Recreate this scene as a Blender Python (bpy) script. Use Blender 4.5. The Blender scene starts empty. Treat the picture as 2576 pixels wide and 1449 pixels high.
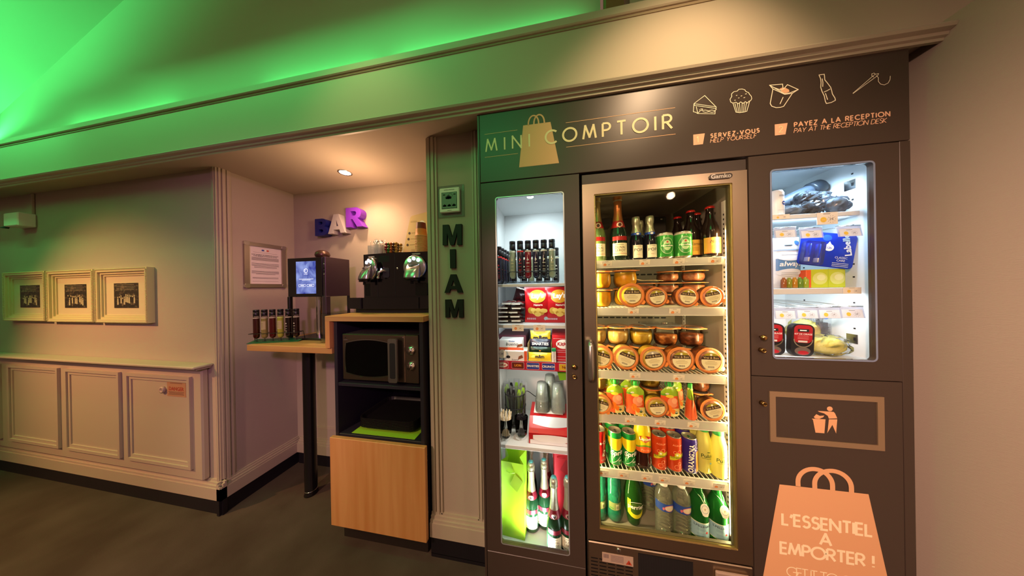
import bpy, math, random
from mathutils import Vector, Matrix
random.seed(7)
PI = math.pi
S = bpy.context.scene
COL = S.collection

# ------------------------------------------------------------------ camera, light, exposure
cam = bpy.data.cameras.new('camera')
cam.sensor_width = 36.0
cam.lens = 36.0 * 580.0 / 2576.0
cam.clip_start = 0.02
cam_o = bpy.data.objects.new('camera', cam)
COL.objects.link(cam_o)
row0 = Vector((0.9844772, 0.17462337, -0.01764434))
row1 = Vector((-0.0170835, -0.00471442, -0.99984295))
row2 = Vector((-0.17467913, 0.98462402, -0.00165806))
rot = Matrix((row0, -row1, -row2)).transposed()
cam_o.matrix_world = Matrix.Translation((0, -1.0122, 1.435)) @ rot.to_4x4()
S.camera = cam_o
S.view_settings.view_transform = 'Standard'
S.view_settings.look = 'None'
S.view_settings.gamma = 1.0
S.view_settings.use_curve_mapping = False
S.view_settings.exposure = 0.0
S.cycles.transparent_max_bounces = 24

W = bpy.data.worlds.new('dim_room')
S.world = W
W.use_nodes = True
W.node_tree.nodes['Background'].inputs[0].default_value = (0.42, 0.235, 0.155, 1)
W.node_tree.nodes['Background'].inputs[1].default_value = 0.42

def lamp(name, kind, loc, target, energy, color, size=0.1, size_y=None, angle=60, blend=0.6, spread=None):
    d = bpy.data.lights.new(name, kind)
    d.energy = energy
    d.color = color
    if kind == 'AREA':
        d.size = size
        if size_y:
            d.shape = 'RECTANGLE'
            d.size_y = size_y
        if spread:
            d.spread = math.radians(spread)
    elif kind == 'SPOT':
        d.spot_size = math.radians(angle)
        d.spot_blend = blend
        d.shadow_soft_size = size
    else:
        d.shadow_soft_size = size
    o = bpy.data.objects.new(name, d)
    COL.objects.link(o)
    o.location = loc
    v = Vector(target) - Vector(loc)
    o.rotation_euler = v.to_track_quat('-Z', 'Y').to_euler()
    return o

GREEN = (0.06, 1.0, 0.24)
WARM = (1.0, 0.66, 0.38)
# green LED strips lying on the beam, then added green fills out of view
for x0, x1, e in ((-3.6, -2.5, 1.5), (-1.75, -0.95, 0.9), (-0.85, 0.15, 1.3)):
    lamp('cove_strip_light', 'AREA', ((x0 + x1) / 2, 0.092, 2.665), ((x0 + x1) / 2, 0.125, 2.74), e, GREEN, x1 - x0, 0.012)
lamp('green_fill_light', 'AREA', (-3.95, -0.30, 2.72), (-3.75, 0.02, 3.26), 5, GREEN, 1.5, 0.05, spread=90)  # added area light that brightens the sloping ceiling
lamp('green_fill_light', 'AREA', (-4.2, -2.0, 2.75), (-4.2, -1.1, 4.0), 62, GREEN, 2.6, 0.3, spread=100)  # added area light that evens out the green of the attic
lamp('green_fill_light', 'AREA', (-1.75, -0.30, 2.97), (-1.75, 0.10, 2.45), 5.2, GREEN, 2.5, 0.06, spread=120)  # added area light that greens the beam face
lamp('green_fill_light', 'AREA', (-4.0, -0.30, 2.83), (-4.0, 0.1, 2.45), 4.2, GREEN, 1.7, 0.06, spread=120)  # added area light for the far end of the beam
lamp('green_fill_light', 'AREA', (-0.8, -2.6, 3.6), (-0.3, 0.0, 2.1), 1.6, GREEN, 1.5, 0.9, spread=45)  # added so that the sign panel reflects green
# warm spots: lamps of the hall, and added fills marked below
lamp('warm_spot', 'SPOT', (0.58, -0.60, 2.66), (0.50, 0.0, 2.05), 40, WARM, 0.05, angle=86, blend=1.0)
lamp('warm_spot', 'SPOT', (1.05, -1.25, 2.23), (0.95, 0.0, 0.7), 30, (1.0, 0.64, 0.42), 0.03, angle=100, blend=1.0)
lamp('warm_spot', 'SPOT', (-4.0, -1.7, 2.6), (-3.0, 0.14, 0.40), 320, (1.0, 0.44, 0.20), 0.05, angle=66, blend=1.0)
lamp('warm_spot', 'SPOT', (0.3, -2.4, 2.6), (0.7, 0.0, 0.9), 20, (1.0, 0.6, 0.4), 0.1, angle=80, blend=1.0)  # added warm fill for the cabinet fronts
lamp('warm_spot', 'SPOT', (-0.9, -2.3, 2.2), (1.29, -0.3, 0.4), 450, (1.0, 0.57, 0.43), 0.1, angle=74, blend=1.0)  # added warm fill that brightens the right wall
lamp('warm_spot', 'SPOT', (-1.7, -2.2, 2.4), (-1.3, 0.1, 0.0), 190, (1.0, 0.60, 0.42), 0.06, angle=54, blend=1.0)  # added warm fill for the oak door and the floor
lamp('warm_spot', 'SPOT', (-0.9, -0.5, 2.75), (-0.9, 0.0, 2.24), 5, WARM, 0.05, angle=84, blend=1.0)  # added warm fill on the middle of the beam
# pink LED wash that reaches into the alcove
lamp('pink_wash', 'SPOT', (0.30, -2.30, 2.2), (-2.1, 0.35, 1.1), 120, (0.9, 0.36, 0.72), 0.08, angle=44, blend=0.9)

# ------------------------------------------------------------------ materials
def lin(h):
    h = h.lstrip('#')
    out = []
    for i in (0, 2, 4):
        c = int(h[i:i + 2], 16) / 255
        out.append(c / 12.92 if c <= 0.04045 else ((c + 0.055) / 1.055) ** 2.4)
    return (*out, 1.0)

MATS = {}
def mat(name, hexc, rough=0.5, metal=0.0, emit=0.0, bump=None, var=None, spec=0.5, coat=0.0, emit_hex=None):
    if name in MATS:
        return MATS[name]
    m = bpy.data.materials.new(name)
    m.use_nodes = True
    nt = m.node_tree
    b = nt.nodes['Principled BSDF']
    b.inputs['Base Color'].default_value = lin(hexc)
    b.inputs['Roughness'].default_value = rough
    b.inputs['Metallic'].default_value = metal
    b.inputs['Specular IOR Level'].default_value = spec
    b.inputs['Coat Weight'].default_value = coat
    if emit:
        b.inputs['Emission Color'].default_value = lin(emit_hex or hexc)
        b.inputs['Emission Strength'].default_value = emit
    if bump or var:
        tc = nt.nodes.new('ShaderNodeTexCoord')
    if bump:      # (scale xyz, strength, distance)
        mp = nt.nodes.new('ShaderNodeMapping')
        mp.inputs['Scale'].default_value = bump[0]
        nz = nt.nodes.new('ShaderNodeTexNoise')
        nz.inputs['Scale'].default_value = 1.0
        nz.inputs['Detail'].default_value = 3
        bp = nt.nodes.new('ShaderNodeBump')
        bp.inputs['Strength'].default_value = bump[1]
        bp.inputs['Distance'].default_value = bump[2]
        nt.links.new(tc.outputs['Object'], mp.inputs[0])
        nt.links.new(mp.outputs[0], nz.inputs[0])
        nt.links.new(nz.outputs[0], bp.inputs['Height'])
        nt.links.new(bp.outputs[0], b.inputs['Normal'])
    if var:       # (scale xyz, other colour, low, high)
        mp = nt.nodes.new('ShaderNodeMapping')
        mp.inputs['Scale'].default_value = var[0]
        nz = nt.nodes.new('ShaderNodeTexNoise')
        nz.inputs['Scale'].default_value = 1.0
        nz.inputs['Detail'].default_value = 5
        cr = nt.nodes.new('ShaderNodeValToRGB')
        cr.color_ramp.elements[0].position = var[2]
        cr.color_ramp.elements[1].position = var[3]
        cr.color_ramp.elements[0].color = lin(hexc)
        cr.color_ramp.elements[1].color = lin(var[1])
        nt.links.new(tc.outputs['Object'], mp.inputs[0])
        nt.links.new(mp.outputs[0], nz.inputs[0])
        nt.links.new(nz.outputs[0], cr.inputs[0])
        nt.links.new(cr.outputs[0], b.inputs['Base Color'])
    MATS[name] = m
    return m

def clear(name, hexc='ffffff', gloss=0.25, body=0.0, body_hex='ffffff', rough=0.02):
    """thin glass or film: lets light through, mirrors at grazing angles, body adds milky colour"""
    if name in MATS:
        return MATS[name]
    m = bpy.data.materials.new(name)
    m.use_nodes = True
    nt = m.node_tree
    nt.nodes.clear()
    out = nt.nodes.new('ShaderNodeOutputMaterial')
    tr = nt.nodes.new('ShaderNodeBsdfTransparent')
    tr.inputs[0].default_value = lin(hexc)
    gl = nt.nodes.new('ShaderNodeBsdfGlossy')
    gl.inputs['Roughness'].default_value = rough
    lw = nt.nodes.new('ShaderNodeLayerWeight')
    lw.inputs['Blend'].default_value = gloss
    last = tr.outputs[0]
    if body:
        df = nt.nodes.new('ShaderNodeBsdfDiffuse')
        df.inputs[0].default_value = lin(body_hex)
        mx = nt.nodes.new('ShaderNodeMixShader')
        mx.inputs[0].default_value = body
        nt.links.new(last, mx.inputs[1])
        nt.links.new(df.outputs[0], mx.inputs[2])
        last = mx.outputs[0]
    mx = nt.nodes.new('ShaderNodeMixShader')
    nt.links.new(lw.outputs['Fresnel'], mx.inputs[0])
    nt.links.new(last, mx.inputs[1])
    nt.links.new(gl.outputs[0], mx.inputs[2])
    nt.links.new(mx.outputs[0], out.inputs[0])
    MATS[name] = m
    return m

wallpaper = mat('woven_wallpaper', '#b5a898', 0.85, bump=((90, 90, 700), 0.35, 0.002), spec=0.2)
plaster = mat('smooth_plaster', '#c4b6a2', 0.8, bump=((60, 60, 60), 0.08, 0.001), spec=0.2)
trimpaint = mat('cream_trim_paint', '#b9ac98', 0.45)
skirting_black = mat('black_skirting', '#15121a', 0.5)
floormat = mat('dark_floor_covering', '#40332b', 0.75, bump=((160, 160, 160), 0.25, 0.002), var=((3.0, 3.0, 3.0), '#534840', 0.35, 0.7), spec=0.3)
cabdark = mat('brown_grey_laminate', '#41362f', 0.38, bump=((500, 500, 500), 0.05, 0.0004), spec=0.45)
cabblack = mat('black_gap', '#060506', 0.6)
steel = mat('brushed_steel', '#b8a894', 0.33, 1.0, bump=((8, 8, 900), 0.06, 0.0004))
chrome = mat('bright_metal', '#d6d2cc', 0.18, 1.0)
brass = mat('brass_lock', '#b8935a', 0.25, 1.0)
oak = mat('oak_laminate', '#c98a4e', 0.5, var=((22, 22, 1.3), '#d69e64', 0.35, 0.65))
oak_flat = mat('oak_worktop', '#ac7a40', 0.45, var=((1.3, 25, 25), '#c4955c', 0.35, 0.65))
blackp = mat('black_plastic', '#0d0b0d', 0.3)
blackm = mat('matte_black', '#121013', 0.6)
anthr = mat('anthracite_board', '#23202a', 0.45)
white_in = mat('white_melamine', '#d9dbdb', 0.5)
white = mat('white_card', '#efece4', 0.6)
ink = mat('black_ink', '#141214', 0.6)
tan_print = mat('tan_print', '#e4ae80', 0.55)
peach_print = mat('peach_print', '#e8b694', 0.5)
cream_print = mat('cream_print', '#f0dfae', 0.5)
red = mat('red_plastic', '#b3161c', 0.35)
orange_rubber = mat('orange_rubber', '#f29244', 0.4)
glass = clear('clear_glass', 'fbfdfb', 0.14)
film = clear('clear_film', 'f4f6f8', 0.3, 0.06, 'ffffff', 0.08)
milky = clear('frosted_plastic', 'eef0ee', 0.2, 0.16, 'ffffff', 0.15)

# ------------------------------------------------------------------ mesh helpers
class MB:
    def __init__(s):
        s.v, s.f, s.fm, s.fs, s.mats = [], [], [], [], []
    def mi(s, m):
        if m not in s.mats:
            s.mats.append(m)
        return s.mats.index(m)
    def add(s, verts, faces, m, smooth=False):
        b = len(s.v)
        k = s.mi(m)
        s.v += [tuple(p) for p in verts]
        for f in faces:
            s.f.append([b + i for i in f])
            s.fm.append(k)
            s.fs.append(smooth)
        return s
    def box(s, x0, x1, y0, y1, z0, z1, m, bev=0.0):
        if bev <= 0:
            v = [(x, y, z) for z in (z0, z1) for y in (y0, y1) for x in (x0, x1)]
            return s.add(v, [(0, 2, 3, 1), (4, 5, 7, 6), (0, 1, 5, 4), (2, 6, 7, 3), (0, 4, 6, 2), (1, 3, 7, 5)], m)
        b = min(bev, (x1 - x0) / 2.01, (y1 - y0) / 2.01, (z1 - z0) / 2.01)
        v = []
        idx = {}
        for ix, X, dx in ((0, x0, b), (1, x1, -b)):
            for iy, Y, dy in ((0, y0, b), (1, y1, -b)):
                for iz, Z, dz in ((0, z0, b), (1, z1, -b)):
                    for a, p in (('x', (X, Y + dy, Z + dz)), ('y', (X + dx, Y, Z + dz)), ('z', (X + dx, Y + dy, Z))):
                        idx[ix, iy, iz, a] = len(v)
                        v.append(p)
        g = lambda a, *l: [idx[(*q, a)] for q in l]
        F = []
        for i in (0, 1):
            F.append(g('x', (i, 0, 0), (i, 1, 0), (i, 1, 1), (i, 0, 1)))
            F.append(g('y', (0, i, 0), (1, i, 0), (1, i, 1), (0, i, 1)))
            F.append(g('z', (0, 0, i), (1, 0, i), (1, 1, i), (0, 1, i)))
            for j in (0, 1):
                F.append([idx[i, j, 0, 'x'], idx[i, j, 0, 'y'], idx[i, j, 1, 'y'], idx[i, j, 1, 'x']])
                F.append([idx[i, 0, j, 'x'], idx[i, 0, j, 'z'], idx[i, 1, j, 'z'], idx[i, 1, j, 'x']])
                F.append([idx[0, i, j, 'y'], idx[0, i, j, 'z'], idx[1, i, j, 'z'], idx[1, i, j, 'y']])
                for k in (0, 1):
                    F.append([idx[i, j, k, 'x'], idx[i, j, k, 'y'], idx[i, j, k, 'z']])
        return s.add(v, F, m)
    def lathe(s, prof, m, c=(0, 0, 0), n=24, smooth=True, ms=None, sx=1.0, sy=1.0):
        """prof: (radius, z) from bottom to top; ms: materials per segment"""
        v, rings = [], []
        for r, z in prof:
            if r < 1e-6:
                rings.append([len(v)])
                v.append((c[0], c[1], c[2] + z))
            else:
                rings.append(list(range(len(v), len(v) + n)))
                for i in range(n):
                    a = 2 * PI * i / n
                    v.append((c[0] + sx * r * math.cos(a), c[1] + sy * r * math.sin(a), c[2] + z))
        groups = {}
        for k in range(len(prof) - 1):
            A, B = rings[k], rings[k + 1]
            mm = ms[k] if ms else m
            L = groups.setdefault(id(mm), (mm, []))[1]
            if len(A) == 1 and len(B) == 1:
                continue
            for i in range(n):
                j = (i + 1) % n
                if len(A) == 1:
                    L.append((A[0], B[j], B[i]))
                elif len(B) == 1:
                    L.append((A[i], A[j], B[0]))
                else:
                    L.append((A[i], A[j], B[j], B[i]))
        base = len(s.v)
        s.v += v
        for mm, L in groups.values():
            k = s.mi(mm)
            for f in L:
                s.f.append([base + i for i in f])
                s.fm.append(k)
                s.fs.append(smooth)
        return s
    def tube(s, pts, r, m, n=8, closed=False):
        P = [Vector(p) for p in pts]
        N = len(P)
        v, F = [], []
        up = None
        for i in range(N):
            if closed:
                t = (P[(i + 1) % N] - P[i - 1])
            else:
                t = P[min(i + 1, N - 1)] - P[max(i - 1, 0)]
            t.normalize()
            if up is None:
                up = Vector((0, 0, 1)) if abs(t.z) < 0.9 else Vector((1, 0, 0))
            a = t.cross(up)
            if a.length < 1e-5:
                a = t.orthogonal()
            a.normalize()
            b = a.cross(t)
            up = b
            rr = r[i] if isinstance(r, (list, tuple)) else r
            for k in range(n):
                w = 2 * PI * k / n
                v.append(P[i] + rr * (math.cos(w) * a + math.sin(w) * b))
        for i in range(N if closed else N - 1):
            j = (i + 1) % N
            for k in range(n):
                l = (k + 1) % n
                F.append((i * n + k, i * n + l, j * n + l, j * n + k))
        if not closed:
            F.append(tuple(range(n - 1, -1, -1)))
            F.append(tuple((N - 1) * n + k for k in range(n)))
        return s.add(v, F, m, True)
    def prism(s, poly, w0, w1, m, fr):
        """poly in (u, v); w0 front, w1 back; fr maps (u, v, w) to a point"""
        n = len(poly)
        v = [fr(u, q, w0) for u, q in poly] + [fr(u, q, w1) for u, q in poly]
        F = [tuple(range(n)), tuple(range(2 * n - 1, n - 1, -1))]
        F += [(i, n + i, n + (i + 1) % n, (i + 1) % n) for i in range(n)]
        return s.add(v, F, m)
    def flat(s, poly, m, fr, w=0.0):
        return s.add([fr(u, q, w) for u, q in poly], [tuple(range(len(poly)))], m)
    def strokes(s, lines, hw, m, fr, w=0.0):
        k = 0
        for L in lines:
            closed = len(L) > 2 and abs(L[0][0] - L[-1][0]) + abs(L[0][1] - L[-1][1]) < 1e-6
            P = [Vector(p) for p in (L[:-1] if closed else L)]
            N = len(P)
            for i in range(N if closed else N - 1):
                a, b = P[i], P[(i + 1) % N]
                d = (b - a)
                if d.length < 1e-7:
                    continue
                d.normalize()
                nr = Vector((-d.y, d.x)) * hw
                ends = []
                for q, o, e in ((a, P[i - 1] if (closed or i > 0) else None, -1), (b, P[(i + 2) % N] if (closed or i < N - 2) else None, 1)):
                    if o is None:
                        ends.append((q + nr, q - nr))
                        continue
                    d2 = ((q - o) if e < 0 else (o - q))
                    if d2.length < 1e-7:
                        ends.append((q + nr, q - nr))
                        continue
                    d2.normalize()
                    c = d.dot(d2)
                    n2 = Vector((-d2.y, d2.x)) * hw
                    if c > 0.3:
                        mi = (nr + n2) / (1 + c)
                        ends.append((q + mi, q - mi))
                    else:
                        ends.append((q + nr + d * e * hw * 0.8, q - nr + d * e * hw * 0.8))
                (p0, p1), (p2, p3) = ends
                q = w + 2e-5 * k          # layered, so that crossing strokes never share a plane
                k += 1
                s.add([fr(p0.x, p0.y, q), fr(p1.x, p1.y, q), fr(p3.x, p3.y, q), fr(p2.x, p2.y, q)], [(0, 1, 2, 3)], m)
        return s
    def text(s, body, size, m, fr, w=0.0004, bold=0.0, sx=1.0, shear=0.0, rotq=0.0):
        v2, F = text_geo(body, bold, shear)
        ca, sa = math.cos(rotq), math.sin(rotq)
        pts = []
        for x, y in v2:
            x, y = x * size * sx, y * size
            pts.append(fr(x * ca - y * sa, x * sa + y * ca, w))
        return s.add(pts, F, m)
    def weld(s):
        """share the corners of neighbouring faces so that they shade smoothly"""
        seen, new, mp = {}, [], []
        for q in s.v:
            k = (round(q[0], 6), round(q[1], 6), round(q[2], 6))
            if k not in seen:
                seen[k] = len(new)
                new.append(q)
            mp.append(seen[k])
        s.v = new
        s.f = [[mp[i] for i in f] for f in s.f]
        return s
    def build(s, name, parent=None, loc=None, smooth=False):
        me = bpy.data.meshes.new(name)
        me.from_pydata(s.v, [], s.f)
        for m in s.mats:
            me.materials.append(m)
        me.polygons.foreach_set('material_index', s.fm)
        me.polygons.foreach_set('use_smooth', [True] * len(s.f) if smooth else s.fs)
        me.update()
        o = bpy.data.objects.new(name, me)
        COL.objects.link(o)
        if parent:
            o.parent = parent
        if loc is not None:
            o.location = loc
        return o

TXT = {}
def text_geo(body, bold=0.0, shear=0.0):
    key = (body, bold, shear)
    if key not in TXT:
        cu = bpy.data.curves.new('txt', 'FONT')
        cu.body = body
        cu.size = 1.0
        cu.align_x = 'CENTER'
        cu.align_y = 'CENTER'
        cu.offset = bold
        cu.shear = shear
        cu.resolution_u = 2
        ob = bpy.data.objects.new('txt', cu)
        me = ob.to_mesh()
        v = [(p.co.x, p.co.y) for p in me.vertices]
        f = [tuple(p.vertices) for p in me.polygons]
        ob.to_mesh_clear()
        bpy.data.objects.remove(ob)
        bpy.data.curves.remove(cu)
        TXT[key] = (v, f)
    return TXT[key]

def face(x0=0.0, z0=0.0, y=0.0):             # plane that looks towards -y
    return lambda u, v, w: (x0 + u, y - w, z0 + v)
def facex(y0, z0, x, sgn=1):                 # plane that looks towards +x (sgn 1)
    return lambda u, v, w: (x + sgn * w, y0 + sgn * u, z0 + v)
def wrap(r, z0=0.0, a0=0.0, cx=0.0, cy=0.0): # round a vertical cylinder
    return lambda u, v, w: (cx + (r + w) * math.sin(u / r + a0), cy - (r + w) * math.cos(u / r + a0), z0 + v)
def top(x0, y0, z):                          # horizontal plane looking up
    return lambda u, v, w: (x0 + u, y0 + v, z + w)
def rect(x0, x1, y0, y1):
    return [(x0, y0), (x1, y0), (x1, y1), (x0, y1)]
def disc(x, y, r, n=20, ry=None):
    return [(x + r * math.cos(2 * PI * i / n), y + (ry or r) * math.sin(2 * PI * i / n)) for i in range(n)]
def rrect(x0, x1, y0, y1, r, n=4):
    out = []
    for cx, cy, a in ((x1 - r, y0 + r, -90), (x1 - r, y1 - r, 0), (x0 + r, y1 - r, 90), (x0 + r, y0 + r, 180)):
        for i in range(n + 1):
            t = math.radians(a + 90 * i / n)
            out.append((cx + r * math.cos(t), cy + r * math.sin(t)))
    return out
def arc(cx, cy, rx, ry, a0, a1, n=14):
    return [(cx + rx * math.cos(math.radians(a0 + (a1 - a0) * i / n)), cy + ry * math.sin(math.radians(a0 + (a1 - a0) * i / n))) for i in range(n + 1)]
def patch(mb, u0, u1, v0, v1, m, fr, w=0.0005, n=8):   # a label piece that follows a curved frame
    for i in range(n):
        a, b = u0 + (u1 - u0) * i / n, u0 + (u1 - u0) * (i + 1) / n
        mb.add([fr(a, v0, w), fr(b, v0, w), fr(b, v1, w), fr(a, v1, w)], [(0, 1, 2, 3)], m, True)
def blob(mb, cu, cv, ru, rv, m, fr, w=0.0006, n=18, rings=4):
    v = [fr(cu, cv, w)]
    for k in range(1, rings + 1):
        v += [fr(cu + ru * k / rings * math.cos(2 * PI * i / n), cv + rv * k / rings * math.sin(2 * PI * i / n), w) for i in range(n)]
    F = [(0, i + 1, (i + 1) % n + 1) for i in range(n)]
    for k in range(rings - 1):
        F += [(1 + k * n + i, 1 + (k + 1) * n + i, 1 + (k + 1) * n + (i + 1) % n, 1 + k * n + (i + 1) % n) for i in range(n)]
    mb.add(v, F, m, True)

def tag(o, label, cat, group=None, kind=None):
    o['label'] = label
    o['category'] = cat
    if group:
        o['group'] = group
    if kind:
        o['kind'] = kind
    return o
def thing(name, label, cat, loc=(0, 0, 0), rz=0.0, group=None, rot=None):
    o = bpy.data.objects.new(name, None)
    COL.objects.link(o)
    o.empty_display_size = 0.02
    o.location = loc
    o.rotation_euler = rot.to_euler() if rot is not None else (0, 0, rz)
    return tag(o, label, cat, group)
def struct(mb, name):
    o = mb.build(name)
    o['kind'] = 'structure'
    return o
def dup(root, loc, label, rz=None, group=None, rot=None):
    r = root.copy()
    COL.objects.link(r)
    r.location = loc
    if rz is not None:
        r.rotation_euler = (0, 0, rz)
    if rot is not None:
        r.rotation_euler = rot.to_euler()
    r['label'] = label
    if group:
        r['group'] = group
    for ch in list(root.children):
        c = ch.copy()
        COL.objects.link(c)
        c.parent = r
        for g in list(ch.children):
            d = g.copy()
            COL.objects.link(d)
            d.parent = c
    return r

# monoline capitals for the printed sign (unit cap height)
def _P(w=0.56):
    return [[(0, 0), (0, 1)], [(0, 1), (w - 0.27, 1)] + arc(w - 0.27, 0.74, 0.27, 0.26, 90, -90) + [(0, 0.48)]]
GL = {
    'A': (0.8, [[(0, 0), (0.4, 1), (0.8, 0)], [(0.14, 0.33), (0.66, 0.33)]]),
    'C': (0.84, [arc(0.5, 0.5, 0.5, 0.5, 48, 312, 24)]),
    'D': (0.72, [[(0, 0), (0, 1), (0.25, 1)] + arc(0.25, 0.5, 0.47, 0.5, 90, -90) + [(0.0, 0)]]),
    'E': (0.48, [[(0.48, 1), (0, 1), (0, 0), (0.48, 0)], [(0, 0.52), (0.45, 0.52)]]),
    'F': (0.46, [[(0.46, 1), (0, 1), (0, 0)], [(0, 0.52), (0.42, 0.52)]]),
    'G': (0.92, [arc(0.5, 0.5, 0.5, 0.5, 45, 360, 26) + [(0.55, 0.5)]]),
    'H': (0.66, [[(0, 0), (0, 1)], [(0.66, 0), (0.66, 1)], [(0, 0.53), (0.66, 0.53)]]),
    'I': (0.0, [[(0, 0), (0, 1)]]),
    'K': (0.6, [[(0, 0), (0, 1)], [(0.55, 1), (0.02, 0.5), (0.6, 0)]]),
    'L': (0.45, [[(0, 1), (0, 0), (0.45, 0)]]),
    'M': (0.92, [[(0, 0), (0.16, 1), (0.46, 0.12), (0.76, 1), (0.92, 0)]]),
    'N': (0.7, [[(0, 0), (0, 1), (0.7, 0), (0.7, 1)]]),
    'O': (1.0, [arc(0.5, 0.5, 0.5, 0.5, 0, 360, 32)]),
    'P': (0.52, _P(0.52)),
    'R': (0.58, _P(0.54) + [[(0.24, 0.48), (0.58, 0)]]),
    'S': (0.5, [arc(0.26, 0.75, 0.22, 0.25, 25, 235, 12) + arc(0.24, 0.27, 0.25, 0.27, 62, -150, 14)]),
    'T': (0.6, [[(0, 1), (0.6, 1)], [(0.3, 1), (0.3, 0)]]),
    'U': (0.62, [[(0, 1), (0, 0.32)] + arc(0.31, 0.32, 0.31, 0.32, 180, 360) + [(0.62, 1)]]),
    'V': (0.74, [[(0, 1), (0.37, 0), (0.74, 1)]]),
    'Y': (0.66, [[(0, 1), (0.33, 0.45), (0.66, 1)], [(0.33, 0.47), (0.33, 0)]]),
    'Z': (0.58, [[(0.02, 1), (0.58, 1), (0, 0), (0.58, 0)]]),
    '!': (0.0, [[(0, 1), (0, 0.3)], [(0, 0.1), (0, 0)]]),
    "'": (0.08, [[(0.1, 1), (0.0, 0.68)]]),
    '-': (0.28, [[(0, 0.38), (0.28, 0.38)]]),
    '1': (0.18, [[(0, 0.8), (0.18, 1), (0.18, 0)]]),
    '2': (0.5, [arc(0.25, 0.74, 0.24, 0.26, 170, -35, 12) + [(0.0, 0), (0.52, 0)]]),
}
def sign_text(mb, body, x0, x1, z0, h, hw, m, fr, w=0.0006, slant=0.0):
    tot = sum(GL[c][0] * h if c != ' ' else 0.32 * h for c in body)
    gap = (x1 - x0 - tot) / max(1, len(body) - 1)
    x = x0
    for c in body:
        if c == ' ':
            x += 0.32 * h + gap
            continue
        wd, ls = GL[c]
        mb.strokes([[(x + u * h + slant * v * h, z0 + v * h) for u, v in L] for L in ls], hw, m, fr, w)
        x += wd * h + gap

# ------------------------------------------------------------------ the room
struct(MB().box(-8, 4, -5, 1.2, -0.05, 0, floormat), 'floor')
struct(MB().box(-8, -2.15, 0.14, 0.75, 0, 2.256, wallpaper), 'wall_left')
struct(MB().box(-2.15, 1.45, 0.59, 0.75, 0, 2.256, wallpaper), 'wall_back')
struct(MB().box(-0.665, -0.345, 0.145, 0.59, 0, 2.256, wallpaper), 'wall_pier')
mb = MB().box(1.285, 1.42, -3.5, 0.75, 0, 2.29, wallpaper)
struct(mb, 'wall_right')
struct(MB().box(-8, 1.285, 0.055, 0.75, 2.255, 2.31, plaster), 'ceiling')
struct(MB().box(-8, 3.6, 0.0, 0.055, 2.255, 2.535, plaster), 'beam')
# mouldings of the beam: bead along its top, cornice along its bottom
mb = MB()
mb.box(-8, 3.6, -0.012, 0.055, 2.535, 2.572, plaster, 0.004)
mb.box(-8, 3.6, -0.003, 0.0, 2.524, 2.535, mat('painted_shadow_line', '#a08c70', 0.7))  # shadow line under the bead, painted as a darker strip
struct(mb, 'trim_1')
prof = [(0, 2.226), (-0.010, 2.226), (-0.012, 2.234), (-0.020, 2.237), (-0.022, 2.246), (-0.036, 2.250), (-0.040, 2.258), (-0.034, 2.266), (-0.020, 2.272), (-0.016, 2.280), (0, 2.282)]
mb = MB()
n = len(prof)
v = [(x, y, z) for x in (-8, 1.284) for y, z in prof]
mb.add(v, [(i, n + i, n + i + 1, i + 1) for i in range(n - 1)], trimpaint, False)
mb.add(v, [tuple(range(n)), tuple(range(2 * n - 1, n - 1, -1))], trimpaint)
struct(mb, 'trim_2')
# green-lit attic wall over the beam and the sloping ceiling that meets it
struct(MB().add([(-5.62, 0.14, 2.31), (0.243, 0.14, 2.31), (0.243, 0.14, 4.4), (-0.83, 0.14, 4.4), (-5.62, 0.14, 2.515)],
                [(0, 1, 2, 3, 4)], plaster).add([(-5.62, 0.2, 2.31), (0.243, 0.2, 2.31), (0.243, 0.2, 4.4), (-0.83, 0.2, 4.4), (-5.62, 0.2, 2.515)], [(4, 3, 2, 1, 0)], plaster)
       .add([(0.243, 0.14, 2.31), (0.243, 0.2, 2.31), (0.243, 0.2, 4.4), (0.243, 0.14, 4.4)], [(0, 1, 2, 3)], plaster), 'wall_attic')
mb = MB()
a, b = (-6.6, 2.13), (-0.6, 4.49)
mb.add([(a[0], -1.9, a[1]), (a[0], 0.2, a[1]), (b[0], 0.2, b[1]), (b[0], -1.9, b[1]),
        (a[0], -1.9, a[1] + .06), (a[0], 0.2, a[1] + .06), (b[0], 0.2, b[1] + .06), (b[0], -1.9, b[1] + .06)],
       [(0, 1, 2, 3), (7, 6, 5, 4), (0, 4, 5, 1), (3, 2, 6, 7), (0, 3, 7, 4), (1, 5, 6, 2)], plaster)
struct(mb, 'ceiling_slope')
struct(MB().box(0.36, 3.6, 0.10, 0.2, 2.31, 4.4, plaster), 'wall_attic_end')
# wooden roof bracket seen in the gap
wood_dim = mat('attic_timber', '#8a6a3c', 0.7)
mb = MB()
mb.prism([(0.25, 2.31), (0.315, 2.31), (0.315, 2.62), (0.322, 2.66), (0.334, 2.69), (0.33, 2.72), (0.336, 3.4), (0.27, 3.4)], 0.0, 0.06, wood_dim, lambda u, v, w: (u, 0.09 + w, v))
tag(mb.build('roof_bracket'), 'carved brown timber bracket rising behind the beam', 'bracket')

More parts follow.
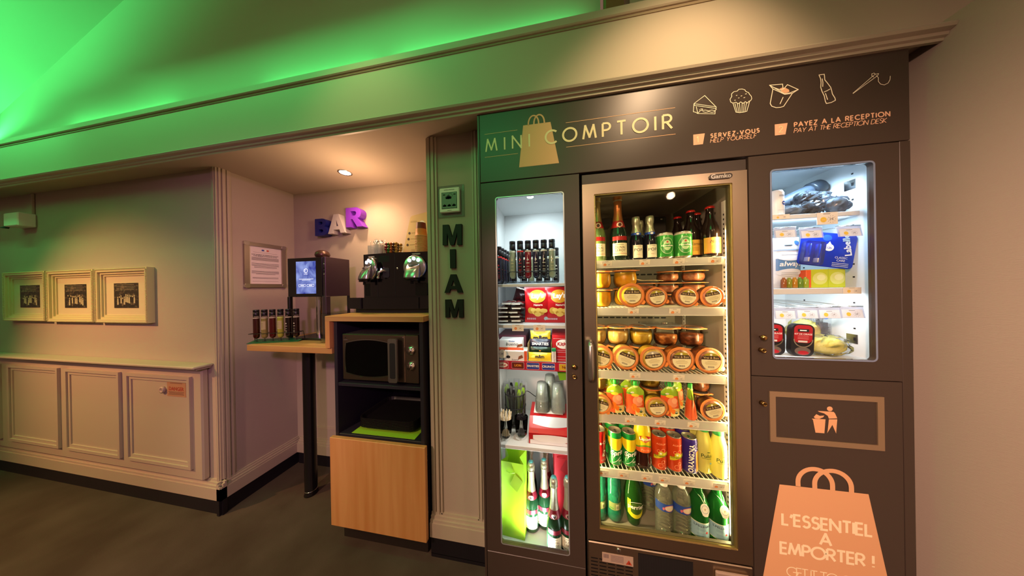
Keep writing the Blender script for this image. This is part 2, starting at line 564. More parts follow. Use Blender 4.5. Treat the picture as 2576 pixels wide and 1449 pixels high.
# skirtings: black foot, painted board, stepped moulding
def skirting(mb, fr, u0, u1):
    for v0, v1, d, m in ((0, 0.098, 0.020, skirting_black), (0.098, 0.172, 0.032, trimpaint), (0.172, 0.186, 0.027, trimpaint), (0.186, 0.200, 0.018, trimpaint), (0.200, 0.212, 0.010, trimpaint)):
        mb.prism(rect(u0, u1, v0, v1), d, 0.0, m, fr)
mb = MB(); skirting(mb, face(0, 0, 0.14), -8, -2.118); struct(mb, 'baseboard_left')
mb = MB(); skirting(mb, facex(0.108, 0, -2.15), 0, 0.482); struct(mb, 'baseboard_alcove')
mb = MB(); skirting(mb, face(0, 0, 0.59), -2.118, -0.665); struct(mb, 'baseboard_back')
mb = MB(); skirting(mb, face(0, 0.018, 0.145), -0.667, -0.34)
mb.prism(rect(-0.667, -0.34, 0, 0.02), 0.02, 0, skirting_black, face(0, 0, 0.145))
struct(mb, 'baseboard_pier')

# vertical corner mouldings
def moulding(mb, fr, u0, w, z0, z1, flip=False):
    steps = ((0, .16, .006), (.16, .36, .012), (.36, .5, .004), (.5, .74, .014), (.74, .86, .004), (.86, 1.0, .010))
    for a, b, d in steps:
        if flip:
            a, b = 1 - b, 1 - a
        mb.prism(rect(u0 + a * w, u0 + b * w, z0, z1), d, 0, trimpaint, fr)
mb = MB(); moulding(mb, face(0, 0, 0.14), -2.190, 0.040, 0.20, 2.255); struct(mb, 'trim_3')
mb = MB(); moulding(mb, facex(0.14, 0, -2.15), 0, 0.060, 0.20, 2.255, True); struct(mb, 'trim_4')
mb = MB(); moulding(mb, face(0, 0, 0.145), -0.665, 0.062, 0.225, 2.25); struct(mb, 'trim_5')
mb = MB(); moulding(mb, face(0, 0, 0.145), -0.405, 0.050, 0.225, 2.25, True); struct(mb, 'trim_6')
# low panel frame on the back wall of the alcove
mb = MB()
for r in (rect(-2.05, -1.28, 1.0, 1.02), rect(-2.05, -1.28, 0.30, 0.315), rect(-2.05, -2.035, 0.3, 1.02)):
    mb.prism(r, 0.008, 0, trimpaint, face(0, 0, 0.59))
struct(mb, 'trim_7')

# ------------------------------------------------------------------ left wall: panelled casing, pictures, socket
t = thing('wall_panelling', 'cream panelled casing with a cap rail along the foot of the wall', 'panelling', (-3.4, 0.14, 0.21))
L = Vector(t.location)
def lb(mb, name, parent, t):      # build with world coordinates under a thing that has no rotation
    mb.v = [(x - t.location.x, y - t.location.y, z - t.location.z) for x, y, z in mb.v]
    return mb.build(name, parent)
mb = MB()
mb.box(-6.0, -2.255, 0.105, 0.14, 0.212, 0.945, trimpaint, 0.008)
lb(mb, 'back_board', t, t)
mb = MB()
mb.box(-6.0, -2.215, 0.052, 0.14, 0.956, 0.972, trimpaint, 0.004)
mb.box(-6.0, -2.225, 0.070, 0.14, 0.944, 0.956, trimpaint, 0.003)
lb(mb, 'cap_rail', t, t)
for x0, x1 in ((-5.0, -4.42), (-4.30, -3.675), (-3.595, -3.005), (-2.94, -2.335)):
    mb = MB()
    for a, d in ((0, 0.014), (0.022, 0.006)):
        X0, X1, Z0, Z1 = x0 + a, x1 - a, 0.285 + a, 0.89 - a
        for r in (rect(X0, X1, Z1 - 0.02, Z1), rect(X0, X1, Z0, Z0 + 0.02), rect(X0, X0 + 0.02, Z0 + 0.02, Z1 - 0.02), rect(X1 - 0.02, X1, Z0 + 0.02, Z1 - 0.02)):
            mb.prism(r, d, 0, trimpaint, face(0, 0, 0.105))
    lb(mb, 'panel_frame', t, t)
mb = MB()
fr = face(-2.475, 0.80, 0.105)
mb.prism(rect(-0.085, 0.085, -0.05, 0.05), 0.0015, 0, mat('faded_sticker', '#b48a68', 0.6), fr)
mb.text('DANGER', 0.034, mat('faded_red', '#a83a26', 0.6), fr, 0.002, 0.02)
for k, (z, w_) in enumerate(((0.036, 0.11), (-0.022, 0.14), (-0.03, 0.13), (-0.038, 0.14))):
    mb.flat(rect(-w_ / 2, w_ / 2, z, z + 0.004), mat('faded_grey_print', '#7c5a48', 0.6), fr, 0.002)
lb(mb, 'warning_sticker', t, t)
mb = MB().lathe([(0, 0), (0.022, 0), (0.022, 0.012), (0.011, 0.014), (0.008, 0.006), (0, 0.006)], trimpaint)
mb.lathe([(0.0, 0.007), (0.009, 0.007)], ink)
mb.v = [(x - 2.592, 0.105 - z, y + 0.79) for x, y, z in mb.v]
lb(mb, 'valve_collar', t, t)

frame_paint = mat('ivory_carved_frame', '#d6c896', 0.5)
mount = mat('ivory_mount', '#d9c6a0', 0.8)
photo_dark = mat('sepia_photo_dark', '#241d14', 0.5, var=((40, 40, 55), '#6b5c45', 0.52, 0.66))
photo_mid = mat('sepia_photo_mid', '#c2b28e', 0.5)
def picture(cx, cz, wd, ht, label, seed):
    t = thing('picture_frame', label, 'picture', (cx, 0.139, cz), 0, 'ivory framed photographs on the wall')
    mb = MB()
    h, w2 = ht / 2, wd / 2
    for d, a, b in ((0.032, 0.0, 0.024), (0.022, 0.024, 0.040), (0.014, 0.040, 0.054)):
        for r in (rect(-w2 + a, w2 - a, h - b, h - a), rect(-w2 + a, w2 - a, -h + a, -h + b), rect(-w2 + a, -w2 + b, -h + b, h - b), rect(w2 - b, w2 - a, -h + b, h - b)):
            mb.prism(r, d, 0, frame_paint, face())
    k = 0
    while k < 44:                               # carved beads along the edge
        u = k / 44
        for sx, sz in ((-w2 + 0.006 + u * (wd - 0.012), h - 0.006), (-w2 + 0.006 + u * (wd - 0.012), -h + 0.006), (w2 - 0.006, -h + 0.006 + u * (ht - 0.012)), (-w2 + 0.006, -h + 0.006 + u * (ht - 0.012))):
            mb.box(sx - 0.004, sx + 0.004, -0.038, -0.03, sz - 0.0035, sz + 0.0035, frame_paint, 0.003)
        k += 1
    mb.build('carved_frame', t)
    MB().prism(rect(-w2 + 0.05, w2 - 0.05, -h + 0.05, h - 0.05), 0.008, 0.002, mount, face()).build('mount', t)
    mb = MB()
    mb.prism(rect(-0.125, 0.125, -0.09, 0.088), 0.0095, 0.008, photo_dark, face())
    rnd = random.Random(seed)
    for i in range(11):                         # group of people, house front
        x = -0.085 + 0.017 * i
        z = -0.03 + rnd.uniform(-0.012, 0.012)
        mb.flat(disc(x, z + 0.022, 0.006, 10), photo_mid, face(), 0.0099)
        mb.flat([(x - 0.008, z - 0.03), (x + 0.008, z - 0.03), (x + 0.006, z + 0.014), (x - 0.006, z + 0.014)], photo_mid if rnd.random() < 0.55 else photo_dark, face(), 0.0098)
    for i in range(4):
        mb.flat(rect(-0.1, 0.085, 0.04 + 0.012 * i, 0.0415 + 0.012 * i), photo_mid, face(), 0.0098)
    mb.build('photograph', t)
    return t
picture(-4.12, 1.434, 0.53, 0.388, 'ivory framed old photograph, the one below the white socket box', 1)
picture(-3.562, 1.43, 0.53, 0.388, 'ivory framed old photograph hanging between the other two frames', 2)
picture(-3.008, 1.428, 0.535, 0.388, 'ivory framed old photograph hung next to the alcove corner', 3)

t = thing('socket_box', 'white surface socket box with a cable duct up to the ceiling', 'socket', (-4.13, 0.139, 2.035))
mb = MB().box(-0.085, 0.09, -0.07, 0, -0.055, 0.05, white, 0.006)
mb.build('casing', t)
mb = MB()
for z in (-0.024, 0.02):
    mb.lathe([(0, 0.0), (0.017, 0.0), (0.017, 0.003), (0, 0.003)], ink, (0, 0, 0), 16)
    mb.v[-66:] = [(-0.086 - q[2] * 0.3, -0.035 + q[1], z + q[0]) for q in mb.v[-66:]]
mb.build('socket_hole', t)
MB().box(0.055, 0.072, -0.014, 0, 0.05, 0.215, wallpaper, 0.003).build('cable_duct', t)

# frame with the notice on the alcove side wall (x = -2.15)
t = thing('notice_frame', 'silver snap frame with a printed notice on the alcove side wall', 'notice board', (-2.149, 0.387, 1.634))
alu = mat('matt_aluminium', '#b3a79c', 0.35, 0.9)
fr = facex(0, 0, 0)
mb = MB()
for r in (rect(-0.128, 0.128, 0.138, 0.165), rect(-0.128, 0.128, -0.165, -0.138), rect(-0.128, -0.100, -0.138, 0.138), rect(0.100, 0.128, -0.138, 0.138)):
    mb.prism(r, 0.014, 0.0, alu, fr)
mb.build('frame', t)
for sy in (-1, 1):
    for sz in (-1, 1):
        mb = MB()
        mb.prism(rrect(min(sy * 0.100, sy * 0.130), max(sy * 0.100, sy * 0.130), min(sz * 0.138, sz * 0.167), max(sz * 0.138, sz * 0.167), 0.010), 0.017, 0.0, chrome, fr)
        mb.build('corner_cap', t)
mb = MB()
mb.prism(rect(-0.1, 0.1, -0.138, 0.138), 0.004, 0.001, mat('notice_paper', '#e6d9da', 0.7), fr)
mb.flat(rect(-0.024, -0.008, 0.108, 0.119), mat('flag_blue', '#3c52a8', 0.6), fr, 0.0045)
mb.flat(rect(-0.008, 0.006, 0.108, 0.119), white, fr, 0.0045)
mb.flat(rect(0.006, 0.020, 0.108, 0.119), mat('flag_red', '#c8483a', 0.6), fr, 0.0045)
def lines(zs, w_, m, h=0.0022):
    for z in zs:
        mb.flat(rect(-w_ / 2, w_ / 2, z, z + h), m, fr, 0.0046)
grey_print = mat('grey_print', '#6a5c5e', 0.7)
lines((0.094,), 0.15, grey_print, 0.0012)
mb.text("IL EST INTERDIT DE VENDRE DE L'ALCOOL", 0.0086, ink, lambda u, v, w: fr(u, v + 0.078, w), 0.0047, 0.02)
mb.text('A DES MINEURS DE MOINS DE 18 ANS', 0.0086, ink, lambda u, v, w: fr(u, v + 0.068, w), 0.0047, 0.02)
lines((0.056, 0.051, 0.046, 0.041, 0.036), 0.168, grey_print)
lines((0.012, 0.004, -0.004), 0.168, ink)
lines((-0.012, -0.018), 0.14, grey_print)
lines((-0.045, -0.052, -0.060), 0.168, ink)
lines((-0.067,), 0.12, grey_print)
lines((-0.092, -0.098), 0.16, grey_print)
lines((-0.120,), 0.16, grey_print, 0.0012)
mb.build('notice', t)

# alcove downlight
t = thing('recessed_downlight', 'small glowing recessed spot in the alcove ceiling', 'ceiling light', (-1.408, 0.366, 2.2549))
mb = MB()
mb.lathe([(0.034, 0.0), (0.044, 0.0), (0.043, -0.004), (0.034, -0.003), (0.034, 0.0)], chrome)
mb.build('bezel', t)
bulb = MB().lathe([(0.0, -0.0035), (0.034, -0.002), (0.034, 0.0)], mat('lamp_glow', '#ffd9a0', 0.5, emit=38.0)).build('bulb', t)
lamp('alcove_downlight', 'SPOT', (-1.39, 0.37, 2.235), (-1.30, 0.36, 1.0), 17, (1.0, 0.60, 0.36), 0.03, angle=140, blend=0.8)
lamp('alcove_downlight_beam', 'SPOT', (-1.39, 0.37, 2.235), (-1.06, 0.59, 1.90), 1.4, (1.0, 0.66, 0.44), 0.03, angle=62, blend=0.9)
lamp('soffit_fill_light', 'POINT', (-1.25, 0.28, 1.97), (-1.40, 0.36, 0), 6.0, (1.0, 0.60, 0.34), 0.04)  # added point light that brightens the alcove soffit

# big letters BAR on the back wall: heavy block letters
def _half(cx, cz, rx, rz, a0, a1, n=10):
    return [(cx + rx * math.cos(math.radians(a0 + (a1 - a0) * i / n)), cz + rz * math.sin(math.radians(a0 + (a1 - a0) * i / n))) for i in range(n + 1)]
_bu, _bl = _half(0.52, 0.745, 0.26, 0.255, -90, 90), _half(0.54, 0.26, 0.30, 0.26, -90, 90)
_hu, _hl = _half(0.44, 0.735, 0.09, 0.085, -90, 90), _half(0.46, 0.275, 0.11, 0.09, -90, 90)
BLOCK = {
    'M': [[(0, 0), (0.24, 0), (0.24, 0.62), (0.42, 0), (0.62, 0), (0.80, 0.62), (0.80, 0), (1.04, 0), (1.04, 1), (0.72, 1), (0.52, 0.36), (0.32, 1), (0, 1)]],
    'I': [[(0, 0), (0.30, 0), (0.30, 1), (0, 1)]],
    'A': [[(0, 0), (0.27, 0), (0.325, 0.19), (0.675, 0.19), (0.73, 0), (1.0, 0), (0.64, 1), (0.36, 1)], [(0.39, 0.37), (0.50, 0.70), (0.61, 0.37)]],
    'B': [[(0, 0)] + _bl[:9] + _bu[2:] + [(0, 1)], [(0.26, 0.65)] + _hu + [(0.26, 0.82)], [(0.26, 0.185)] + _hl + [(0.26, 0.365)]],
    'R': [[(0, 0), (0.26, 0), (0.26, 0.40), (0.36, 0.40), (0.60, 0), (0.90, 0), (0.63, 0.45)] + _half(0.52, 0.70, 0.30, 0.30, -55, 90) + [(0, 1)], [(0.26, 0.58)] + _half(0.46, 0.695, 0.10, 0.115, -90, 90) + [(0.26, 0.81)]],
}
def _cut(ch):
    """the letter face as two pieces, split through its holes"""
    o = BLOCK[ch][0]
    if ch == 'A':
        t_ = BLOCK[ch][1]
        return [[o[0], o[1], o[2], t_[0], t_[1], (0.5, 1), o[7]], [o[2], o[3], t_[2], t_[0]], [o[3], o[4], o[5], o[6], (0.5, 1), t_[1], t_[2]]]
    out = [[(0, 0), (0.26, 0), (0.26, 1), (0, 1)]]
    if ch == 'B':
        mid = [(0.26, 0.365)] + [(0.26, 0.65)]
        lo = [(0.26, 0)] + _bl[:9] + [(0.26, 0.5)]
        out.append([(0.26, 0)] + _bl[:9] + [(0.5, 0.5), (0.26, 0.5), (0.26, 0.365)] + _hl[::-1] + [(0.26, 0.185)])
        out.append([(0.26, 0.5), (0.5, 0.5), _bl[8]] + _bu[2:] + [(0.26, 1), (0.26, 0.82)] + _hu[::-1] + [(0.26, 0.65)])
    else:
        h_ = [(0.26, 0.58)] + _half(0.46, 0.695, 0.10, 0.115, -90, 90) + [(0.26, 0.81)]
        out.append([(0.26, 0.40), (0.36, 0.40), (0.60, 0), (0.90, 0), (0.63, 0.45)] + _half(0.52, 0.70, 0.30, 0.30, -55, 90) + [(0.26, 1)] + h_[::-1])
    return out
SPLIT = {c: _cut(c) for c in 'BAR'}
def wall_letter(ch, cx, cz, h, depth, m, label, group, y, sx=1.0, rotq=0.0, bold=0.03, d0=0.0):
    mb = MB()
    polys = BLOCK[ch]
    w0 = max(u for u, q in polys[0])
    ca, sa = math.cos(rotq), math.sin(rotq)
    def fr_(u, q, w):
        a_, b_ = (u - w0 / 2) * h * sx, (q - 0.5) * h
        return (a_ * ca - b_ * sa, -w - d0, a_ * sa + b_ * ca)
    if len(polys) == 1:
        mb.prism(polys[0], depth, 0.0, m, fr_)
    else:                                     # outline with holes: bridge the rings for the faces
        outer, n_ = polys[0], 0
        for ww, flip in ((depth, False), (0.0, True)):
            for q in SPLIT[ch]:
                F = [fr_(u, v, ww) for u, v in q]
                mb.add(F[::-1] if flip else F, [tuple(range(len(F)))], m)
        for ring in polys:
            k = len(ring)
            mb.add([fr_(u, v, depth) for u, v in ring] + [fr_(u, v, 0.0) for u, v in ring], [(i, k + i, k + (i + 1) % k, (i + 1) % k) for i in range(k)], m)
    o = mb.build('wall_letter', None, (cx, y, cz))
    tag(o, label, 'letter', group)
    return o
wall_letter('B', -1.812, 1.944, 0.135, 0.055, mat('cobalt_blue_paint', '#141a6e', 0.45), 'cobalt blue letter B fixed to the alcove wall', 'letters on the alcove wall', 0.588, 1.0)
wall_letter('A', -1.668, 1.962, 0.150, 0.055, mat('light_grey_paint', '#b7aeaf', 0.5), 'light grey letter A fixed to the alcove wall', 'letters on the alcove wall', 0.588, 1.05, 0.02)
wall_letter('R', -1.505, 2.002, 0.150, 0.055, mat('violet_paint', '#7a2fc0', 0.45), 'violet letter R fixed to the alcove wall', 'letters on the alcove wall', 0.588, 1.1)
fb = mat('black_felt', '#08080a', 0.7)
wall_letter('M', -0.519, 1.720, 0.108, 0.014, fb, 'black letter M under the weather display', 'letters down the pier', 0.1445, 0.95, -0.02, 0.02)
wall_letter('I', -0.518, 1.593, 0.100, 0.014, fb, 'black letter I fixed to the pier', 'letters down the pier', 0.1445, 1.0, 0, 0.02)
wall_letter('A', -0.517, 1.462, 0.097, 0.014, fb, 'black letter A fixed to the pier', 'letters down the pier', 0.1445, 1.05, 0, 0.02)
wall_letter('M', -0.515, 1.330, 0.096, 0.014, fb, 'black letter M, lowest letter on the pier', 'letters down the pier', 0.1445, 1.0, 0, 0.02)

# weather station
t = thing('weather_display', 'white weather station screen on a clear plate above the black letters', 'weather station', (-0.526, 0.1445, 1.900))
MB().prism(rect(-0.073, 0.073, -0.083, 0.083), 0.006, 0.0, clear('plate_acrylic', 'dfe8df', 0.2, 0.12), face()).build('acrylic_plate', t)
MB().box(-0.056, 0.056, -0.024, -0.006, -0.064, 0.064, white, 0.004).build('case', t)
mb = MB()
lcd = mat('lcd_grey', '#6f8a7c', 0.4)
mb.prism(rect(-0.043, 0.043, -0.046, 0.040), 0.0248, 0.024, ink, face())
mb.prism(rect(-0.041, 0.041, -0.044, 0.038), 0.0252, 0.0245, lcd, face())
def cloud(cx, cz, s):
    for dx, dz, r in ((-0.35, 0, .22), (0, .12, .32), (.35, 0, .24), (0, -.05, .25)):
        mb.flat(disc(cx + dx * s, cz + dz * s, r * s, 12), ink, face(), 0.0256)
    mb.flat(rect(cx - .5 * s, cx + .5 * s, cz - .24 * s, cz), ink, face(), 0.0256)
cloud(-0.004, 0.012, 0.03)
mb.strokes([arc(0.006, 0.02, 0.012, 0.012, -20, 150, 10)], 0.0008, ink, face(), 0.0255)
for i in (-1, 0, 1):
    cloud(i * 0.026, -0.030, 0.018)
for i in (-0.5, 0.5):
    mb.flat(rect(i * 0.026 - .0003, i * 0.026 + .0003, -0.042, -0.018), ink, face(), 0.0256)
mb.text('METEO FRANCE', 0.008, ink, face(0, 0.052, 0), 0.0246)
mb.flat(rect(-0.034, -0.022, 0.024, 0.030), ink, face(), 0.0256)
mb.flat(rect(0.024, 0.036, 0.024, 0.030), ink, face(), 0.0256)
mb.flat(rect(-0.012, 0.012, -0.056, -0.054), grey_print, face(), 0.0246)
mb.build('screen', t)

# ------------------------------------------------------------------ alcove furniture
# tall wooden unit: open anthracite carcass above an oak door
t = thing('microwave_cabinet', 'anthracite open cabinet with a plain oak door, under the stepped worktop', 'cabinet', (-0.96, 0.12, 0))
mb = MB()
mb.box(-1.236, -1.216, 0.105, 0.575, 0.10, 1.262, anthr, 0.001)
lb(mb, 'side_panel', t, t)
mb = MB()
mb.box(-0.703, -0.683, 0.105, 0.575, 0.10, 1.262, anthr, 0.001)
lb(mb, 'side_panel', t, t)
lb(MB().box(-1.216, -0.703, 0.56, 0.575, 0.10, 1.262, anthr), 'back_panel', t, t)
lb(MB().box(-1.216, -0.703, 0.108, 0.56, 0.893, 0.911, anthr, 0.001), 'shelf', t, t)
lb(MB().box(-1.216, -0.703, 0.108, 0.56, 0.606, 0.622, anthr, 0.001), 'shelf', t, t)
lb(MB().box(-1.25, -0.667, 0.080, 0.103, 0.118, 0.612, oak, 0.002), 'door', t, t)
lb(MB().box(-1.226, -0.694, 0.138, 0.56, 0.0, 0.10, mat('brown_plinth', '#221a16', 0.6)), 'plinth', t, t)
for y, z in ((0.124, 0.545), (0.124, 0.513), (0.124, 0.262), (0.124, 0.236)):
    mb = MB().lathe([(0, 0), (0.0055, 0), (0.0045, 0.003), (0, 0.004)], chrome, n=12)
    mb.v = [(-0.683 + q[2], y + q[0], z + q[1]) for q in mb.v]
    lb(mb, 'screw_cap', t, t)

# stepped oak worktop: low bar top, riser, high top, one leg
t = thing('stepped_worktop', 'oak worktop with a low bar end on a black leg stepping up over the cabinet', 'worktop', (-1.4, 0.34, 0))
lb(MB().box(-1.863, -1.246, 0.10, 0.565, 1.075, 1.110, oak_flat, 0.001), 'bar_top', t, t)
lb(MB().box(-1.276, -1.246, 0.088, 0.565, 1.110, 1.263, oak, 0.001), 'riser', t, t)
lb(MB().box(-1.276, -0.668, 0.088, 0.565, 1.263, 1.292, oak_flat, 0.001), 'high_top', t, t)
mb = MB().lathe([(0, 0.0), (0.040, 0.0), (0.040, 0.006), (0.036, 0.012), (0.036, 1.075)], blackp, (-1.715, 0.345, 0))
lb(mb, 'leg', t, t)
lb(MB().lathe([(0.0365, 0.03), (0.0375, 0.03), (0.0375, 0.034), (0.0365, 0.034)], chrome, (-1.715, 0.345, 0)), 'leg_ring', t, t)

# microwave
t = thing('microwave_oven', 'stainless microwave oven with a dark curved window on the cabinet shelf', 'microwave', (-0.957, 0.30, 0.911))
mwsteel = mat('dark_brushed_steel', '#8c7c6c', 0.35, 1.0, bump=((8, 900, 900), 0.04, 0.0003))
lb(MB().box(-1.195, -0.718, 0.135, 0.46, 0.926, 1.187, mat('grey_microwave_case', '#3a3634', 0.5), 0.004), 'casing', t, t)
mb = MB().box(-1.195, -0.798, 0.118, 0.135, 0.926, 1.187, mwsteel, 0.004)
lb(mb, 'door', t, t)
door = t.children[-1]
def bulge(x0, x1, z0, z1, ins, bz):
    P = []
    for i in range(13):
        u = i / 12
        P.append((x0 + (x1 - x0) * u, z1 + bz * (1 - (2 * u - 1) ** 2)))
    for i in range(9):
        u = i / 8
        P.append((x1 + 0 * u, z1 - (z1 - z0) * u))
    for i in range(13):
        u = i / 12
        P.append((x1 - (x1 - x0) * u, z0 - bz * (1 - (2 * u - 1) ** 2)))
    for i in range(9):
        u = i / 8
        P.append((x0 - 0.006 * (1 - (2 * u - 1) ** 2), z0 + (z1 - z0) * u))
    return P
mb = MB()
mb.strokes([bulge(-1.170, -0.872, 0.968, 1.138, 0, 0.02) + [bulge(-1.170, -0.872, 0.968, 1.138, 0, 0.02)[0]]], 0.003, chrome, face(0, 0, 0.118), 0.002)
w_ = mb
w_.flat(bulge(-1.168, -0.874, 0.970, 1.136, 0, 0.019), mat('microwave_window', '#050405', 0.06, spec=0.8), face(0, 0, 0.118), 0.0012)
def sub(mb, name, part, t):   # child of a part; parts of static things sit at the thing's origin
    mb.v = [(x - t.location.x, y - t.location.y, z - t.location.z) for x, y, z in mb.v]
    return mb.build(name, part)
sub(mb, 'window', door, t)
mb = MB()
mb.prism(rrect(-0.876, -0.822, 0.938, 1.172, 0.010), 0.034, 0.024, mat('grey_handle_metal', '#a8a29a', 0.3, 0.9), face(0, 0, 0.118))
mb.prism(rrect(-0.865, -0.832, 0.960, 1.150, 0.008), 0.0345, 0.033, blackm, face(0, 0, 0.118))
for z in (0.95, 1.16):
    mb.box(-0.860, -0.840, 0.09, 0.119, z - 0.006, z + 0.006, blackm)
sub(mb, 'handle', door, t)
mb = MB().box(-0.797, -0.718, 0.118, 0.135, 0.926, 1.187, mwsteel, 0.003)
lb(mb, 'control_panel', t, t)
cp = t.children[-1]
for z in (1.105, 1.022):
    mb = MB().lathe([(0, 0), (0.024, 0), (0.024, 0.006), (0.019, 0.008), (0.018, 0.018), (0, 0.019)], chrome, n=20)
    mb.box(-0.003, 0.003, -0.018, 0.018, 0.018, 0.026, chrome)
    mb.v = [(-0.760 + q[0], 0.118 - q[2], z + q[1]) for q in mb.v]
    sub(mb, 'dial', cp, t)
lb(MB().flat(disc(-1.172, 1.166, 0.004), ink, face(0, 0, 0.1178)).flat(rect(-1.185, -1.159, 1.153, 1.156), grey_print, face(0, 0, 0.1178)), 'maker_mark', t, t)
for x in (-1.17, -0.75):
    lb(MB().box(x - .015, x + .015, 0.15, 0.44, 0.911, 0.927, blackm), 'foot', t, t)

# green mat and stack of trays
tag(MB().box(-0.19, 0.205, -0.19, 0.10, 0, 0.0022, mat('lime_felt', '#8fc21e', 0.8), 0.0005).build('lime_mat', None, (-0.955, 0.31, 0.622)), 'lime green mat lying on the lower cabinet shelf', 'mat')
def tray_mesh():
    mb = MB()
    P = [rrect(-0.165, 0.165, -0.125, 0.125, 0.035), rrect(-0.178, 0.178, -0.138, 0.138, 0.045), rrect(-0.186, 0.186, -0.146, 0.146, 0.05), rrect(-0.186, 0.186, -0.146, 0.146, 0.05)]
    Z = (0.0, 0.018, 0.020, 0.0165)
    n = len(P[0])
    v = [(x, y, z) for p, z in zip(P, Z) for x, y in p]
    F = [(k * n + i, k * n + (i + 1) % n, (k + 1) * n + (i + 1) % n, (k + 1) * n + i) for k in range(3) for i in range(n)]
    mb.add(v, F + [tuple(range(n - 1, -1, -1))], mat('tray_black', '#131013', 0.45), False)
    return mb
places = ['bottom', 'second from the bottom', 'third from the bottom', 'fourth from the bottom', 'fifth from the bottom', 'fourth from the top', 'third from the top', 'second from the top', 'top']
first = None
for i, pl in enumerate(places):
    lab = 'black plastic serving tray on the lime mat, %s of its stack' % pl
    loc = (-0.957, 0.295, 0.6243 + i * 0.0062)
    if first is None:
        first = tag(tray_mesh().build('serving_tray', None, loc), lab, 'tray', 'black trays stacked on the lime mat')
    else:
        o = first.copy(); COL.objects.link(o); o.location = loc; o['label'] = lab

# coffee machine
t = thing('coffee_machine', 'black two-headed capsule coffee machine on the high oak worktop', 'coffee machine', (-0.98, 0.40, 1.292))
piano = mat('piano_black', '#0b090c', 0.14, coat=0.4)
def curved_front(x0, x1, y, sag, z0, z1, yb, m, n=14):
    mb = MB()
    pts = []
    for i in range(n + 1):
        u = i / n
        pts.append((x0 + (x1 - x0) * u, y - sag * (1 - (2 * u - 1) ** 2)))
    poly = pts + [(x1, yb), (x0, yb)]
    mb.prism(poly, z1, z0, m, lambda u, v, w: (u, v, w))
    return mb
lb(curved_front(-1.298, -0.690, 0.262, 0.025, 1.318, 1.388, 0.52, piano), 'drip_tray', t, t)
dt = t.children[-1]
for x in (-1.185, -0.985, -0.79):
    sub(MB().box(x - 0.0006, x + 0.0006, 0.2372, 0.26, 1.320, 1.387, mat('seam_grey', '#2c292c', 0.5)), 'drawer_seam', dt, t)
lb(curved_front(-1.262, -0.705, 0.285, 0.020, 1.292, 1.318, 0.50, blackm), 'foot', t, t)
lb(curved_front(-1.222, -0.712, 0.310, 0.024, 1.388, 1.668, 0.54, piano), 'body', t, t)
body = t.children[-1]
mb = MB()
yy = lambda x: 0.310 - 0.024 * (1 - (2 * (x + 1.222) / 0.51 - 1) ** 2)
for x0, x1, z0, z1 in ((-1.105, -1.1035, 1.39, 1.66), (-0.975, -0.9735, 1.39, 1.66)):
    mb.box(x0, x1, yy(x0) - 0.001, 0.32, z0, z1, mat('seam_grey', '#2c292c', 0.5))
sub(mb, 'panel_seam', body, t)
mb = MB()
mb.prism(rect(-1.09, -0.99, 1.612, 1.652), 0.001, -0.01, mat('dark_display', '#10251c', 0.15), face(0, 0, yy(-1.04)))
sub(mb, 'display', body, t)
for x in (-1.165, -0.845):
    mb = MB()
    mb.prism(rrect(x - 0.052 + (0.012 if x < -1 else 0), x + 0.085 - (0.03 if x < -1 else 0), 1.396, 1.476, 0.01), 0.0015, -0.03, mat('niche_black', '#060507', 0.35), face(0, 0, yy(x) + 0.002))
    sub(mb, 'cup_niche', body, t)
mb = MB()
led = mat('cool_white_led', '#cfe0ff', 0.4, emit=5.0)
mb.box(-0.712, -0.709, 0.305, 0.309, 1.40, 1.63, mat('blue_led_edge', '#6f8cff', 0.4, emit=2.5))
lb(mb, 'light_strip', t, t)
silver = mat('satin_silver', '#bdbcb8', 0.22, 0.85)
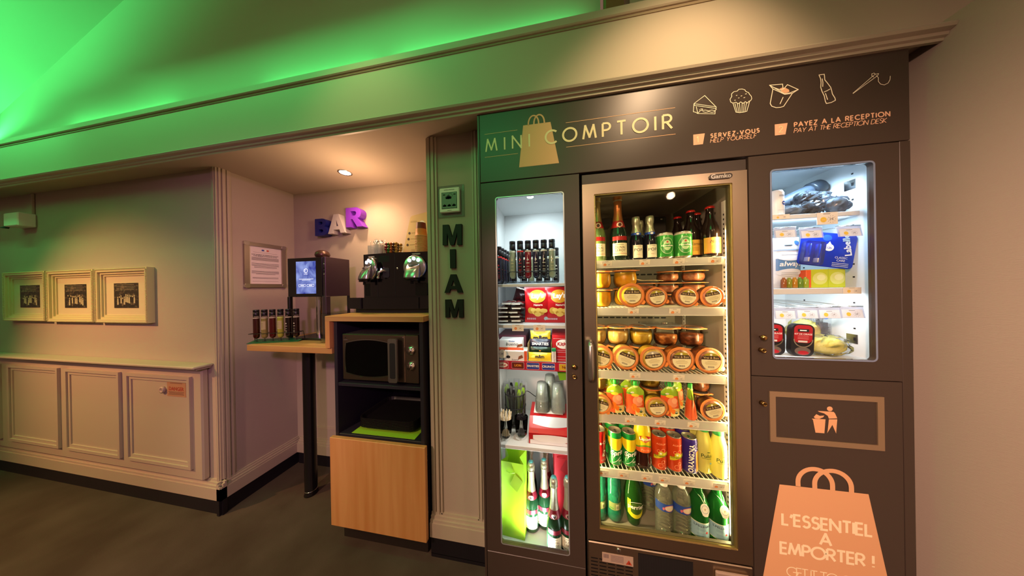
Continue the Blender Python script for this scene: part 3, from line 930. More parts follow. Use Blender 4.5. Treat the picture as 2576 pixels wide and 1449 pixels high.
def brew_head(cx, turn):
    mb = MB()
    # round plate, then a nose that bends down and forward
    mb.lathe([(0, 0), (0.072, 0), (0.074, 0.006), (0.072, 0.014), (0.066, 0.018), (0.0, 0.020)], silver, n=36)
    plate = [(x, -z, y) for x, y, z in mb.v]
    mb.v = plate
    secs = [((0, -0.014, 0.026), 0.030, 0.012), ((0, -0.028, 0.012), 0.040, 0.020), ((0, -0.038, -0.016), 0.046, 0.027), ((0, -0.043, -0.046), 0.049, 0.031), ((0, -0.045, -0.066), 0.048, 0.031)]
    V = []
    n = 24
    for k, (c, rx, ry) in enumerate(secs):
        tilt = math.radians((60, 42, 26, 14, 10)[k])
        for i in range(n):
            a = 2 * PI * i / n
            u, v = rx * math.cos(a), ry * math.sin(a)
            V.append((c[0] + u, c[1] + v * math.cos(tilt) , c[2] + v * math.sin(tilt)))
    F = [(k * n + i, k * n + (i + 1) % n, (k + 1) * n + (i + 1) % n, (k + 1) * n + i) for k in range(4) for i in range(n)]
    mb.add(V, F + [tuple(range(n))], silver, True)
    mb.add(V[-n:], [tuple(range(n - 1, -1, -1))], blackp)
    mb.lathe([(0.042, -0.012), (0.042, 0.0), (0.0485, 0.002), (0.0485, 0.006)], blackp, (0, -0.045, -0.072), 24, sy=0.64)
    mb.prism(disc(0, 0.002, 0.016, 16, 0.005), 0.0, -0.006, blackp, lambda u, v, w: (u, -0.0505 + 0.45 * v - w * 0.5, 0.000 + v))
    o = mb.build('brew_head')
    for i in (-1, 0, 1):
        q = MB()
        q.lathe([(0.0105, 0.002), (0.0105, 0.004), (0.0075, 0.004), (0.0075, 0.002)], led, n=18)
        q.lathe([(0, 0.003), (0.003, 0.003)], led, n=10)
        q.v = [(x + i * 0.029, -0.0175 - z, y + 0.052 - abs(i) * 0.010) for x, y, z in q.v]
        q.build('brew_button', o)
    q = MB()
    q.box(-0.007, -0.002, -0.050, -0.040, -0.104, -0.075, blackp)
    q.box(0.002, 0.007, -0.050, -0.040, -0.104, -0.075, blackp)
    q.build('coffee_spout', o)
    o.parent = t
    o.location = (cx - t.location.x, yy(cx) - t.location.y - 0.002, 1.572 - t.location.z)
    o.rotation_euler = (0, 0, turn)
    return o
brew_head(-1.150, -0.42)
brew_head(-0.836, 0.06)
mb = MB()
mb.tube([(-1.035, 0.30, 1.552), (-1.050, 0.268, 1.556), (-1.066, 0.258, 1.545), (-1.070, 0.256, 1.515)], 0.0085, silver, 10)
mb.lathe([(0.005, 0), (0.009, 0), (0.009, 0.012), (0.006, 0.012)], silver, (-1.070, 0.256, 1.505), 12)
mb.prism(rrect(-1.058, -1.015, 1.512, 1.575, 0.01), 0.004, -0.01, mat('dark_grey_plastic', '#35303a', 0.4), face(0, 0, yy(-1.035)))
lb(mb, 'water_spout', t, t)
mb = MB()
mb.strokes([arc(-1.074, 1.563, 0.004, 0.008, 0, 360, 14)], 0.0018, led, face(0, 0, yy(-1.07)), 0.002)
lb(mb, 'water_button', t, t)
mb = MB().lathe([(0, 0), (0.006, 0), (0.006, 0.003), (0, 0.003)], chrome, n=14)
mb.v = [(-0.957 + x, yy(-0.957) - z, 1.567 + y) for x, y, z in mb.v]
lb(mb, 'power_button', t, t)
mb = MB()
mb.text('NESPRESSO', 0.011, white, face(-0.83, 1.654, yy(-0.83)), 0.003, 0.02)
mb.text('NESPRESSO', 0.009, white, face(-1.15, 1.650, yy(-1.15)), 0.003, 0.02)
lb(mb, 'lettering', t, t)

# things standing on the coffee machine (top at z = 1.668)
t = thing('sugar_holder', 'frosted clear tub full of stir sticks standing on the coffee machine', 'tub', (-1.155, 0.36, 1.668))
mb = MB()
def tub(mb, w, d, h, m, th=0.003, flare=1.0):
    for sx in (-1, 1):
        mb.box(min(sx * w / 2, sx * (w / 2 - th)), max(sx * w / 2, sx * (w / 2 - th)), -d / 2, d / 2, 0, h, m)
    for sy in (-1, 1):
        mb.box(-w / 2 + th, w / 2 - th, min(sy * d / 2, sy * (d / 2 - th)), max(sy * d / 2, sy * (d / 2 - th)), 0, h, m)
    mb.box(-w / 2 + th, w / 2 - th, -d / 2 + th, d / 2 - th, 0, th, m)
tub(mb, 0.096, 0.07, 0.062, milky)
mb.build('tub', t)
mb = MB()
rnd = random.Random(3)
for i in range(46):
    x, y = rnd.uniform(-0.036, 0.036), rnd.uniform(-0.028, 0.028)
    dx, dy = rnd.uniform(-0.006, 0.006), rnd.uniform(-0.006, 0.006)
    h = rnd.uniform(0.085, 0.104)
    mb.tube([(x, y, 0.004), (x + dx, y + dy, h)], 0.0014, milky, 5)
    mb.lathe([(0, -0.0035), (0.0045, 0), (0, 0.0035)], milky, (x + dx, y + dy, h), 6)
o = mb.build('stir_sticks', t)
o['kind'] = 'stuff'
t = thing('capsule_tub', 'square glass tub of wrapped sweets standing on the coffee machine', 'tub', (-1.038, 0.36, 1.668))
mb = MB(); tub(mb, 0.100, 0.075, 0.066, glass); mb.build('tub', t)
sw = [mat('sweet_%s' % n, h, 0.25) for n, h in (('red', '#8e1722'), ('green', '#2f7a22'), ('orange', '#c26a22'), ('brown', '#4c2312'), ('gold', '#b88a2c'))]
mbs = MB()
for k in range(40):
    x, y, z = -0.036 + 0.018 * (k % 5) + rnd.uniform(-0.003, 0.003), -0.021 + 0.042 * ((k // 5) % 2) + rnd.uniform(-0.004, 0.004), 0.014 + 0.017 * (k // 10) + rnd.uniform(0, 0.004)
    mbs.lathe([(0, -0.010), (0.008, -0.007), (0.0115, 0), (0.008, 0.007), (0, 0.010)], sw[k % 5], (x, y, z), 10)
o = mbs.build('sweets', t)
o['kind'] = 'stuff'
# instruction board leaning behind the cups
t = thing('instruction_board', 'cream slanted instruction card standing behind the orange cups', 'card', (-0.93, 0.44, 1.668))
boardm = mat('cream_card', '#d9bb84', 0.6)
mb = MB()
fr = face(0, 0, 0)
mb.prism([(-0.10, 0), (0.135, 0), (0.135, 0.30), (-0.015, 0.275), (-0.032, 0.265)], 0.004, 0, boardm, fr)
mb.build('card', t)
mb = MB()
mb.flat(disc(0.055, 0.215, 0.022), white, fr, 0.0045)
mb.flat([(0.045, 0.205), (0.062, 0.210), (0.066, 0.226), (0.049, 0.222)], mat('coffee_brown', '#3b2012', 0.5), fr, 0.005)
for i, z in enumerate((0.155, 0.115, 0.075)):
    mb.flat(disc(-0.040 - 0.008 * i, z, 0.009, 14), mat('coffee_brown', '#3b2012', 0.5), fr, 0.0045)
    mb.flat(rect(-0.024 - 0.008 * i, 0.03, z - 0.001, z + 0.002), mat('tan_text', '#9c7a4a', 0.6), fr, 0.0045)
for z in (0.235, 0.229, 0.04, 0.034, 0.026):
    mb.flat(rect(-0.03, 0.02, z, z + 0.002), mat('tan_text', '#9c7a4a', 0.6), fr, 0.0045)
mb.build('printing', t)
# stacks of paper cups, mouth down
cup_or = mat('orange_paper_cup', '#d9822e', 0.55)
cup_rim = mat('cup_rim_cream', '#e8b878', 0.5)
cup_dk = mat('brown_cup_base', '#7a2c12', 0.5)
def cup(loc, lab, topmost=False):
    t = thing('paper_cup', lab, 'cup', loc, 0, 'orange paper cups stacked on the coffee machine')
    mb = MB()
    mb.lathe([(0.0365, 0.0), (0.0385, 0.001), (0.0385, 0.004), (0.0360, 0.005), (0.0335, 0.028)], cup_or, n=24, ms=[cup_rim, cup_rim, cup_rim, cup_or])
    if topmost:
        mb.lathe([(0.0335, 0.028), (0.0318, 0.047), (0.0282, 0.086), (0.0282, 0.0865), (0.0, 0.0855)], cup_or, n=24, ms=[cup_or, cup_dk, cup_dk, cup_dk])
    else:
        mb.lathe([(0.0335, 0.028), (0.0330, 0.034)], cup_or, n=24)
    mb.build('cup_body', t)
    return t
NUM = ['bottom', 'second', 'third', 'fourth', 'fifth', 'sixth', 'seventh', 'eighth', 'ninth', 'tenth', 'eleventh', 'twelfth', 'thirteenth', 'fourteenth']
base = None
for i in range(13):
    loc = (-0.82, 0.335, 1.668 + i * 0.0078)
    lab = 'orange paper cup, %s from the base of the tall stack on the coffee machine' % NUM[i] if i else 'orange paper cup at the base of the tall stack on the coffee machine'
    if i == 0:
        base = cup(loc, lab)
    else:
        dup(base, loc, lab)
cup((-0.82, 0.335, 1.668 + 13 * 0.0078), 'orange paper cup with a brown base crowning the tall stack', True)

# wine dispenser with a screen on the bar end
t = thing('wine_dispenser', 'black wine-by-the-glass machine with a glowing blue screen on the bar top', 'drinks dispenser', (-1.60, 0.34, 1.110))
plum = mat('plum_grey_metal', '#4c3a42', 0.35, 0.3)
lb(MB().box(-1.74, -1.46, 0.25, 0.44, 1.110, 1.124, blackp, 0.003), 'base_plate', t, t)
lb(MB().box(-1.750, -1.474, 0.248, 0.262, 1.398, 1.656, piano, 0.002), 'front_panel', t, t)
lb(MB().box(-1.748, -1.474, 0.262, 0.43, 1.40, 1.654, plum, 0.003), 'head', t, t)
mb = MB().box(-1.472, -1.452, 0.250, 0.432, 1.398, 1.658, plum, 0.002)
lb(mb, 'side_cover', t, t)
for x, y, r in ((-1.745, 0.256, 0.010), (-1.463, 0.262, 0.016), (-1.458, 0.424, 0.007)):
    lb(MB().box(x - r, x + r, y - r, y + r, 1.124, 1.40, plum if r > 0.01 else blackp, 0.002), 'post', t, t)
lb(MB().lathe([(0.021, 1.124), (0.021, 1.40)], chrome, (-1.615, 0.345, 0)), 'column', t, t)
mb = MB().lathe([(0.0, -0.026), (0.022, -0.024), (0.040, -0.010), (0.044, 0.004), (0.038, 0.022), (0.022, 0.034), (0, 0.038)], mat('bronze_dome', '#5a4038', 0.3, 0.6), (-1.565, 0.33, 1.680), 28)
lb(mb, 'dome', t, t)
mb = MB()
scr = bpy.data.materials.new('blue_screen')
scr.use_nodes = True
nt = scr.node_tree
b = nt.nodes['Principled BSDF']
tc = nt.nodes.new('ShaderNodeTexCoord'); nz = nt.nodes.new('ShaderNodeTexNoise'); cr = nt.nodes.new('ShaderNodeValToRGB')
nz.inputs['Scale'].default_value = 9; nz.inputs['Detail'].default_value = 4; nz.inputs['Distortion'].default_value = 1.5
cr.color_ramp.elements[0].position = 0.34; cr.color_ramp.elements[1].position = 0.68
cr.color_ramp.elements[0].color = lin('#1c2a9c'); cr.color_ramp.elements[1].color = lin('#9fb0f4')
nt.links.new(tc.outputs['Object'], nz.inputs[0]); nt.links.new(nz.outputs[0], cr.inputs[0]); nt.links.new(cr.outputs[0], b.inputs['Emission Color'])
b.inputs['Emission Strength'].default_value = 0.85
b.inputs['Base Color'].default_value = (0.02, 0.02, 0.06, 1)
fr = face(-1.602, 1.524, 0.248)
mb.prism(rect(-0.078, 0.078, -0.105, 0.108), 0.0008, -0.002, scr, fr)
icon = mat('screen_white', '#f4f6ff', 0.5, emit=1.2)
mb.strokes([arc(0.002, 0.046, 0.013, 0.013, -130, 130, 14)], 0.0016, icon, fr, 0.0014)
mb.strokes([[(-0.010, 0.055), (-0.006, 0.046), (-0.002, 0.055)], [(-0.006, 0.046), (-0.006, 0.037)], arc(-0.006, 0.046, 0.009, 0.010, 100, 260, 8)], 0.0011, icon, fr, 0.0014)
mb.text('D-VINE', 0.0085, icon, lambda u, v, w: fr(u, v + 0.024, w), 0.0014, 0.02)
mb.flat(rect(-0.055, 0.06, -0.010, -0.0075), icon, fr, 0.0014)
mb.flat(rect(-0.032, 0.036, -0.017, -0.015), icon, fr, 0.0014)
for x in (-0.030, 0.036):
    mb.strokes([rrect(x - 0.028, x + 0.028, -0.058, -0.044, 0.003) + [rrect(x - 0.028, x + 0.028, -0.058, -0.044, 0.003)[0]]], 0.0008, icon, fr, 0.0014)
    mb.flat(rect(x - 0.012, x + 0.014, -0.053, -0.049), icon, fr, 0.0014)
fp = [c for c in t.children if c.name.startswith('front_panel')][0]
sub(mb, 'screen', fp, t)
for z in (1.610, 1.585, 1.565, 1.543):
    mb = MB().lathe([(0, 0), (0.0055, 0), (0.0045, 0.003), (0, 0.004)], chrome if z in (1.610, 1.543) else blackp, n=12)
    mb.v = [(-1.462 + x, 0.250 - zz, z + y) for x, y, zz in mb.v]
    lb(mb, 'button', t, t)

# wine tubes
tube_glass = clear('tube_glass', 'eef2ee', 0.2)
def wine(name, h):
    return mat('wine_' + name, h, 0.12, spec=0.6)
def wine_tube(loc, wname, whex, lname, lhex, label, group, band=None, parts=True, rz=0.0, pale=False):
    t = thing('wine_tube', label, 'bottle', loc, rz, group)
    r = 0.0155
    mb = MB()
    mb.lathe([(0, 0.0), (0.006, 0.001), (0.0115, 0.005), (0.0148, 0.012), (r, 0.022), (r, 0.138), (0.0135, 0.146), (0.0125, 0.150)], wine(wname, whex), n=20, ms=[wine(wname, whex)] * 5 + [tube_glass] * 2)
    fr = wrap(r, 0.0)
    if pale:
        patch(mb, -0.020, 0.020, 0.058, 0.112, mat('tube_label_' + lname, lhex, 0.6), fr, 0.0004)
        for z in (0.098, 0.09, 0.083, 0.075, 0.068):
            patch(mb, -0.008, 0.008, z, z + 0.0014, grey_print, fr, 0.0007, 3)
    elif lname:
        lm = mat('tube_print_' + lname, lhex, 0.5)
        patch(mb, -0.007, 0.007, 0.074, 0.077, lm, fr, 0.0006, 3)
        blob(mb, 0, 0.092, 0.005, 0.004, lm, fr)
        for z in (0.058, 0.045, 0.038, 0.03):
            patch(mb, -0.006, 0.006, z, z + 0.0015, lm, fr, 0.0006, 2)
    if band:
        patch(mb, -0.048, 0.048, 0.130, 0.137, mat('tube_band_' + band, band, 0.5), fr, 0.0005, 20)
    mb.build('tube_body', t)
    mb = MB().lathe([(0.0145, 0.146), (0.0150, 0.147), (0.0150, 0.168), (0.0140, 0.169), (0.0140, 0.171), (0.0150, 0.172), (0.0150, 0.184), (0.0140, 0.186), (0.0, 0.186)], mat('black_screw_cap', '#171418', 0.35), n=20)
    mb.build('screw_cap', t)
    return t
def tube_rack(loc, rz, label, base_mat, L=0.30, n=6):
    t = thing('tube_rack', label, 'rack', loc, rz)
    mb = MB()
    mb.add([(-L / 2, -0.03, 0.001), (L / 2, -0.03, 0.001), (L / 2, 0.045, 0.014), (-L / 2, 0.045, 0.014), (-L / 2, -0.03, -0.001), (L / 2, -0.03, -0.001), (L / 2, 0.045, 0.0115), (-L / 2, 0.045, 0.0115)],
           [(0, 1, 2, 3), (7, 6, 5, 4), (0, 4, 5, 1), (1, 5, 6, 2), (2, 6, 7, 3), (3, 7, 4, 0)], base_mat)
    mb.build('sloping_base', t)
    mb = MB()
    for i in range(n):
        x = (i - (n - 1) / 2) * L / (n + 0.35)
        mb.tube([(x, 0.004, 0.005), (x, 0.004, 0.024)], 0.0018, blackm, 6)
        mb.box(x - 0.012, x + 0.012, -0.003, 0.0, 0.0045, 0.0075, blackm)
    mb.tube([(-L / 2, 0.03, 0.012), (-L / 2 + 0.004, 0.024, 0.058), (L / 2 - 0.004, 0.024, 0.058), (L / 2, 0.03, 0.012)], 0.0022, blackm, 6)
    mb.tube([(-L / 2 + 0.004, 0.024, 0.058), (-L / 2 + 0.004, -0.020, 0.058), (L / 2 - 0.004, -0.020, 0.058), (L / 2 - 0.004, 0.024, 0.058)], 0.0018, blackm, 6)
    mb.build('wire_frame', t)
    return t
GT = 'wine tubes in the rack on the bar top'
rz = math.radians(20)
rc = (-1.775, 0.195)
tube_rack((rc[0], rc[1], 1.1115), rz, 'green-based wire rack holding six wine tubes on the bar top', mat('dark_green_base', '#0e5a34', 0.4), 0.285)
specs = [('amber_red', '#3a0d08', None, '#ffffff', False, 'plain dark red wine tube at the free end of the bar-top rack'),
         ('pale_gold', '#8a7c46', 'cream', '#b9ab7c', True, 'pale wine tube with a plain cream label in the bar-top rack'),
         ('ruby', '#4a060a', None, '#ffffff', False, 'ruby wine tube between the two cream-labelled tubes of the bar-top rack'),
         ('pale_green', '#a3a03c', 'cream', '#b9ab7c', True, 'yellow-green wine tube with a cream label in the bar-top rack'),
         ('dark', '#180809', 'white', '#d8d2c4', False, 'dark wine tube with white printing next to the yellow-green tube in the bar-top rack'),
         ('deep_red', '#220a0c', 'white', '#d8d2c4', False, 'dark wine tube at the end of the bar-top rack nearer the dispenser')]
for i, (wn, wh, ln, lh, pale, lab) in enumerate(specs):
    d = (i - 2.5) * 0.0449
    x, y = rc[0] + d * math.cos(rz), rc[1] + d * math.sin(rz)
    wine_tube((x - 0.0035 * math.sin(rz), y + 0.0035 * math.cos(rz), 1.1355), wn, wh, ln, lh, lab, GT, '#c9b9a0' if i != 3 else '#c8d86a', True, 0.0, pale)

# glass cube of glass baubles
t = thing('acrylic_cube', 'clear acrylic cube holding shiny baubles beside the worktop riser', 'box', (-1.362, 0.285, 1.110))
mb = MB(); tub(mb, 0.160, 0.17, 0.18, clear('acrylic_pane', 'f6f8f6', 0.2), 0.004); mb.build('cube_walls', t)
MB().box(-0.081, 0.081, -0.087, 0.087, 0.181, 0.186, clear('acrylic_pane', 'f6f8f6', 0.2)).build('lid', t)
for n, h, x, y, z, r, lab in (('bauble_red', '#a01816', -0.015, -0.04, 0.118, 0.030, 'shiny red bauble lying topmost in the acrylic cube'),
                              ('bauble_gold', '#c8a854', 0.018, -0.038, 0.066, 0.028, 'shiny gold bauble under the red one in the acrylic cube'),
                              ('bauble_bronze', '#8a5a28', -0.036, -0.035, 0.058, 0.026, 'bronze bauble beside the gold one in the acrylic cube'),
                              ('bauble_silver', '#b8b090', -0.012, -0.045, 0.026, 0.022, 'silver bauble at the bottom of the acrylic cube'),
                              ('bauble_copper', '#a8542c', 0.040, -0.03, 0.026, 0.022, 'copper bauble on the floor of the acrylic cube by the riser'),
                              ('bauble_dark', '#3c1c10', -0.052, -0.03, 0.024, 0.020, 'dark brown bauble in the outer corner of the acrylic cube')):
    t2 = thing('bauble', lab, 'bauble', (-1.362 + x, 0.285 + y, 1.110 + z), 0, 'baubles in the acrylic cube')
    MB().lathe([(r * math.sin(PI * k / 12), -r * math.cos(PI * k / 12)) for k in range(13)], mat(n, h, 0.08, 0.9), n=20).build('ball', t2)
    MB().lathe([(0.004, r - 0.001), (0.004, r + 0.004), (0, r + 0.004)], brass, n=10).build('cap', t2)

# ------------------------------------------------------------------ the vending wall
# sign panel over the three units
t = thing('sign_panel', 'brown-grey sign panel with a shopping bag emblem across the top of the units', 'sign', (0.44, 0.0, 1.915))
lb(MB().box(-0.317, 1.207, 0.0, 0.02, 1.915, 2.229, cabdark, 0.0015), 'board', t, t)
lb(MB().box(-0.328, -0.318, 0.0, 0.48, 0.0, 2.229, cabdark, 0.001), 'end_panel', t, t)
lb(MB().box(1.178, 1.207, 0.0, 0.48, 0.0, 1.913, cabdark, 0.001), 'end_panel', t, t)
lb(MB().box(-0.317, 1.207, 0.02, 0.48, 2.20, 2.225, cabdark), 'top_board', t, t)
fr = face(0, 0, 0)
mb = MB()
mb.flat([(-0.117, 2.148), (0.002, 2.147), (0.035, 1.966), (-0.138, 1.966)], tan_print, fr, 0.0004)
mb.strokes([[(-0.094, 2.146)] + arc(-0.0715, 2.150, 0.0225, 0.035, 180, 0, 14) + [(-0.049, 2.146)], [(-0.070, 2.146)] + arc(-0.0470, 2.150, 0.0225, 0.035, 180, 0, 14) + [(-0.0245, 2.146)]], 0.0032, tan_print, fr, 0.0004)
lb(mb, 'bag_emblem', t, t)
mb = MB()
for x0, x1, z in ((-0.294, -0.143, 2.132), (-0.294, -0.142, 2.028), (0.066, 0.487, 2.134), (0.066, 0.487, 2.030)):
    mb.flat(rect(x0, x1, z - 0.0010, z + 0.0010), tan_print, fr, 0.0005)
lb(mb, 'rule_lines', t, t)
mb = MB()
for x, z in ((0.549, 1.978), (0.8175, 1.980)):
    mb.flat([(x, z), (x + 0.033, z), (x + 0.040, z + 0.041), (x, z + 0.041)], peach_print, fr, 0.0005)
lb(mb, 'number_badges', t, t)
mb = MB()
sign_text(mb, 'SERVEZ-VOUS', 0.609, 0.768, 1.999, 0.0145, 0.0018, peach_print, fr)
sign_text(mb, 'PAYEZ A LA RECEPTION', 0.878, 1.152, 2.0035, 0.0155, 0.0018, peach_print, fr)
sign_text(mb, 'HELP YOURSELF', 0.607, 0.757, 1.980, 0.0150, 0.0010, peach_print, fr, 0.0006, 0.2)
sign_text(mb, 'PAY AT THE RECEPTION DESK', 0.876, 1.142, 1.982, 0.0155, 0.0010, peach_print, fr, 0.0006, 0.2)
lb(mb, 'instruction_lettering', t, t)
mb = MB()
sign_text(mb, 'MINI', -0.288, -0.091, 2.052, 0.055, 0.0034, cream_print, fr, 0.0010)
sign_text(mb, 'COMPTOIR', -0.020, 0.474, 2.054, 0.055, 0.0042, cream_print, fr, 0.0010)
sign_text(mb, '1', 0.561, 0.567, 1.987, 0.022, 0.0016, cream_print, fr, 0.0010)
sign_text(mb, '2', 0.830, 0.846, 1.989, 0.022, 0.0014, cream_print, fr, 0.0010)
lb(mb, 'lettering', t, t)
mb = MB()
SANDWICH = [[(0.5529,2.1391),(0.5905,2.1645),(0.6283,2.1149),(0.554,2.1385)],[(0.5529,2.1391),(0.5546,2.1317),(0.6282,2.1087),(0.629,2.1148)],[(0.5529,2.1383),(0.5505,2.1079),(0.558,2.1047),(0.5654,2.0985),(0.6243,2.0885),(0.6252,2.1029),(0.6289,2.1044),(0.6264,2.111)],[(0.5609,2.1261),(0.5654,2.0994),(0.5748,2.1084),(0.5719,2.1131)],[(0.5749,2.1147),(0.5823,2.1136),(0.5785,2.1079),(0.5915,2.108),(0.6025,2.103),(0.6136,2.1047),(0.6252,2.0996)],[(0.5822,2.1031),(0.5932,2.0986),(0.6043,2.0998),(0.6134,2.0955),(0.6244,2.0968)]]
MUFFIN = [[(0.6843,2.1206),(0.6772,2.1258),(0.6752,2.1364),(0.681,2.1457),(0.6805,2.1561),(0.6884,2.163),(0.6991,2.1632),(0.7045,2.1693),(0.715,2.1687),(0.7238,2.1644),(0.7279,2.1564),(0.7358,2.1519),(0.7392,2.1444),(0.7443,2.1367),(0.7459,2.1271),(0.7424,2.1208),(0.7364,2.1193),(0.7318,2.1131),(0.7249,2.1195),(0.7178,2.1141),(0.7098,2.1207),(0.7019,2.115),(0.6942,2.1219),(0.6843,2.1206)],[(0.6843,2.1206),(0.6937,2.0843),(0.705,2.0806),(0.7191,2.0805),(0.7289,2.0823),(0.7389,2.1189)],[(0.6906,2.1184),(0.698,2.0837)],[(0.6984,2.1163),(0.7032,2.0821)],[(0.7055,2.116),(0.7078,2.081)],[(0.7143,2.1159),(0.7131,2.0806)],[(0.7213,2.1168),(0.7184,2.0814)],[(0.7283,2.1149),(0.7233,2.0819)],[(0.6946,2.1464),(0.6988,2.1473)],[(0.7101,2.1422),(0.7147,2.1431)],[(0.7242,2.1473),(0.7298,2.148)],[(0.7015,2.1363),(0.7058,2.1364)],[(0.7191,2.1343),(0.7241,2.1351)],[(0.6887,2.1293),(0.6933,2.1302)]]
NOODLE = [[(0.8032,2.168),(0.8436,2.1651),(0.845,2.147),(0.8383,2.1441),(0.8149,2.158),(0.8032,2.168)],[(0.8467,2.1467),(0.8585,2.1605),(0.8912,2.1373),(0.8664,2.1296),(0.8498,2.1283),(0.8149,2.158)],[(0.8912,2.1373),(0.873,2.1265),(0.8497,2.1264),(0.8132,2.1523),(0.8032,2.168)],[(0.8132,2.1523),(0.804,2.0998),(0.8089,2.089),(0.8223,2.0818),(0.8358,2.0809),(0.8458,2.0833),(0.8527,2.0942),(0.873,2.1265)],[(0.8446,2.1173),(0.8343,2.0931)]]
BOTTLE = [[(0.9547,2.1751),(0.9541,2.1791),(0.9691,2.1791),(0.9699,2.1724),(0.9704,2.1588),(0.9781,2.1459),(0.9874,2.1289),(0.9904,2.1149),(0.9918,2.1051),(0.9994,2.0884),(1.0003,2.0806),(0.9883,2.0748),(0.9741,2.0732),(0.971,2.0814),(0.9681,2.1012),(0.9619,2.1177),(0.958,2.1338),(0.9592,2.1511),(0.9578,2.1649),(0.9547,2.1751)],[(0.9625,2.1641),(0.9646,2.1502),(0.9638,2.1348)],[(0.9667,2.115),(0.9762,2.1184),(0.9857,2.1234)],[(0.9714,2.1103),(0.9759,2.0922),(0.9774,2.0862)]]
NEEDLE = [[(1.0506,2.0973),(1.1057,2.1465),(1.1132,2.1526),(1.123,2.1539),(1.1206,2.1476),(1.1086,2.1385),(1.0506,2.0962)],[(1.1101,2.1438),(1.1042,2.1486),(1.1043,2.1561),(1.1103,2.1577),(1.1147,2.1524)],[(1.1161,2.1484),(1.122,2.1399),(1.1218,2.1268),(1.1276,2.1164),(1.1379,2.1117),(1.1483,2.1166),(1.1534,2.1269),(1.1544,2.1397)]]
FILL = [(0.835,2.1506),(0.8434,2.1532),(0.8534,2.1495),(0.8632,2.1419),(0.8648,2.1338),(0.8515,2.13),(0.8399,2.1387)]
icw = mat('icon_cream', '#f2ead0', 0.5)
for nm, ic, hw in (('sandwich_icon', SANDWICH, 0.0011), ('muffin_icon', MUFFIN, 0.0011), ('noodle_box_icon', NOODLE, 0.0013), ('bottle_icon', BOTTLE, 0.0013), ('needle_icon', NEEDLE, 0.0009)):
    mb = MB().strokes(ic, hw, icw, fr, 0.0008)
    if nm.startswith('noodle'):
        mb.flat(FILL, mat('icon_peach', '#e8b48c', 0.5), fr, 0.0006)
    lb(mb, nm, t, t)

def framed(mb, x0, x1, z0, z1, wx0, wx1, wz0, wz1, y0, y1, m, r=0.008):
    """flat door with a rounded window"""
    W4 = rrect(wx0, wx1, wz0, wz1, r)
    n = len(W4)
    k = n // 4
    O = [(x1, z0), (x1, z1), (x0, z1), (x0, z0)]
    v = []
    for y in (y0, y1):
        v += [(u, y, q) for u, q in O] + [(u, y, q) for u, q in W4]
    h = 4 + n
    F = []
    for c in range(4):
        ring = list(range(4 + c * k, 4 + (c + 1) * k))
        nxt = 4 + ((c + 1) * k) % n
        F.append([c, (c + 1) % 4, nxt] + ring[::-1])
        F.append(([h + c, h + (c + 1) % 4, h + nxt] + [h + i for i in ring[::-1]])[::-1])
        F.append([c, h + c, h + (c + 1) % 4, (c + 1) % 4])
    for i in range(n):
        a, b = 4 + i, 4 + (i + 1) % n
        F.append([a, b, h + b, h + a])
    return mb.add(v, F, m)

def knob_at(x, z, parent, t, y=0.0, kind='knob'):
    mb = MB()
    if kind == 'knob':
        mb.lathe([(0, 0), (0.003, 0), (0.003, 0.012), (0.0095, 0.014), (0.0105, 0.019), (0.007, 0.024), (0, 0.026)], brass, n=18)
    else:
        mb.lathe([(0, 0), (0.0085, 0), (0.0085, 0.014), (0.0065, 0.017), (0.006, 0.016), (0, 0.016)], brass, n=18)
        mb.box(-0.0008, 0.0008, -0.003, 0.003, 0.0155, 0.0168, ink)
    mb.v = [(x + q[0], y - q[2], z + q[1]) for q in mb.v]
    sub(mb, kind if kind == 'knob' else 'lock', parent, t)

# ---- cabinet with the narrow glass door
t = thing('snack_cabinet', 'narrow lit cabinet of snacks and wine behind a tall glass door', 'cabinet', (-0.1, 0.02, 0))
mb = MB()
mb.box(-0.317, -0.286, 0.022, 0.40, 0.02, 1.912, white_in)
mb.box(0.093, 0.117, 0.022, 0.40, 0.02, 1.912, white_in)
mb.box(-0.286, 0.093, 0.375, 0.40, 0.02, 1.912, white_in)
mb.box(-0.286, 0.093, 0.022, 0.375, 1.873, 1.912, white_in)
mb.box(-0.286, 0.093, 0.030, 0.375, 0.165, 0.190, white_in)
lb(mb, 'carcass', t, t)
lb(MB().box(-0.316, 0.117, 0.0, 0.02, 0.02, 0.236, cabdark, 0.0015), 'kick_panel', t, t)
shelf_edge = mat('shelf_edge_white', '#d2d6d8', 0.5)
for z0, z1 in ((1.438, 1.452), (1.246, 1.262), (1.062, 1.082), (0.680, 0.698)):
    lb(MB().box(-0.285, 0.092, 0.045, 0.374, z0, z1, shelf_edge, 0.0015), 'shelf', t, t)
mb = MB()
framed(mb, -0.316, 0.1165, 0.239, 1.911, -0.247, 0.050, 0.282, 1.840, 0.0, 0.018, cabdark, 0.010)
lb(mb, 'door', t, t)
door = t.children[-1]
mb = MB()
loop = rrect(-0.248, 0.051, 0.281, 1.841, 0.010)
mb.strokes([loop + [loop[0]]], 0.0022, mat('window_trim', '#b9c2c8', 0.3, 0.6), fr, 0.0012)
sub(mb, 'window_trim', door, t)
sub(MB().box(-0.2465, 0.0495, 0.009, 0.013, 0.2825, 1.8395, glass), 'glass_pane', door, t)
knob_at(0.081, 1.099, door, t)
knob_at(0.082, 1.054, door, t, 0.0, 'lock')
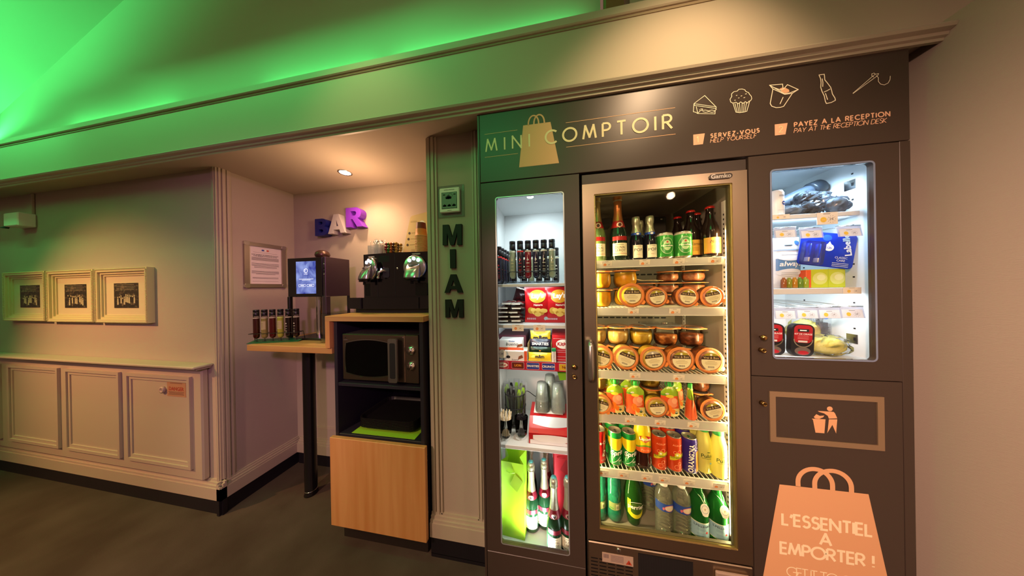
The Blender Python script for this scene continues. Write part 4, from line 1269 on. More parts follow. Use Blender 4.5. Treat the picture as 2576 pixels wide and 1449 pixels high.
def led_spot(x, y, z, up, parent_t, energy, col, target, ang=120):
    s = 1 if up else -1
    mb = MB().lathe([(0, 0.002), (0.016, 0.002), (0.022, 0.0), (0.022, -0.001)], chrome, n=20)
    mb.v = [(x + q[0], y + q[1], z + s * q[2]) for q in mb.v]
    o = lb(mb, 'led_spot', parent_t, parent_t)
    q = MB().lathe([(0, 0.0026), (0.015, 0.0026)], mat('led_disc', '#eaf4ff', 0.4, emit=30.0), n=20)
    q.v = [(x + a[0], y + a[1], z + s * a[2]) for a in q.v]
    sub(q, 'led_lens', o, parent_t)
    lamp('cabinet_led', 'SPOT', (x, y, z + s * 0.008), target, energy, col, 0.02, angle=ang, blend=0.7)
COOL = (0.80, 0.93, 1.0)
led_spot(-0.10, 0.10, 1.872, False, t, 9, COOL, (-0.05, 0.3, 1.45), 150)
led_spot(-0.070, 0.060, 0.191, True, t, 30, (0.85, 0.94, 1.0), (-0.09, 0.16, 0.7), 155)
led_spot(-0.10, 0.08, 1.061, False, t, 3.0, (1.0, 0.93, 0.8), (-0.1, 0.2, 0.7), 150)
lamp('cabinet_led', 'AREA', (-0.1, 0.055, 1.243), (-0.1, 0.25, 1.09), 0.55, COOL, 0.2, 0.02)
lamp('cabinet_led', 'AREA', (-0.1, 0.052, 1.434), (-0.1, 0.25, 1.28), 0.6, COOL, 0.2, 0.02)

# ---- tall fridge with the glass door
t = thing('drinks_fridge', 'stainless steel fridge with a tall glass door and warm light strips', 'fridge', (0.43, 0.05, 0))
fr_in = mat('fridge_inner_grey', '#8f8578', 0.5)
mb = MB()
mb.box(0.132, 0.142, 0.034, 0.56, 0.36, 1.864, fr_in)
mb.box(0.708, 0.724, 0.034, 0.56, 0.36, 1.864, fr_in)
mb.box(0.142, 0.708, 0.50, 0.56, 0.36, 1.864, fr_in)
mb.box(0.142, 0.708, 0.034, 0.50, 1.856, 1.864, fr_in)
mb.box(0.142, 0.708, 0.034, 0.50, 0.335, 0.360, fr_in)
lb(mb, 'casing', t, t)
lb(MB().box(0.132, 0.724, 0.05, 0.56, 0.0, 0.335, blackm), 'machine_bay', t, t)
mb = MB()
framed(mb, 0.1285, 0.7275, 0.366, 1.864, 0.176, 0.679, 0.416, 1.820, 0.0, 0.032, steel, 0.003)
lb(mb, 'door', t, t)
door = t.children[-1]
gask = mat('gasket_olive', '#4c4430', 0.4)
for dx, w_, y0, y1, m in ((0.0, 0.005, 0.004, 0.020, mat('spacer_gold', '#a89a5c', 0.35, 0.8, bump=((900, 900, 900), 0.6, 0.002))), (0.005, 0.003, 0.012, 0.024, gask)):
    x0, x1, z0, z1 = 0.176 + dx, 0.679 - dx, 0.416 + dx, 1.820 - dx
    mb = MB()
    mb.box(x0, x0 + w_, y0, y1, z0, z1, m); mb.box(x1 - w_, x1, y0, y1, z0, z1, m)
    mb.box(x0 + w_, x1 - w_, y0, y1, z0, z0 + w_, m); mb.box(x0 + w_, x1 - w_, y0, y1, z1 - w_, z1, m)
    sub(mb, 'window_gasket', door, t)
sub(MB().box(0.1765, 0.6785, 0.006, 0.010, 0.4165, 1.8195, clear('fridge_glass', 'f8fbf4', 0.12)), 'glass_pane', door, t)
mb = MB()
mb.tube([(0.147, 0.0, 1.196), (0.147, -0.024, 1.207), (0.147, -0.032, 1.190), (0.147, -0.034, 1.128), (0.147, -0.032, 1.066), (0.147, -0.024, 1.049), (0.147, 0.0, 1.060)], [0.008, 0.010, 0.0125, 0.0135, 0.0125, 0.010, 0.008], mat('satin_handle', '#b8b4ae', 0.25, 0.9), 14)
sub(mb, 'handle', door, t)
mb = MB()
mb.prism(rrect(-0.039, 0.039, -0.0095, 0.0095, 0.009), 0.005, 0, mat('dark_badge', '#57524e', 0.3, 0.7), face(0.638, 1.846, 0))
mb.text('Gamko', 0.022, mat('badge_silver', '#e2ded8', 0.25, 0.6), face(0.638, 1.846, 0), 0.0056, 0.025, 1.05)
sub(mb, 'badge', door, t)
# panel under the door
mb = MB()
mb.box(0.1285, 0.7275, 0.0, 0.05, 0.03, 0.357, steel, 0.003)
lb(mb, 'lower_panel', t, t)
lp = t.children[-1]
mb = MB()
for i in range(5):
    for j in range(11):
        x, z = 0.138 + i * 0.034, 0.292 - j * 0.0145
        mb.flat(rrect(x, x + 0.029, z - 0.0045, z, 0.002, 2), cabblack, fr, 0.0004)
sub(mb, 'vent_slots', lp, t)
mb = MB()
mb.prism(rect(0.324, 0.524, 0.06, 0.343), 0.0006, -0.0005, cabblack, fr)
for i in range(50):
    mb.flat(rect(0.3255 + 0.004 * i, 0.327 + 0.004 * i, 0.062, 0.341), mat('grille_grey', '#2b2a2c', 0.5), fr, 0.001)
sub(mb, 'condenser_grille', lp, t)
mb = MB()
mb.prism(rect(0.184, 0.305, 0.282, 0.321), 0.0008, 0, mat('rating_label', '#b09a88', 0.5), fr)
mb.flat([(0.276, 0.287), (0.300, 0.287), (0.288, 0.306)], mat('warning_red', '#b03a20', 0.5), fr, 0.0012)
mb.flat([(0.287, 0.290), (0.290, 0.290), (0.2885, 0.300)], ink, fr, 0.0016)
for k in range(5):
    mb.flat(rect(0.218, 0.268, 0.290 + 0.0055 * k, 0.292 + 0.0055 * k), grey_print, fr, 0.0012)
for k in range(6):
    mb.flat(rect(0.190 + 0.0035 * k, 0.192 + 0.0035 * k, 0.300, 0.316), grey_print, fr, 0.0012)
sub(mb, 'rating_label', lp, t)
mb = MB().lathe([(0, 0), (0.0095, 0), (0.0095, 0.004), (0.007, 0.006), (0, 0.006)], chrome, n=18)
mb.box(-0.001, 0.001, -0.004, 0.004, 0.006, 0.0065, ink)
mb.v = [(0.249 + x, -z, 0.342 + y) for x, y, z in mb.v]
sub(mb, 'lock', lp, t)
mb = MB()
mb.box(0.598, 0.712, -0.012, 0.0, 0.286, 0.332, mat('control_beige', '#9c8878', 0.4), 0.004)
mb.prism(rrect(0.612, 0.700, 0.292, 0.322, 0.004), 0.0125, 0.011, mat('control_face', '#6e5c50', 0.4), fr)
mb.text('88', 0.016, mat('led_red', '#ff3018', 0.4, emit=2.0), face(0.675, 0.306, 0), 0.0132, 0.02)
sub(mb, 'thermostat', lp, t)
lb(MB().box(0.1285, 0.7275, 0.004, 0.03, 1.8655, 1.906, mat('lintel_brown', '#3f3632', 0.4), 0.001), 'top_filler', t, t)
mb = MB()
mb.box(0.335, 0.60, 0.34, 0.37, 1.60, 1.80, mat('evaporator_dark', '#3a3630', 0.5), 0.004)
mb.box(0.20, 0.66, 0.36, 0.42, 1.58, 1.60, mat('evaporator_dark', '#3a3630', 0.5), 0.004)
mb.box(0.20, 0.32, 0.30, 0.40, 1.76, 1.80, mat('evaporator_dark', '#3a3630', 0.5), 0.004)
for x in (0.36, 0.575):
    mb.box(x - .005, x + .005, 0.336, 0.34, 1.782, 1.788, chrome)
lb(mb, 'evaporator_cover', t, t)
mb = MB()
for z in (1.495, 1.290, 1.235):
    for i in range(13):
        mb.flat(rrect(0.20 + i * 0.036, 0.228 + i * 0.036, z, z + 0.009, 0.004, 3), cabblack, face(0, 0, 0.4995), 0.0004)
lb(mb, 'air_slots', t, t)
ledm = mat('warm_led_tube', '#ffd88a', 0.4, emit=9.0)
for x in (0.1490, 0.692):
    mb = MB()
    for k in range(30):
        z = 0.43 + k * 0.041
        mb.box(x - 0.0042, x + 0.0042, 0.042, 0.0495, z, z + 0.037, ledm)
    mb.box(x - 0.006, x + 0.006, 0.0495, 0.053, 0.42, 1.67, white)
    lb(mb, 'light_strip', t, t)
    sg = 1 if x < 0.4 else -1
    o = lamp('fridge_strip_light', 'AREA', (x + sg * 0.006, 0.048, 1.04), (x + sg * 0.3, 0.22, 1.04), 11, (1.0, 0.78, 0.42), 1.22, 0.008)
    o.rotation_euler = (Vector((sg * 0.85, 0.5, 0)).to_track_quat('-Z', 'Y').to_matrix() @ Matrix.Rotation(PI / 2, 3, 'Z')).to_euler()
mb = MB()
for y in (0.09, 0.40):
    for x0, x1 in ((0.1425, 0.144), (0.7055, 0.707)):
        mb.box(x0, x1, y - 0.012, y + 0.012, 0.40, 1.78, white)
        for k in range(66):
            xx = x0 - 0.0004 if x0 > 0.4 else x1
            mb.box(xx, xx + 0.0004, y - 0.003, y + 0.003, 0.42 + k * 0.02, 0.428 + k * 0.02, ink)
lb(mb, 'shelf_rail', t, t)
wire = mat('white_coated_wire', '#d9d4c4', 0.35)
rail = clear('price_rail_plastic', 'e6e2dc', 0.3, 0.55, 'd8d2cc', 0.15)
for z in (1.545, 1.340, 1.067, 0.876, 0.640):
    mb = MB()
    for i in range(33):
        x = 0.148 + i * (0.554 / 32)
        mb.box(x - 0.0012, x + 0.0012, 0.050, 0.42, z - 0.003, z, wire)
    for y in (0.052, 0.17, 0.30, 0.42):
        mb.box(0.144, 0.7055, y, y + 0.004, z - 0.006, z - 0.003, wire)
    lb(mb, 'shelf', t, t)
    sh = t.children[-1]
    mb = MB()
    mb.prism([(0.0455, z - 0.0005), (0.050, z + 0.001), (0.050, z - 0.031), (0.038, z - 0.031), (0.038, z - 0.028)], 0.178, 0.676, rail, lambda u, v, w: (w, u, v))
    mb.box(0.178, 0.676, 0.0372, 0.0385, z - 0.032, z - 0.030, white)
    sub(mb, 'price_rail', sh, t)
    mb = MB()
    for x in (0.672, 0.182):
        mb.tube([(x, 0.045, z - 0.012), (x, 0.10, z - 0.004)], 0.002, chrome, 6)
    sub(mb, 'shelf_bracket', sh, t)
mb = MB().box(0.170, 0.694, 0.036, 0.041, 0.361, 0.392, clear('front_lip', 'cfcabf', 0.3, 0.45, '6e6558', 0.15))
lb(mb, 'front_lip', t, t)

# ---- cabinet with the display door above the waste bin door
t = thing('toiletries_cabinet', 'brown-grey cabinet with a lit glazed door above a waste bin door', 'cabinet', (0.95, 0.02, 0))
mb = MB()
mb.box(0.732, 0.800, 0.022, 0.42, 0.02, 1.912, white_in)
mb.box(1.150, 1.176, 0.022, 0.42, 0.02, 1.912, white_in)
mb.box(0.800, 1.150, 0.37, 0.42, 0.02, 1.912, white_in)
mb.box(0.800, 1.150, 0.022, 0.37, 1.905, 1.912, white_in)
mb.box(0.800, 1.150, 0.022, 0.37, 1.125, 1.147, white_in)
lb(mb, 'carcass', t, t)
for z0, z1 in ((1.680, 1.697), (1.390, 1.413)):
    lb(MB().box(0.801, 1.120, 0.050, 0.369, z0, z1, white_in, 0.0015), 'shelf', t, t)
mb = MB()
framed(mb, 0.7325, 1.1765, 1.089, 1.911, 0.803, 1.106, 1.157, 1.852, 0.0, 0.018, cabdark, 0.012)
lb(mb, 'display_door', t, t)
door = t.children[-1]
mb = MB()
loop = rrect(0.802, 1.107, 1.156, 1.853, 0.012)
mb.strokes([loop + [loop[0]]], 0.0028, mat('window_trim_blue', '#9fb4dc', 0.25, 0.6), fr, 0.0012)
sub(mb, 'window_trim', door, t)
sub(MB().box(0.8035, 1.1055, 0.009, 0.013, 1.1575, 1.8515, glass), 'glass_pane', door, t)
knob_at(0.760, 1.235, door, t)
knob_at(0.762, 1.186, door, t, 0.0, 'lock')
lb(MB().box(0.7325, 1.1765, 0.0, 0.018, 0.02, 1.085, cabdark, 0.0015), 'bin_door', t, t)
door = t.children[-1]
knob_at(0.762, 0.988, door, t, 0.0, 'lock')
mb = MB()
bf = mat('bin_frame_champagne', '#b39c80', 0.35, 0.7)
X0, X1, Z0, Z1, w_ = 0.786, 1.122, 0.846, 1.033, 0.0185
mb.prism([(X0, Z1), (X0 + w_, Z1 - w_), (X1 - w_, Z1 - w_), (X1, Z1)], 0.004, 0, bf, fr)
mb.prism([(X0, Z0), (X1, Z0), (X1 - w_, Z0 + w_), (X0 + w_, Z0 + w_)], 0.004, 0, bf, fr)
mb.prism([(X0, Z0), (X0 + w_, Z0 + w_), (X0 + w_, Z1 - w_), (X0, Z1)], 0.004, 0, bf, fr)
mb.prism([(X1, Z0), (X1, Z1), (X1 - w_, Z1 - w_), (X1 - w_, Z0 + w_)], 0.004, 0, bf, fr)
sub(mb, 'flap_frame', door, t)
mb = MB()
mb.prism(rect(X0 + w_ + 0.001, X1 - w_ - 0.001, Z0 + w_ + 0.001, Z1 - w_ - 0.001), 0.0012, 0, cabdark, fr)
sub(mb, 'waste_flap', door, t)
mb = MB()
BIN = [[(0.9154,0.9411),(0.9565,0.9419),(0.9525,0.8912),(0.926,0.8913),(0.9191,0.9373)],[(0.9217,0.9477),(0.9294,0.9584),(0.9397,0.9531),(0.9529,0.9552),(0.95,0.9489),(0.9375,0.9419),(0.925,0.9429)],[(0.9337,0.9704),(0.9585,0.9707),(0.981,0.9704),(0.985,0.9643),(0.9909,0.9482),(0.9664,0.9452),(0.9632,0.955),(0.9522,0.9632),(0.9378,0.9671)],[(0.9663,0.9427),(0.9908,0.9447),(0.9869,0.8934),(0.9763,0.9235),(0.9604,0.8919),(0.9626,0.9047)]]
for p in BIN:
    mb.flat(p, tan_print, fr, 0.0018)
mb.flat(disc(0.9695, 0.9805, 0.0085), tan_print, fr, 0.0018)
sub(mb, 'waste_pictogram', door, t)
mb = MB()
mb.flat([(0.815, 0.688), (1.078, 0.688), (1.165, 0.19), (0.735, 0.19)], tan_print, fr, 0.0005)
mb.strokes([[(0.8725, 0.687)] + arc(0.9235, 0.705, 0.0515, 0.053, 180, 0, 20) + [(0.975, 0.687)], [(0.9225, 0.687)] + arc(0.9755, 0.705, 0.0535, 0.053, 180, 0, 20) + [(1.029, 0.687)]], 0.0075, tan_print, fr, 0.0005)
ec = mat('slogan_cream', '#fff0c8', 0.5)
sign_text(mb, "L'ESSENTIEL", 0.822, 1.086, 0.5415, 0.040, 0.0040, ec, fr, 0.0010)
sign_text(mb, 'A', 0.936, 0.971, 0.487, 0.040, 0.0040, ec, fr, 0.0010)
sign_text(mb, 'EMPORTER !', 0.815, 1.088, 0.4335, 0.040, 0.0040, ec, fr, 0.0010)
sign_text(mb, 'GET IT TO GO', 0.833, 1.06, 0.353, 0.034, 0.0016, ec, fr, 0.0010)
sub(mb, 'bag_emblem', door, t)
mb = MB()
for z in (1.812, 1.212):
    mb.box(1.1485, 1.150, 0.09, 0.125, z - 0.018, z + 0.018, chrome)
    mb.box(1.1475, 1.1487, 0.096, 0.102, z - 0.006, z + 0.006, ink)
lb(mb, 'hinge_plate', t, t)
mb = MB()
for y in (0.10, 0.28):
    for k in range(14):
        mb.box(1.1492, 1.1502, y - .003, y + .003, 1.20 + 0.05 * k, 1.206 + 0.05 * k, ink)
lb(mb, 'shelf_peg_holes', t, t)
BLUE = (0.50, 0.74, 1.0)
led_spot(1.02, 0.10, 1.904, False, t, 10, BLUE, (1.0, 0.2, 1.5), 160)
lamp('cabinet_led', 'AREA', (0.97, 0.055, 1.676), (0.97, 0.26, 1.47), 1.4, BLUE, 0.25, 0.02)
lamp('cabinet_led', 'AREA', (0.97, 0.055, 1.386), (0.97, 0.24, 1.2), 1.6, (0.85, 0.92, 1.0), 0.25, 0.02)

# ------------------------------------------------------------------ goods in the fridge
def bottle_thing(name, loc, label, group=None, rz=0.0):
    return thing(name, label, 'bottle', loc, rz, group)
def can_thing(loc, label, hexc, group, decor=None, r=0.029, h=0.150, rz=0.0, rimhex=None, copy=None):
    t = thing('drink_can', label, 'can', loc, rz, group)
    m = mat('can_' + hexc, hexc, 0.25, 0.25)
    alu_ = mat('can_aluminium', '#c9c2b4', 0.28, 0.9)
    rr = r * 0.90
    mb = MB()
    mb.lathe([(0, 0.004), (r * 0.72, 0.0), (r * 0.78, 0.0015), (r, 0.010), (r, h - 0.016), (r * 0.985, h - 0.012), (rr, h - 0.004)], m, n=32, ms=[alu_, alu_, alu_, m, m, mat('can_' + (rimhex or hexc), rimhex or hexc, 0.25, 0.25)])
    if decor:
        decor(mb, wrap(r), r, h)
    mb.build('can_body', t)
    mb = MB()
    mb.lathe([(rr, h - 0.004), (rr * 1.015, h - 0.002), (rr * 1.0, h), (rr * 0.94, h - 0.0005), (rr * 0.90, h - 0.006), (0, h - 0.0055)], alu_, n=32)
    l = mb.build('can_lid', t)
    mb = MB()
    mb.prism(rrect(-0.0045, 0.0045, -0.010, 0.008, 0.004), h - 0.0038, h - 0.005, chrome, lambda u, v, w: (u, v, w))
    mb.prism(disc(0, -0.012, 0.007, 14, 0.006), h - 0.0049, h - 0.0054, mat('can_mouth_grey', '#8f897c', 0.35, 0.9), lambda u, v, w: (u, v, w))
    mb.prism(disc(0, 0.003, 0.0022, 8), h - 0.0036, h - 0.005, ink, lambda u, v, w: (u, v, w))
    mb.build('pull_tab', l)
    return t
wht = mat('print_white', '#f2efe6', 0.5)
yel = mat('print_yellow', '#e8c81a', 0.4)
grn = mat('print_green', '#1f7a2a', 0.4)

def lime_decor(mb, fr, r, h):
    n = 24                                            # lemon-lime half with a rounded lower edge
    for i in range(n):
        a, b = -0.052 + 0.104 * i / n, -0.052 + 0.104 * (i + 1) / n
        za, zb = h * 0.50 + 0.042 * (abs(a) / 0.052) ** 2, h * 0.50 + 0.042 * (abs(b) / 0.052) ** 2
        mb.add([fr(a, za, .0005), fr(b, zb, .0005), fr(b, h - 0.026, .0005), fr(a, h - 0.026, .0005)], [(0, 1, 2, 3)], yel, True)
        mb.add([fr(a, za - .003, .0006), fr(b, zb - .003, .0006), fr(b, zb, .0006), fr(a, za, .0006)], [(0, 1, 2, 3)], mat('lime_edge', '#c9d86a', 0.4), True)
    mb.text('Sprite', 0.028, wht, wrap(r, 0.062, 0.25), 0.0009, 0.03, 1.0, 0.2, 0.08)
    pts = [(-0.02 + 0.035 * i / 10, 0.018 + 0.028 * (i / 10) ** 1.6) for i in range(11)]
    mb.strokes([pts], 0.0008, wht, fr, 0.0008)
    mb.strokes([[(-0.022, 0.052), (-0.012, 0.038)], [(-0.026, 0.064), (-0.022, 0.052)]], 0.0006, wht, fr, 0.0008)
    for z in (0.030, 0.026):
        patch(mb, 0.006, 0.022, z, z + 0.0014, wht, fr, 0.0008, 3)
def agrum_decor(mb, fr, r, h):
    n = 16
    yb = mat('print_lime_yellow', '#c9c222', 0.4)
    for i in range(n):
        a, b = -0.030 + 0.06 * i / n, -0.030 + 0.06 * (i + 1) / n
        f = lambda q: 0.060 + 0.010 * math.sin(q / 0.03 * 1.5 + 0.3)
        mb.add([fr(a, f(a), .0007), fr(b, f(b), .0007), fr(b, f(b) + .015, .0007), fr(a, f(a) + .015, .0007)], [(0, 1, 2, 3)], yb, True)
    blob(mb, -0.002, 0.079, 0.010, 0.010, yb, fr, 0.0006)
    blob(mb, -0.003, 0.079, 0.004, 0.004, wht, fr, 0.0010)
    mb.text('Schweppes', 0.0125, mat('print_dark_green', '#2a4a12', 0.5), wrap(r, 0.069), 0.0011, 0.01, 1.0, 0.1, 0.12)
    mb.text('AGRUM', 0.0105, mat('print_pale_orange', '#f0a070', 0.5), wrap(r, 0.118), 0.0008, 0.0)
    for cu_, cv, q in ((0.006, 0.092, 0.007), (-0.010, 0.088, 0.006), (-0.004, 0.028, 0.009), (0.006, 0.044, 0.006)):
        mb.strokes([[(cu_ + q * math.cos(a / 6 * PI), cv + q * math.sin(a / 6 * PI)) for a in range(12)] + [(cu_ + q, cv)]], 0.0006, mat('print_pale_orange', '#f0a070', 0.5), fr, 0.0008)
    patch(mb, 0.014, 0.018, 0.014, 0.019, wht, fr, 0.0008, 1)
def orangina_decor(mb, fr, r, h):
    org = mat('print_orange', '#ee8a18', 0.4)
    for i in range(8):
        a, b = 0.012 + 0.02 * i / 8, 0.012 + 0.02 * (i + 1) / 8
        mb.add([fr(a, 0.014 + 0.004 * i / 8, .0006), fr(b, 0.014 + .004 * (i + 1) / 8, .0006), fr(b, 0.10 - 0.0, .0006), fr(a, 0.092 + .001 * i, .0006)], [(0, 1, 2, 3)], org, True)
    mb.text('ORANGINA', 0.0245, wht, wrap(r, 0.070, -0.15), 0.0009, 0.035, 0.88, 0.0, PI / 2 - 0.06)
    for k in range(18):
        blob(mb, random.uniform(0.006, 0.028), random.uniform(0.10, 0.135), 0.0016, 0.0016, mat('print_lilac', '#b8a8e0', 0.4), fr, 0.0006, 8)
def cola_decor(mb, fr, r, h):
    mb.text('Coca-Cola', 0.020, wht, wrap(r, 0.098, 0.25), 0.0008, 0.01, 0.9, 0.2, 0.06)
    mb.strokes([[(0.012, 0.04), (0.022, 0.066)]], 0.004, wht, fr, 0.0007)
    mb.strokes([[(0.013, 0.052), (0.020, 0.040)]], 0.003, wht, fr, 0.0007)
    for z in (0.024, 0.020):
        patch(mb, 0.004, 0.018, z, z + 0.0012, wht, fr, 0.0008, 3)
def beer_decor(mb, fr, r, h):
    pale = mat('print_pale_green', '#b9d8a4', 0.4)
    blob(mb, 0, 0.056, 0.026, 0.036, mat('print_mid_green', '#2f8a34', 0.35), fr, 0.0004, 28)
    mb.strokes([[(0.024 * math.cos(a / 14 * PI), 0.056 + 0.034 * math.sin(a / 14 * PI)) for a in range(28)] + [(0.024, 0.056)]], 0.0008, pale, fr, 0.0007)
    blob(mb, 0, 0.058, 0.014, 0.022, pale, fr, 0.0008, 22)
    patch(mb, -0.026, 0.026, 0.050, 0.063, mat('can_#3fa043', '#3fa043', 0.25, 0.25), fr, 0.0011, 14)
    mb.text('Heineken', 0.0118, wht, wrap(r, 0.0565), 0.0015, 0.02)
    star = [(0.0062 * (1 if k % 2 == 0 else 0.4) * math.sin(k * PI / 5), 0.072 + 0.0062 * (1 if k % 2 == 0 else 0.4) * math.cos(k * PI / 5)) for k in range(10)]
    mb.flat(star, mat('print_red', '#c22a22', 0.4), fr, 0.0014)
    mb.text('BEER', 0.0075, pale, wrap(r, 0.086), 0.0008)

Z5 = 0.641
can_thing((0.193, 0.086, Z5), 'red cola can at the end of the soft drink shelf, half behind the door frame', '#c01a1c', 'cans on the soft drink shelf', cola_decor)
can_thing((0.192, 0.150, Z5), 'red cola can standing behind the front cola can', '#c01a1c', 'cans on the soft drink shelf')
can_thing((0.262, 0.086, Z5), 'green and yellow lemon-lime can in front, next to the cola can', '#1d8a3a', 'cans on the soft drink shelf', lime_decor, rz=0.05)
can_thing((0.320, 0.086, Z5), 'green and yellow lemon-lime can in front, next to the iced tea bottle', '#1d8a3a', 'cans on the soft drink shelf', lime_decor, rz=0.0)
can_thing((0.262, 0.152, Z5), 'green and yellow lemon-lime can in the second row, nearer the cola cans', '#1d8a3a', 'cans on the soft drink shelf', lime_decor)
can_thing((0.323, 0.152, Z5), 'green and yellow lemon-lime can in the second row, nearer the iced tea', '#1d8a3a', 'cans on the soft drink shelf', lime_decor)
can_thing((0.443, 0.086, Z5), 'orange citrus can with a yellow ribbon in front, beside the iced tea bottle', '#d8481c', 'cans on the soft drink shelf', agrum_decor, rz=-0.05)
can_thing((0.502, 0.086, Z5), 'orange citrus can with a yellow ribbon in front, beside the violet can', '#d8481c', 'cans on the soft drink shelf', agrum_decor, rz=0.08)
can_thing((0.447, 0.152, Z5), 'orange citrus can in the second row, behind the iced tea side', '#d8481c', 'cans on the soft drink shelf', agrum_decor)
can_thing((0.507, 0.152, Z5), 'orange citrus can in the second row, next to the violet can behind', '#d8481c', 'cans on the soft drink shelf', agrum_decor)
can_thing((0.560, 0.086, Z5), 'violet and orange can with big sideways lettering at the front of its shelf', '#3a2b86', 'cans on the soft drink shelf', orangina_decor)
can_thing((0.567, 0.152, Z5), 'violet can standing behind the front violet can', '#3a2b86', 'cans on the soft drink shelf', orangina_decor)
G1 = 'green beer cans on the top fridge shelf'
can_thing((0.485, 0.100, 1.546), 'green beer can with a red star next to the small champagne bottles', '#3fa043', G1, beer_decor, 0.0325, 0.113, -0.1, '#c9c2b4')
can_thing((0.551, 0.090, 1.546), 'green beer can with a red star next to the orange-labelled bottles', '#3fa043', G1, beer_decor, 0.0325, 0.113, -0.15, '#c9c2b4')

# iced tea
def tea():
    t = bottle_thing('iced_tea_bottle', (0.377, 0.088, Z5), 'plastic iced tea bottle with a yellow wrap and red badge')
    team = mat('tea_brown', '#2e1410', 0.12)
    mb = MB()
    mb.lathe([(0, 0.003), (0.024, 0.0), (0.030, 0.006), (0.031, 0.02), (0.029, 0.045), (0.030, 0.066), (0.0325, 0.075), (0.0325, 0.15), (0.030, 0.172), (0.022, 0.198), (0.014, 0.212), (0.0135, 0.222)], team, n=28)
    mb.build('bottle_body', t)
    mb = MB()
    ym = mat('tea_yellow_wrap', '#dcc81c', 0.3)
    mb.lathe([(0.0332, 0.076), (0.0334, 0.09), (0.0334, 0.150), (0.0306, 0.1725), (0.0226, 0.1985)], ym, n=28, ms=[mat('tea_peach', '#e2632a', 0.3), ym, ym, ym])
    fr = wrap(0.0336)
    for i in range(14):
        a, b = -0.04 + 0.08 * i / 14, -0.04 + 0.08 * (i + 1) / 14
        f = lambda q: 0.098 + 0.006 * math.cos(q / 0.04 * PI)
        mb.add([fr(a, .077, .0003), fr(b, .077, .0003), fr(b, f(b), .0003), fr(a, f(a), .0003)], [(0, 1, 2, 3)], mat('tea_peach', '#e2632a', 0.3), True)
        mb.add([fr(a, f(a), .0003), fr(b, f(b), .0003), fr(b, f(b) + .006, .0003), fr(a, f(a) + .006, .0003)], [(0, 1, 2, 3)], mat('tea_leaf', '#5f9a2c', 0.3), True)
    mb.add([fr(u, v, .0034) for u, v in [(-0.021, 0.130), (0.021, 0.130), (0.021, 0.146), (0.010, 0.150), (-0.010, 0.150), (-0.021, 0.146)]], [(0, 1, 2, 3, 4, 5)], mat('tea_badge_red', '#b81a1e', 0.35))
    mb.add([fr(u, v, .0034) for u, v in [(-0.021, 0.130), (0.0, 0.122), (0.021, 0.130)]], [(0, 1, 2)], mat('tea_badge_red', '#b81a1e', 0.35))
    mb.text('Lipton', 0.0165, wht, wrap(0.0336, 0.137), 0.0042, 0.025)
    mb.text('Peche', 0.014, mat('print_peach', '#f6b088', 0.4), wrap(0.0336, 0.088), 0.0010, 0.0, 1, 0.25)
    mb.build('wrap_label', t)
    MB().lathe([(0.0155, 0.212), (0.0155, 0.228), (0, 0.229)], yel, n=18).build('screw_cap', t)
tea()
# lemon drinks
def lemonade(loc, label, rz=0.0):
    t = bottle_thing('lemonade_bottle', loc, label, 'pale yellow lemon drinks', rz)
    lem = clear('lemon_drink', 'f0ea9c', 0.2, 0.72, 'e6df74')
    mb = MB()
    mb.lathe([(0, 0.003), (0.022, 0.0), (0.0285, 0.008), (0.0285, 0.11), (0.027, 0.135), (0.019, 0.168), (0.0175, 0.180)], lem, n=28)
    mb.build('bottle_body', t)
    mb = MB()
    fr = wrap(0.0285)
    dg = mat('print_dark_green', '#2a4a12', 0.5)
    mb.text('Pulco', 0.021, dg, wrap(0.0285, 0.078), 0.0006, 0.01, 1, 0.1, 0.06)
    blob(mb, 0.004, 0.094, 0.006, 0.0018, dg, fr)
    patch(mb, -0.020, 0.018, 0.066, 0.0672, dg, fr, 0.0006, 6)
    blob(mb, 0.012, 0.048, 0.005, 0.004, mat('print_pale_blue', '#7fb0c0', 0.5), fr)
    mb.build('print', t)
    MB().lathe([(0.0195, 0.172), (0.0195, 0.192), (0.017, 0.194), (0, 0.194)], mat('green_cap', '#3aa34c', 0.35), n=20).build('screw_cap', t)
lemonade((0.621, 0.098, Z5), 'pale yellow lemon drink bottle next to the violet cans')
lemonade((0.6650, 0.077, Z5), 'pale yellow lemon drink bottle beside the light strip')
lemonade((0.609, 0.165, Z5), 'pale yellow lemon drink bottle in the second row')

